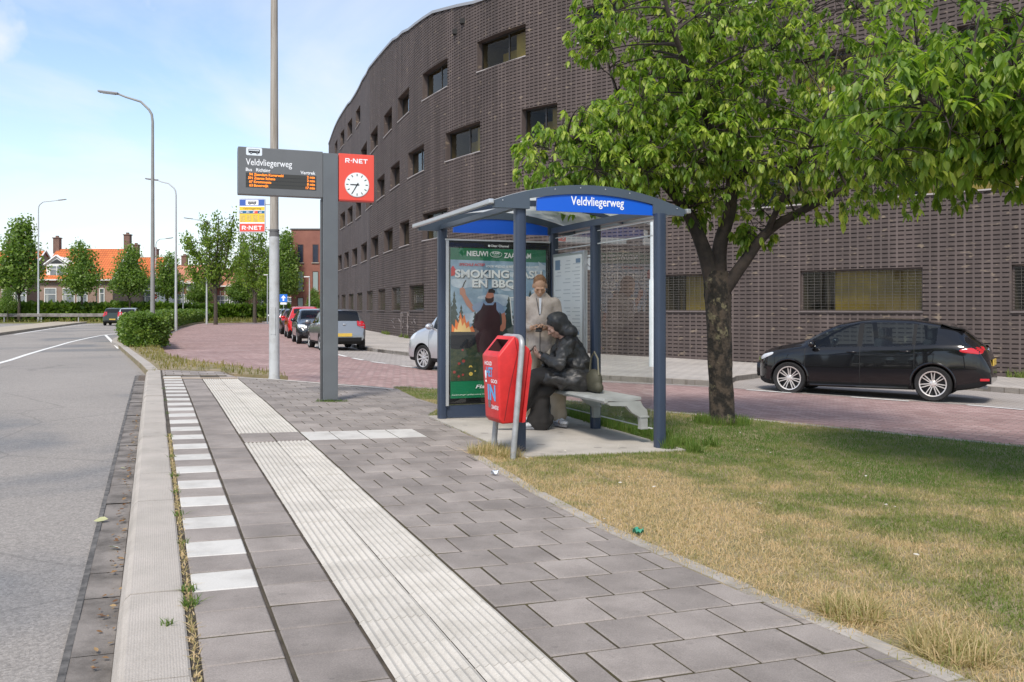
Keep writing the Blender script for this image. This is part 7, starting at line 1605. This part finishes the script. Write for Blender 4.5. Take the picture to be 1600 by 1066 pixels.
# verge grass and weeds, far off
M_gr = leaf_mat('verge_grass', (0.10,0.11,0.022), (0.20,0.19,0.05), (0.34,0.27,0.10), 0.3)
def tufts(name, pts, hmin, hmax, w, seed, rbias, m=None, zoff=0.0, blades=1, lean=0.5):
    nr = np.random.default_rng(seed); p = np.repeat(np.array(pts, float), blades, axis=0); n = len(p); h = nr.uniform(hmin, hmax, n); a = nr.uniform(0, 6.283, n); ln = np.abs(nr.normal(0, lean, n))
    z = np.array([g0(q[0], q[1]) for q in p])+zoff; p = p+nr.normal(0, w*1.2 if blades > 1 else 0, (n,2)); s = np.stack([np.cos(a), np.sin(a)], 1)*w*0.5; d = nr.uniform(0, 6.283, n); e = np.stack([np.cos(d)*ln*h, np.sin(d)*ln*h], 1)
    hz = h/np.sqrt(1+ln**2); v = np.empty((n,5,3)); v[:,0,:2] = p-s; v[:,0,2] = z-0.004; v[:,1,:2] = p+s; v[:,1,2] = z-0.004
    v[:,2,:2] = p+s*0.75+e*0.4; v[:,2,2] = z+hz*0.6; v[:,3,:2] = p-s*0.75+e*0.4; v[:,3,2] = z+hz*0.6; v[:,4,:2] = p+e; v[:,4,2] = z+hz
    loops = (np.arange(n)[:,None]*5+np.array([0,1,2,3,3,2,4])[None,:]).ravel(); tot = np.tile([4,3], n); rb_ = np.repeat(rbias, blades) if hasattr(rbias, '__len__') else np.full(n, rbias)
    rn = np.clip(rb_+nr.normal(0, 0.13, n), 0, 1); return tag(link(name, arrays_mesh(name, v.reshape(-1,3), loops, tot, m or M_gr, None, {'rnd': ('FACE', np.repeat(rn, 2))})), kind='stuff')
nr = np.random.default_rng(9)
def scatter(poly, n, seed):
    r_ = np.random.default_rng(seed); xs = [p[0] for p in poly]; ys = [p[1] for p in poly]; x = r_.uniform(min(xs), max(xs), n*3); y = r_.uniform(min(ys), max(ys), n*3); k = inside(x, y, poly); return np.stack([x[k], y[k]], 1)[:n]
vp = scatter(VERGE, 9000, 1); tufts('verge_grass', vp, 0.15, 0.6, 0.10, 2, 0.25+0.5*vnoise(vp[:,0], vp[:,1], 0.35, 2))
wp_ = scatter(wedge, 60000, 3); dw = np.linalg.norm(wp_, axis=1); keep = nr.random(len(wp_)) < np.clip(26/dw, 0.1, 1)**1.6; wp_ = wp_[keep]
fk = np.array(resample(far_kerb, 0.3)); dk = np.full(len(wp_), 9.0)
for q in fk: dk = np.minimum(dk, np.hypot(wp_[:,0]-q[0], wp_[:,1]-q[1]))
wp_ = wp_[dk > 0.3]
tufts('wedge_grass', wp_, 0.03, 0.13, 0.016, 4, 0.38+0.62*vnoise(wp_[:,0], wp_[:,1], 0.9, 5), blades=2)
# lawn: dry straw towards the path, green under the tree and towards the road
M_lawn = leaf_mat('lawn_grass', (0.080,0.160,0.018), (0.195,0.225,0.055), (0.60,0.44,0.265), 0.3, 0.6)
cand = scatter(lawn_poly, 620000, 12); d = np.linalg.norm(cand, axis=1); vis = (cand[:,1] > 2.2) & (np.abs(cand[:,0]) < 0.75*cand[:,1]+0.8)
cand = cand[vis]; d = d[vis]; cand = cand[nr.random(len(cand)) < np.clip(6.0/d, 0.12, 1)**1.1]; d = np.linalg.norm(cand, axis=1)
le = np.array(resample(LE, 0.15)); de = np.full(len(cand), 9.0)
for q in le: de = np.minimum(de, np.hypot(cand[:,0]-q[0], cand[:,1]-q[1]))
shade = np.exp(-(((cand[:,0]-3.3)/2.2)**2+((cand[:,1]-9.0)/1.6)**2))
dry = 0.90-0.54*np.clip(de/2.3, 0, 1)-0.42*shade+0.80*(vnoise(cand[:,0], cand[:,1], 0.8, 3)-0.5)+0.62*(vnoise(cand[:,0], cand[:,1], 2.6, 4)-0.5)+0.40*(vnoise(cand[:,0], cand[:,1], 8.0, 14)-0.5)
slab_in = inside(cand[:,0], cand[:,1], fl); bare = (vnoise(cand[:,0], cand[:,1], 1.1, 8) > 0.80) & (de < 0.8); edge_thin = (de < 0.10) & (nr.random(len(cand)) < 0.6)
k = ~slab_in & ~(bare & (nr.random(len(cand)) < 0.85)) & ~edge_thin & (de > 0.03); cand, dry, de, d = cand[k], dry[k], de[k], d[k]
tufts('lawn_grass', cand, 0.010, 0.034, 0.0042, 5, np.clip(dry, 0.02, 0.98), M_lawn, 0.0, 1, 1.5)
# longer tufts: round the shelter, the trunk, the bin and along the brick edge
tl = []; tr_ = random.Random(6)
def clump(cx, cy, r, n):
    for _ in range(n): a, q = tr_.uniform(0, 6.283), r*math.sqrt(tr_.random()); tl.append((cx+q*math.cos(a), cy+q*math.sin(a)))
for ly in np.linspace(0.05, 2.6, 14): clump(*SH(1.72+tr_.uniform(-.04,.1), ly), 0.12, 150)
for a in np.linspace(0, 6.28, 12): clump(tp[0]+0.26*math.cos(a), tp[1]+0.26*math.sin(a), 0.1, 60)
for q in ((1.52,8.75),(1.75,8.6),(2.0,9.0)): clump(*q, 0.09, 160)
for _ in range(24): q = lawn_poly[0]; x, y = tr_.uniform(1.5,6), tr_.uniform(4,10); clump(x, y, tr_.uniform(.1,.3), 0) if inside(np.array([x]), np.array([y]), lawn_poly)[0] and not inside(np.array([x]), np.array([y]), fl)[0] and min(math.hypot(x-a[0], y-a[1]) for a in LE) > 0.5 else None
tufts('tall_grass', tl, 0.05, 0.15, 0.007, 7, 0.16, M_lawn, 0.0, 1, 0.6)
tl = []; clump(b0[0]-0.05, b0[1]+0.10, 0.13, 420); clump(b1[0], b1[1], 0.14, 420); clump(b1[0]-0.12, b1[1]-0.15, 0.12, 300)
q = U(1290,972); clump(q[0]+.15, q[1]+.10, 0.13, 700); q = U(1420,1035); clump(q[0]+.22, q[1]+.12, 0.16, 900)
tufts('dry_grass', tl, 0.04, 0.13, 0.005, 8, 0.82, M_lawn, 0.0, 1, 1.3)
# weeds in the joint behind the kerb, at the posts
tl = []
for u_, n in ((4.15,60),(4.35,36),(5.2,14),(5.9,18),(6.6,16),(7.2,26),(8.1,16),(9.3,12),(11.2,8),(12.7,14),(14.5,12)): clump(*P(u_, 0.145), 0.03+0.001*n/3, n)
for u_ in (3.9,): clump(*P(u_, 0.05), 0.025, 20)
for x, y in ((dp[0]-.1,dp[1]-.1),(dp[0],dp[1]-.1),(dp[0]+.1,dp[1]-.08),(dp[0]+.2,dp[1]-.05)): clump(x, y, 0.07, 60)
tl2 = list(tl); tufts('joint_weeds', tl2, 0.012, 0.048, 0.006, 9, 0.14, M_lawn, 0.0, 1, 0.9)
dl = [P(tr_.uniform(2.6,9.5), 0.143+tr_.gauss(0,0.008)) for _ in range(1500)]; tufts('joint_litter', dl, 0.006, 0.022, 0.006, 10, 0.93, M_lawn, -0.002, 1, 1.8)
tl = []
for i in range(26):
    s = tr_.uniform(FS[0]+2, FS[-1]*0.55); p = fpos(s); n_ = fnorm(s); clump(p[0]+n_[0]*0.07, p[1]+n_[1]*0.07, 0.14, 50)
tufts('wall_weeds', tl, 0.08, 0.28, 0.02, 13, 0.35, M_lawn, 0.0, 1, 0.6)
# fallen leaves in the gutter and on the kerb
def fallen(name, pts, size, m, seed):
    n_ = np.random.default_rng(seed); p = np.array([(x, y, g0(x, y)+o) for x, y, o in pts]); n = len(p); a = n_.uniform(0, 6.283, n); D = np.stack([np.cos(a), np.sin(a), n_.normal(0,0.15,n)], 1); UPS = np.stack([n_.normal(0,.25,n), n_.normal(0,.25,n), np.ones(n)], 1); L = size*n_.uniform(0.5,1.3,n)
    v, l, t_, r_ = leaves_detailed(p, D, UPS, L, L*0.6, n_.random(n), n_.uniform(-0.3,0.3,n)); return tag(link(name, arrays_mesh(name, v, l, t_, m, None, {'rnd': ('FACE', r_)}, True)), kind='stuff')
M_fall = leaf_mat('fallen_leaf', (0.14,0.065,0.028), (0.22,0.12,0.05), (0.36,0.25,0.13), 0.15, 0.8)
fallen('leaf_litter', [(*P(tr_.uniform(2.7,3.35), -0.20+tr_.gauss(0,0.045)), RD+0.03+tr_.random()*0.02) for _ in range(420)]+[(*P(tr_.uniform(3.4,12), -0.19+tr_.gauss(0,0.02)), RD+0.026) for _ in range(170)], 0.03, M_fall, 3)
fallen('leaf_litter', [(*q, 0.01) for q in [P(3.9,-.6),P(5.8,-.55)]]+[(*P(u_, v_), RD+0.03) for u_, v_ in ((3.35,-.27),(6.3,-.27),(5.6,-.24),(4.7,-.8),(8.2,-.26))]+[], 0.075, leaf_mat('pale_fallen_leaf', (0.40,0.44,0.34), (0.42,0.42,0.22), (0.45,0.47,0.42), 0.1), 4) if False else fallen('pale_leaf_litter', [(*P(u_, v_), RD+0.03) for u_, v_ in ((3.35,-.27),(6.3,-.27),(5.6,-.24),(8.2,-.26),(3.9,-.62))], 0.075, leaf_mat('pale_fallen_leaf', (0.34,0.38,0.26), (0.42,0.42,0.22), (0.45,0.47,0.42), 0.1), 4)
fallen('petal_litter', [(x, y, 0.03) for x, y in scatter(lawn_poly, 110, 44) if y < 10], 0.035, leaf_mat('pale_petal', (0.55,0.52,0.48), (0.62,0.58,0.5), (0.7,0.68,0.66), 0.1), 6)
# two scraps of litter
def scrap(name, label, px, py, size, m, seed):
    r_ = random.Random(seed); x, y = U(px, py); mb = MB(); k = 6
    mb.v = [(size*(i/k-.5)+r_.uniform(-.1,.1)*size/k, size*0.55*(j/k-.5)*(1+0.3*math.sin(i)), 0.012+0.02*r_.random()+0.012*math.sin(i*1.3+j)) for i in range(k+1) for j in range(k+1)]
    for i in range(k):
        for j in range(k): a = i*(k+1)+j; mb.f.append((a, a+1, a+k+2, a+k+1)); mb.m.append(0)
    o = mb.build(name, m, None, 60); o.location = (x, y, g0(x, y)+0.004); o.rotation_euler = (0,0,r_.uniform(-.5,.5)); return tag(o, label, 'litter')
scrap('wrapper', 'crumpled white and blue wrapper lying by the lawn edge near the litter bin', 773, 743, 0.06, mat('wrapper_white', (0.66,0.70,0.76), 0.4, var=0.25, scale=60), 1)
scrap('wrapper', 'small crumpled green scrap lying on the dry grass at the lawn edge', 997, 836, 0.065, mat('wrapper_green', (0.05,0.30,0.19), 0.5, var=0.3, scale=60), 2)

# ------------------------------------------------------------------ guard rail, houses, red block
gx = [(-66,95.6),(-54,95.2),(-46,95.0),(-41.5,95.4),(-38,97)]
rail = thing('guard_rail', 'weathered steel guard rail in front of the long hedge at the left', 'guard rail', (0,0,0)); mb = MB(); q = resample(gx, 1.0)
prof_r = [(-.02,.50),(.05,.56),(.05,.62),(-.02,.68),(.05,.74),(.05,.80),(-.02,.86)]
for i, p in enumerate(q):
    for o_, z in prof_r: mb.v.append((p[0], p[1]-o_, g0(*p)+z+0.05))
k = len(prof_r)
for i in range(len(q)-1):
    for j in range(k-1): a = i*k+j; mb.f.append((a, a+1, a+k+1, a+k)); mb.m.append(0)
mb.build('rail_beam', mat('guard_rail_steel', (0.33,0.31,0.29), 0.6, 0.3, col2=(0.16,0.145,0.13), scale=1.5), rail)
for p in resample(gx, 3.5): mb = MB(); mb.box((p[0], p[1]+0.12, g0(*p)+0.4), (0.1,0.14,0.95)); mb.build('post', M_galv, rail)
M_roof = paving('orange_roof_tiles', (0.60,0.165,0.045), (0.52,0.135,0.04), (0.34,0.09,0.03), 0.3, 0.34, 0, 0.03, 0.0, 0.02); M_roofp = paving('pink_roof_tiles', (0.55,0.23,0.14), (0.48,0.20,0.12), (0.34,0.14,0.09), 0.3, 0.34, 0, 0.03, 0.0, 0.02)
M_hb = mat('pale_brown_brick', (0.31,0.22,0.175), 0.9, col2=(0.26,0.18,0.145), scale=1.2, detail=9); M_hr = mat('red_house_brick', (0.27,0.115,0.085), 0.9, col2=(0.22,0.09,0.07), scale=1.0, detail=9)
M_hw = mat('house_white_paint', (0.74,0.74,0.72), 0.6); M_hg = mat('house_glass', (0.10,0.12,0.14), 0.08, col2=(0.22,0.25,0.27), scale=0.7); M_curt = mat('curtain_grey', (0.42,0.44,0.42), 0.9, var=0.3, scale=9); M_chim = mat('chimney_brick', (0.20,0.12,0.095), 0.9, var=0.3, scale=3)
def hwin(par, x, z, w, h, y=-0.02, bars=1, transom=0.68):
    f = MB(); f.box((x-w/2,y,z), (0.09,0.10,h+.09)); f.box((x+w/2,y,z), (0.09,0.10,h+.09)); f.box((x,y-.001,z+h/2), (w,0.10,0.09)); f.box((x,y-.004,z-h/2), (w+.2,0.16,0.09)); f.box((x,y-.002,z-h/2+h*transom), (w,0.09,0.07))
    for i in range(1, bars+1 if bars else 1): f.box((x-w/2+w*i/(bars+1),y-.003,z+h*transom/2 if bars > 1 else z-h*(1-transom)/2), (0.06,0.085,h if bars > 1 else h*transom)) if bars else None
    o = f.build('window', M_hw, par); g_ = MB(); g_.box((x,y+.015,z), (w,0.03,h), 0); g_.box((x-w*.3,y-.003,z-h*.16), (w*.22,0.012,h*.6), 1); g_.build('pane', [M_hg, M_curt], o)
def house(name, label, px0, px1, Y, eave_y, ridge_y, wall, roof, depth=7.5, gable_right=True, ry=0.0, windows=(), dormers=(), chim=(), ground=None, yaw=0.0):
    x0, x1 = (px0-800)/1400*Y, (px1-800)/1400*Y; zg = g0(x0, Y); e = CAM_H+(HY-eave_y)*Y/1400-zg; rg = CAM_H+(HY-ridge_y)*(Y+depth/2)/1400-zg; L = x1-x0
    t = thing(name, label, 'house', (x0, Y, zg), yaw); mb = MB(); y1 = depth
    mb.add([(0,0,-.3),(L,0,-.3),(L,y1,-.3),(0,y1,-.3),(0,0,e),(L,0,e),(L,y1,e),(0,y1,e),(0,y1/2,rg-.12),(L,y1/2,rg-.12)], [(0,1,5,4),(1,2,6,9,5),(2,3,7,6),(3,0,4,8,7)]); mb.build('wall', wall, t)
    r_ = MB(); o_ = 0.35
    for sg in (0, 1):
        ya, yb = (-0.4, y1/2) if sg == 0 else (y1/2, y1+0.4); za, zb_ = (e-.14, rg) if sg == 0 else (rg, e-.14)
        pts = [(-.15,ya,za),(L+.15,ya,za),(L+.15,yb,zb_),(-.15,yb,zb_)]; r_.add(pts+[(p[0],p[1],p[2]-.14) for p in pts], [(0,1,2,3),(7,6,5,4),(0,4,5,1),(1,5,6,2),(2,6,7,3),(3,7,4,0)])
    rf = r_.build('roof', roof, t)
    g_ = MB(); g_.box((L/2,-0.46,e-.12), (L+.4,0.14,0.16)); g_.box((L/2,-0.12,e-.22), (L+.2,0.26,0.10)); g_.build('gutter', M_hw, t)
    v = MB()
    for sg in (-1, 1):
        a, b = (L+.17, y1/2-sg*(y1/2+.4), e-.10), (L+.17, y1/2, rg+.06); v.tube([a, b], 0.11, 4)
    v.build('verge_board', M_hw, t)
    for cx_, h_ in chim: c = MB(); c.box((cx_*L, y1/2, rg+h_/2-.3), (0.75,0.65,h_+.6)); c.box((cx_*L, y1/2, rg+h_+.04), (0.9,0.8,0.12)); c.box((cx_*L, y1/2, rg+h_+.2), (0.3,0.3,0.25)); c.build('chimney', M_chim, rf)
    for (wx, wz, ww, wh, br) in windows: hwin(t, wx*L, wz, ww, wh, -0.02, br)
    for (dx_, dw, dz0, dh) in dormers:
        d = MB(); xx = dx_*L; yy = 0.35; d.prism([(xx-dw/2,dz0),(xx+dw/2,dz0),(xx+dw/2,dz0+dh),(xx,dz0+dh+dw*.33),(xx-dw/2,dz0+dh)], yy, yy+3.0); dm = d.build('dormer', M_hw, rf)
        d = MB(); d.prism([(xx-dw*.36,dz0+dh-.05),(xx+dw*.36,dz0+dh-.05),(xx,dz0+dh+dw*.20)], yy-.03, yy-.001); d.build('gable_panel', mat('slate_black', (0.03,0.032,0.035), 0.6), dm)
        d = MB(); 
        for sg in (-1,1): d.tube([(xx+sg*(dw/2+.25), yy-.05, dz0+dh-.22),(xx, yy-.05, dz0+dh+dw*.36)], 0.16, 4)
        d.build('barge_board', M_hw, dm); d = MB(); d.box((xx,yy-.015,dz0+dh*.45), (dw*.62,0.05,dh*.72), 0); d.box((xx,yy-.03,dz0+dh*.62), (dw*.66,0.05,0.07), 1); d.box((xx,yy-.032,dz0+dh*.45), (0.07,0.05,dh*.75), 1); d.build('window', [M_hg, M_hw], dm)
    return t
house('house', 'pale brick house with a bright orange tiled roof and a white dormer', 62, 176, 107, 436, 389, M_hb, M_roof, 9.0, windows=[(0.15,2.75,1.35,2.25,0),(0.40,2.75,1.35,2.25,0),(0.585,2.75,1.2,2.25,0),(0.855,2.9,0.55,1.9,0)], dormers=[(0.215,2.5,5.0,1.9)], chim=[(0.985,1.7),(-0.02,1.3)])
house('house', 'brick house at the left edge mostly behind the tall bushy tree', -70, 40, 112, 437, 392, M_hb, M_roof, 9.0, windows=[(0.55,2.7,1.4,2.2,1),(0.75,2.7,1.4,2.2,1),(0.93,2.7,1.4,2.2,1)], chim=[(0.5,1.2)])
house('house', 'orange roofed house behind the round tree left of the largest street lamp', 184, 244, 116, 440, 402, M_hw, M_roof, 9.0, windows=[(0.2,2.6,1.6,2.4,1),(0.55,2.6,1.6,2.4,1),(0.85,2.6,1.2,2.4,0)], chim=[(0.1,1.6),(0.62,1.0)])
house('terraced_house', 'red brick terraced house with white window frames behind the slender lamp', 250, 316, 122, 441, 414, M_hr, M_roofp, 9.0, windows=[(0.15,2.4,2.0,2.0,2),(0.45,2.4,2.0,2.0,2),(0.9,4.6,0.9,1.2,0),(0.72,4.6,0.9,1.2,0),(0.78,2.4,2.2,2.0,2)], chim=[(0.3,1.2)])
house('terraced_house', 'red brick terraced house with a pale orange roof right of the forked tree', 318, 378, 128, 446, 420, M_hr, M_roofp, 9.0, windows=[(0.15,2.3,2.0,2.0,2),(0.5,2.3,2.0,2.0,2),(0.82,2.3,2.0,2.0,2),(0.7,4.4,0.9,1.1,0)], chim=[(0.85,1.0)])
house('terraced_house', 'far terraced house with white ground floor behind the tall light pole', 380, 462, 136, 452, 428, M_hr, M_roofp, 9.0, windows=[(0.12,2.2,2.2,1.9,2),(0.4,2.2,2.2,1.9,2),(0.68,2.2,2.2,1.9,2),(0.9,2.2,2.2,1.9,2)], chim=[(0.3,1.0)])
# red brick block with a flat roof at the far end of the street
Y = 104; x0, x1 = (455-800)/1400*Y, (560-800)/1400*Y; zg = g0(x0, Y); Hh = CAM_H+(HY-359)*Y/1400-zg
blk = thing('apartment_block', 'red brick apartment block with a flat roof and narrow windows behind the display post', 'building', (x0, Y, zg)); mb = MB(); L = x1-x0
wx = [(0.23*1.9, 0), (0.80*1.9*1.0, 0)]; mb.box((L/2,5,Hh/2), (L,10,Hh)); 
M_blk = paving('red_block_brick', (0.30,0.125,0.09), (0.25,0.10,0.075), (0.33,0.20,0.16), 0.25, 0.08, 0, 0.012, 0.5, 0.004); mb.build('wall', mat('red_block_wall', (0.29,0.125,0.092), 0.9, col2=(0.235,0.098,0.075), scale=0.9, detail=9), blk)
mb = MB(); mb.box((L/2,5,Hh+.06), (L+.2,10.2,0.14)); mb.build('roof_edge', mat('dark_roof_edge', (0.10,0.09,0.085), 0.7), blk)
def zy(py): return CAM_H+(HY-py)*Y/1400-zg
for cx in (469.5, 493, 520, 545):
    x = (cx-455)/1400*Y
    for ya, yb, kind in ((383,410,0),(425,454,1),(466,490,1)):
        z0_, z1_ = zy(yb), zy(ya); f = MB(); w = 0.56
        f.box((x,-0.01,(z0_+z1_)/2), (w,0.05,z1_-z0_), 0); fr = f.build('window', mat('navy_glass', (0.025,0.03,0.055), 0.15) if kind == 0 else mat('pale_glass', (0.30,0.37,0.38), 0.15), blk)
        f = MB(); f.box((x,-0.05,z0_-.07), (w+.3,0.16,0.10)); f.build('sill', M_kerb, fr); f = MB(); f.box((x,-0.03,z1_+.04), (w+.12,0.06,0.07)); f.box((x-w/2-.03,-.03,(z0_+z1_)/2), (0.06,0.06,z1_-z0_)); f.box((x+w/2+.03,-.03,(z0_+z1_)/2), (0.06,0.06,z1_-z0_)); f.build('frame', mat('maroon_frame', (0.09,0.04,0.035), 0.6), fr)
bpy.context.view_layer.update()
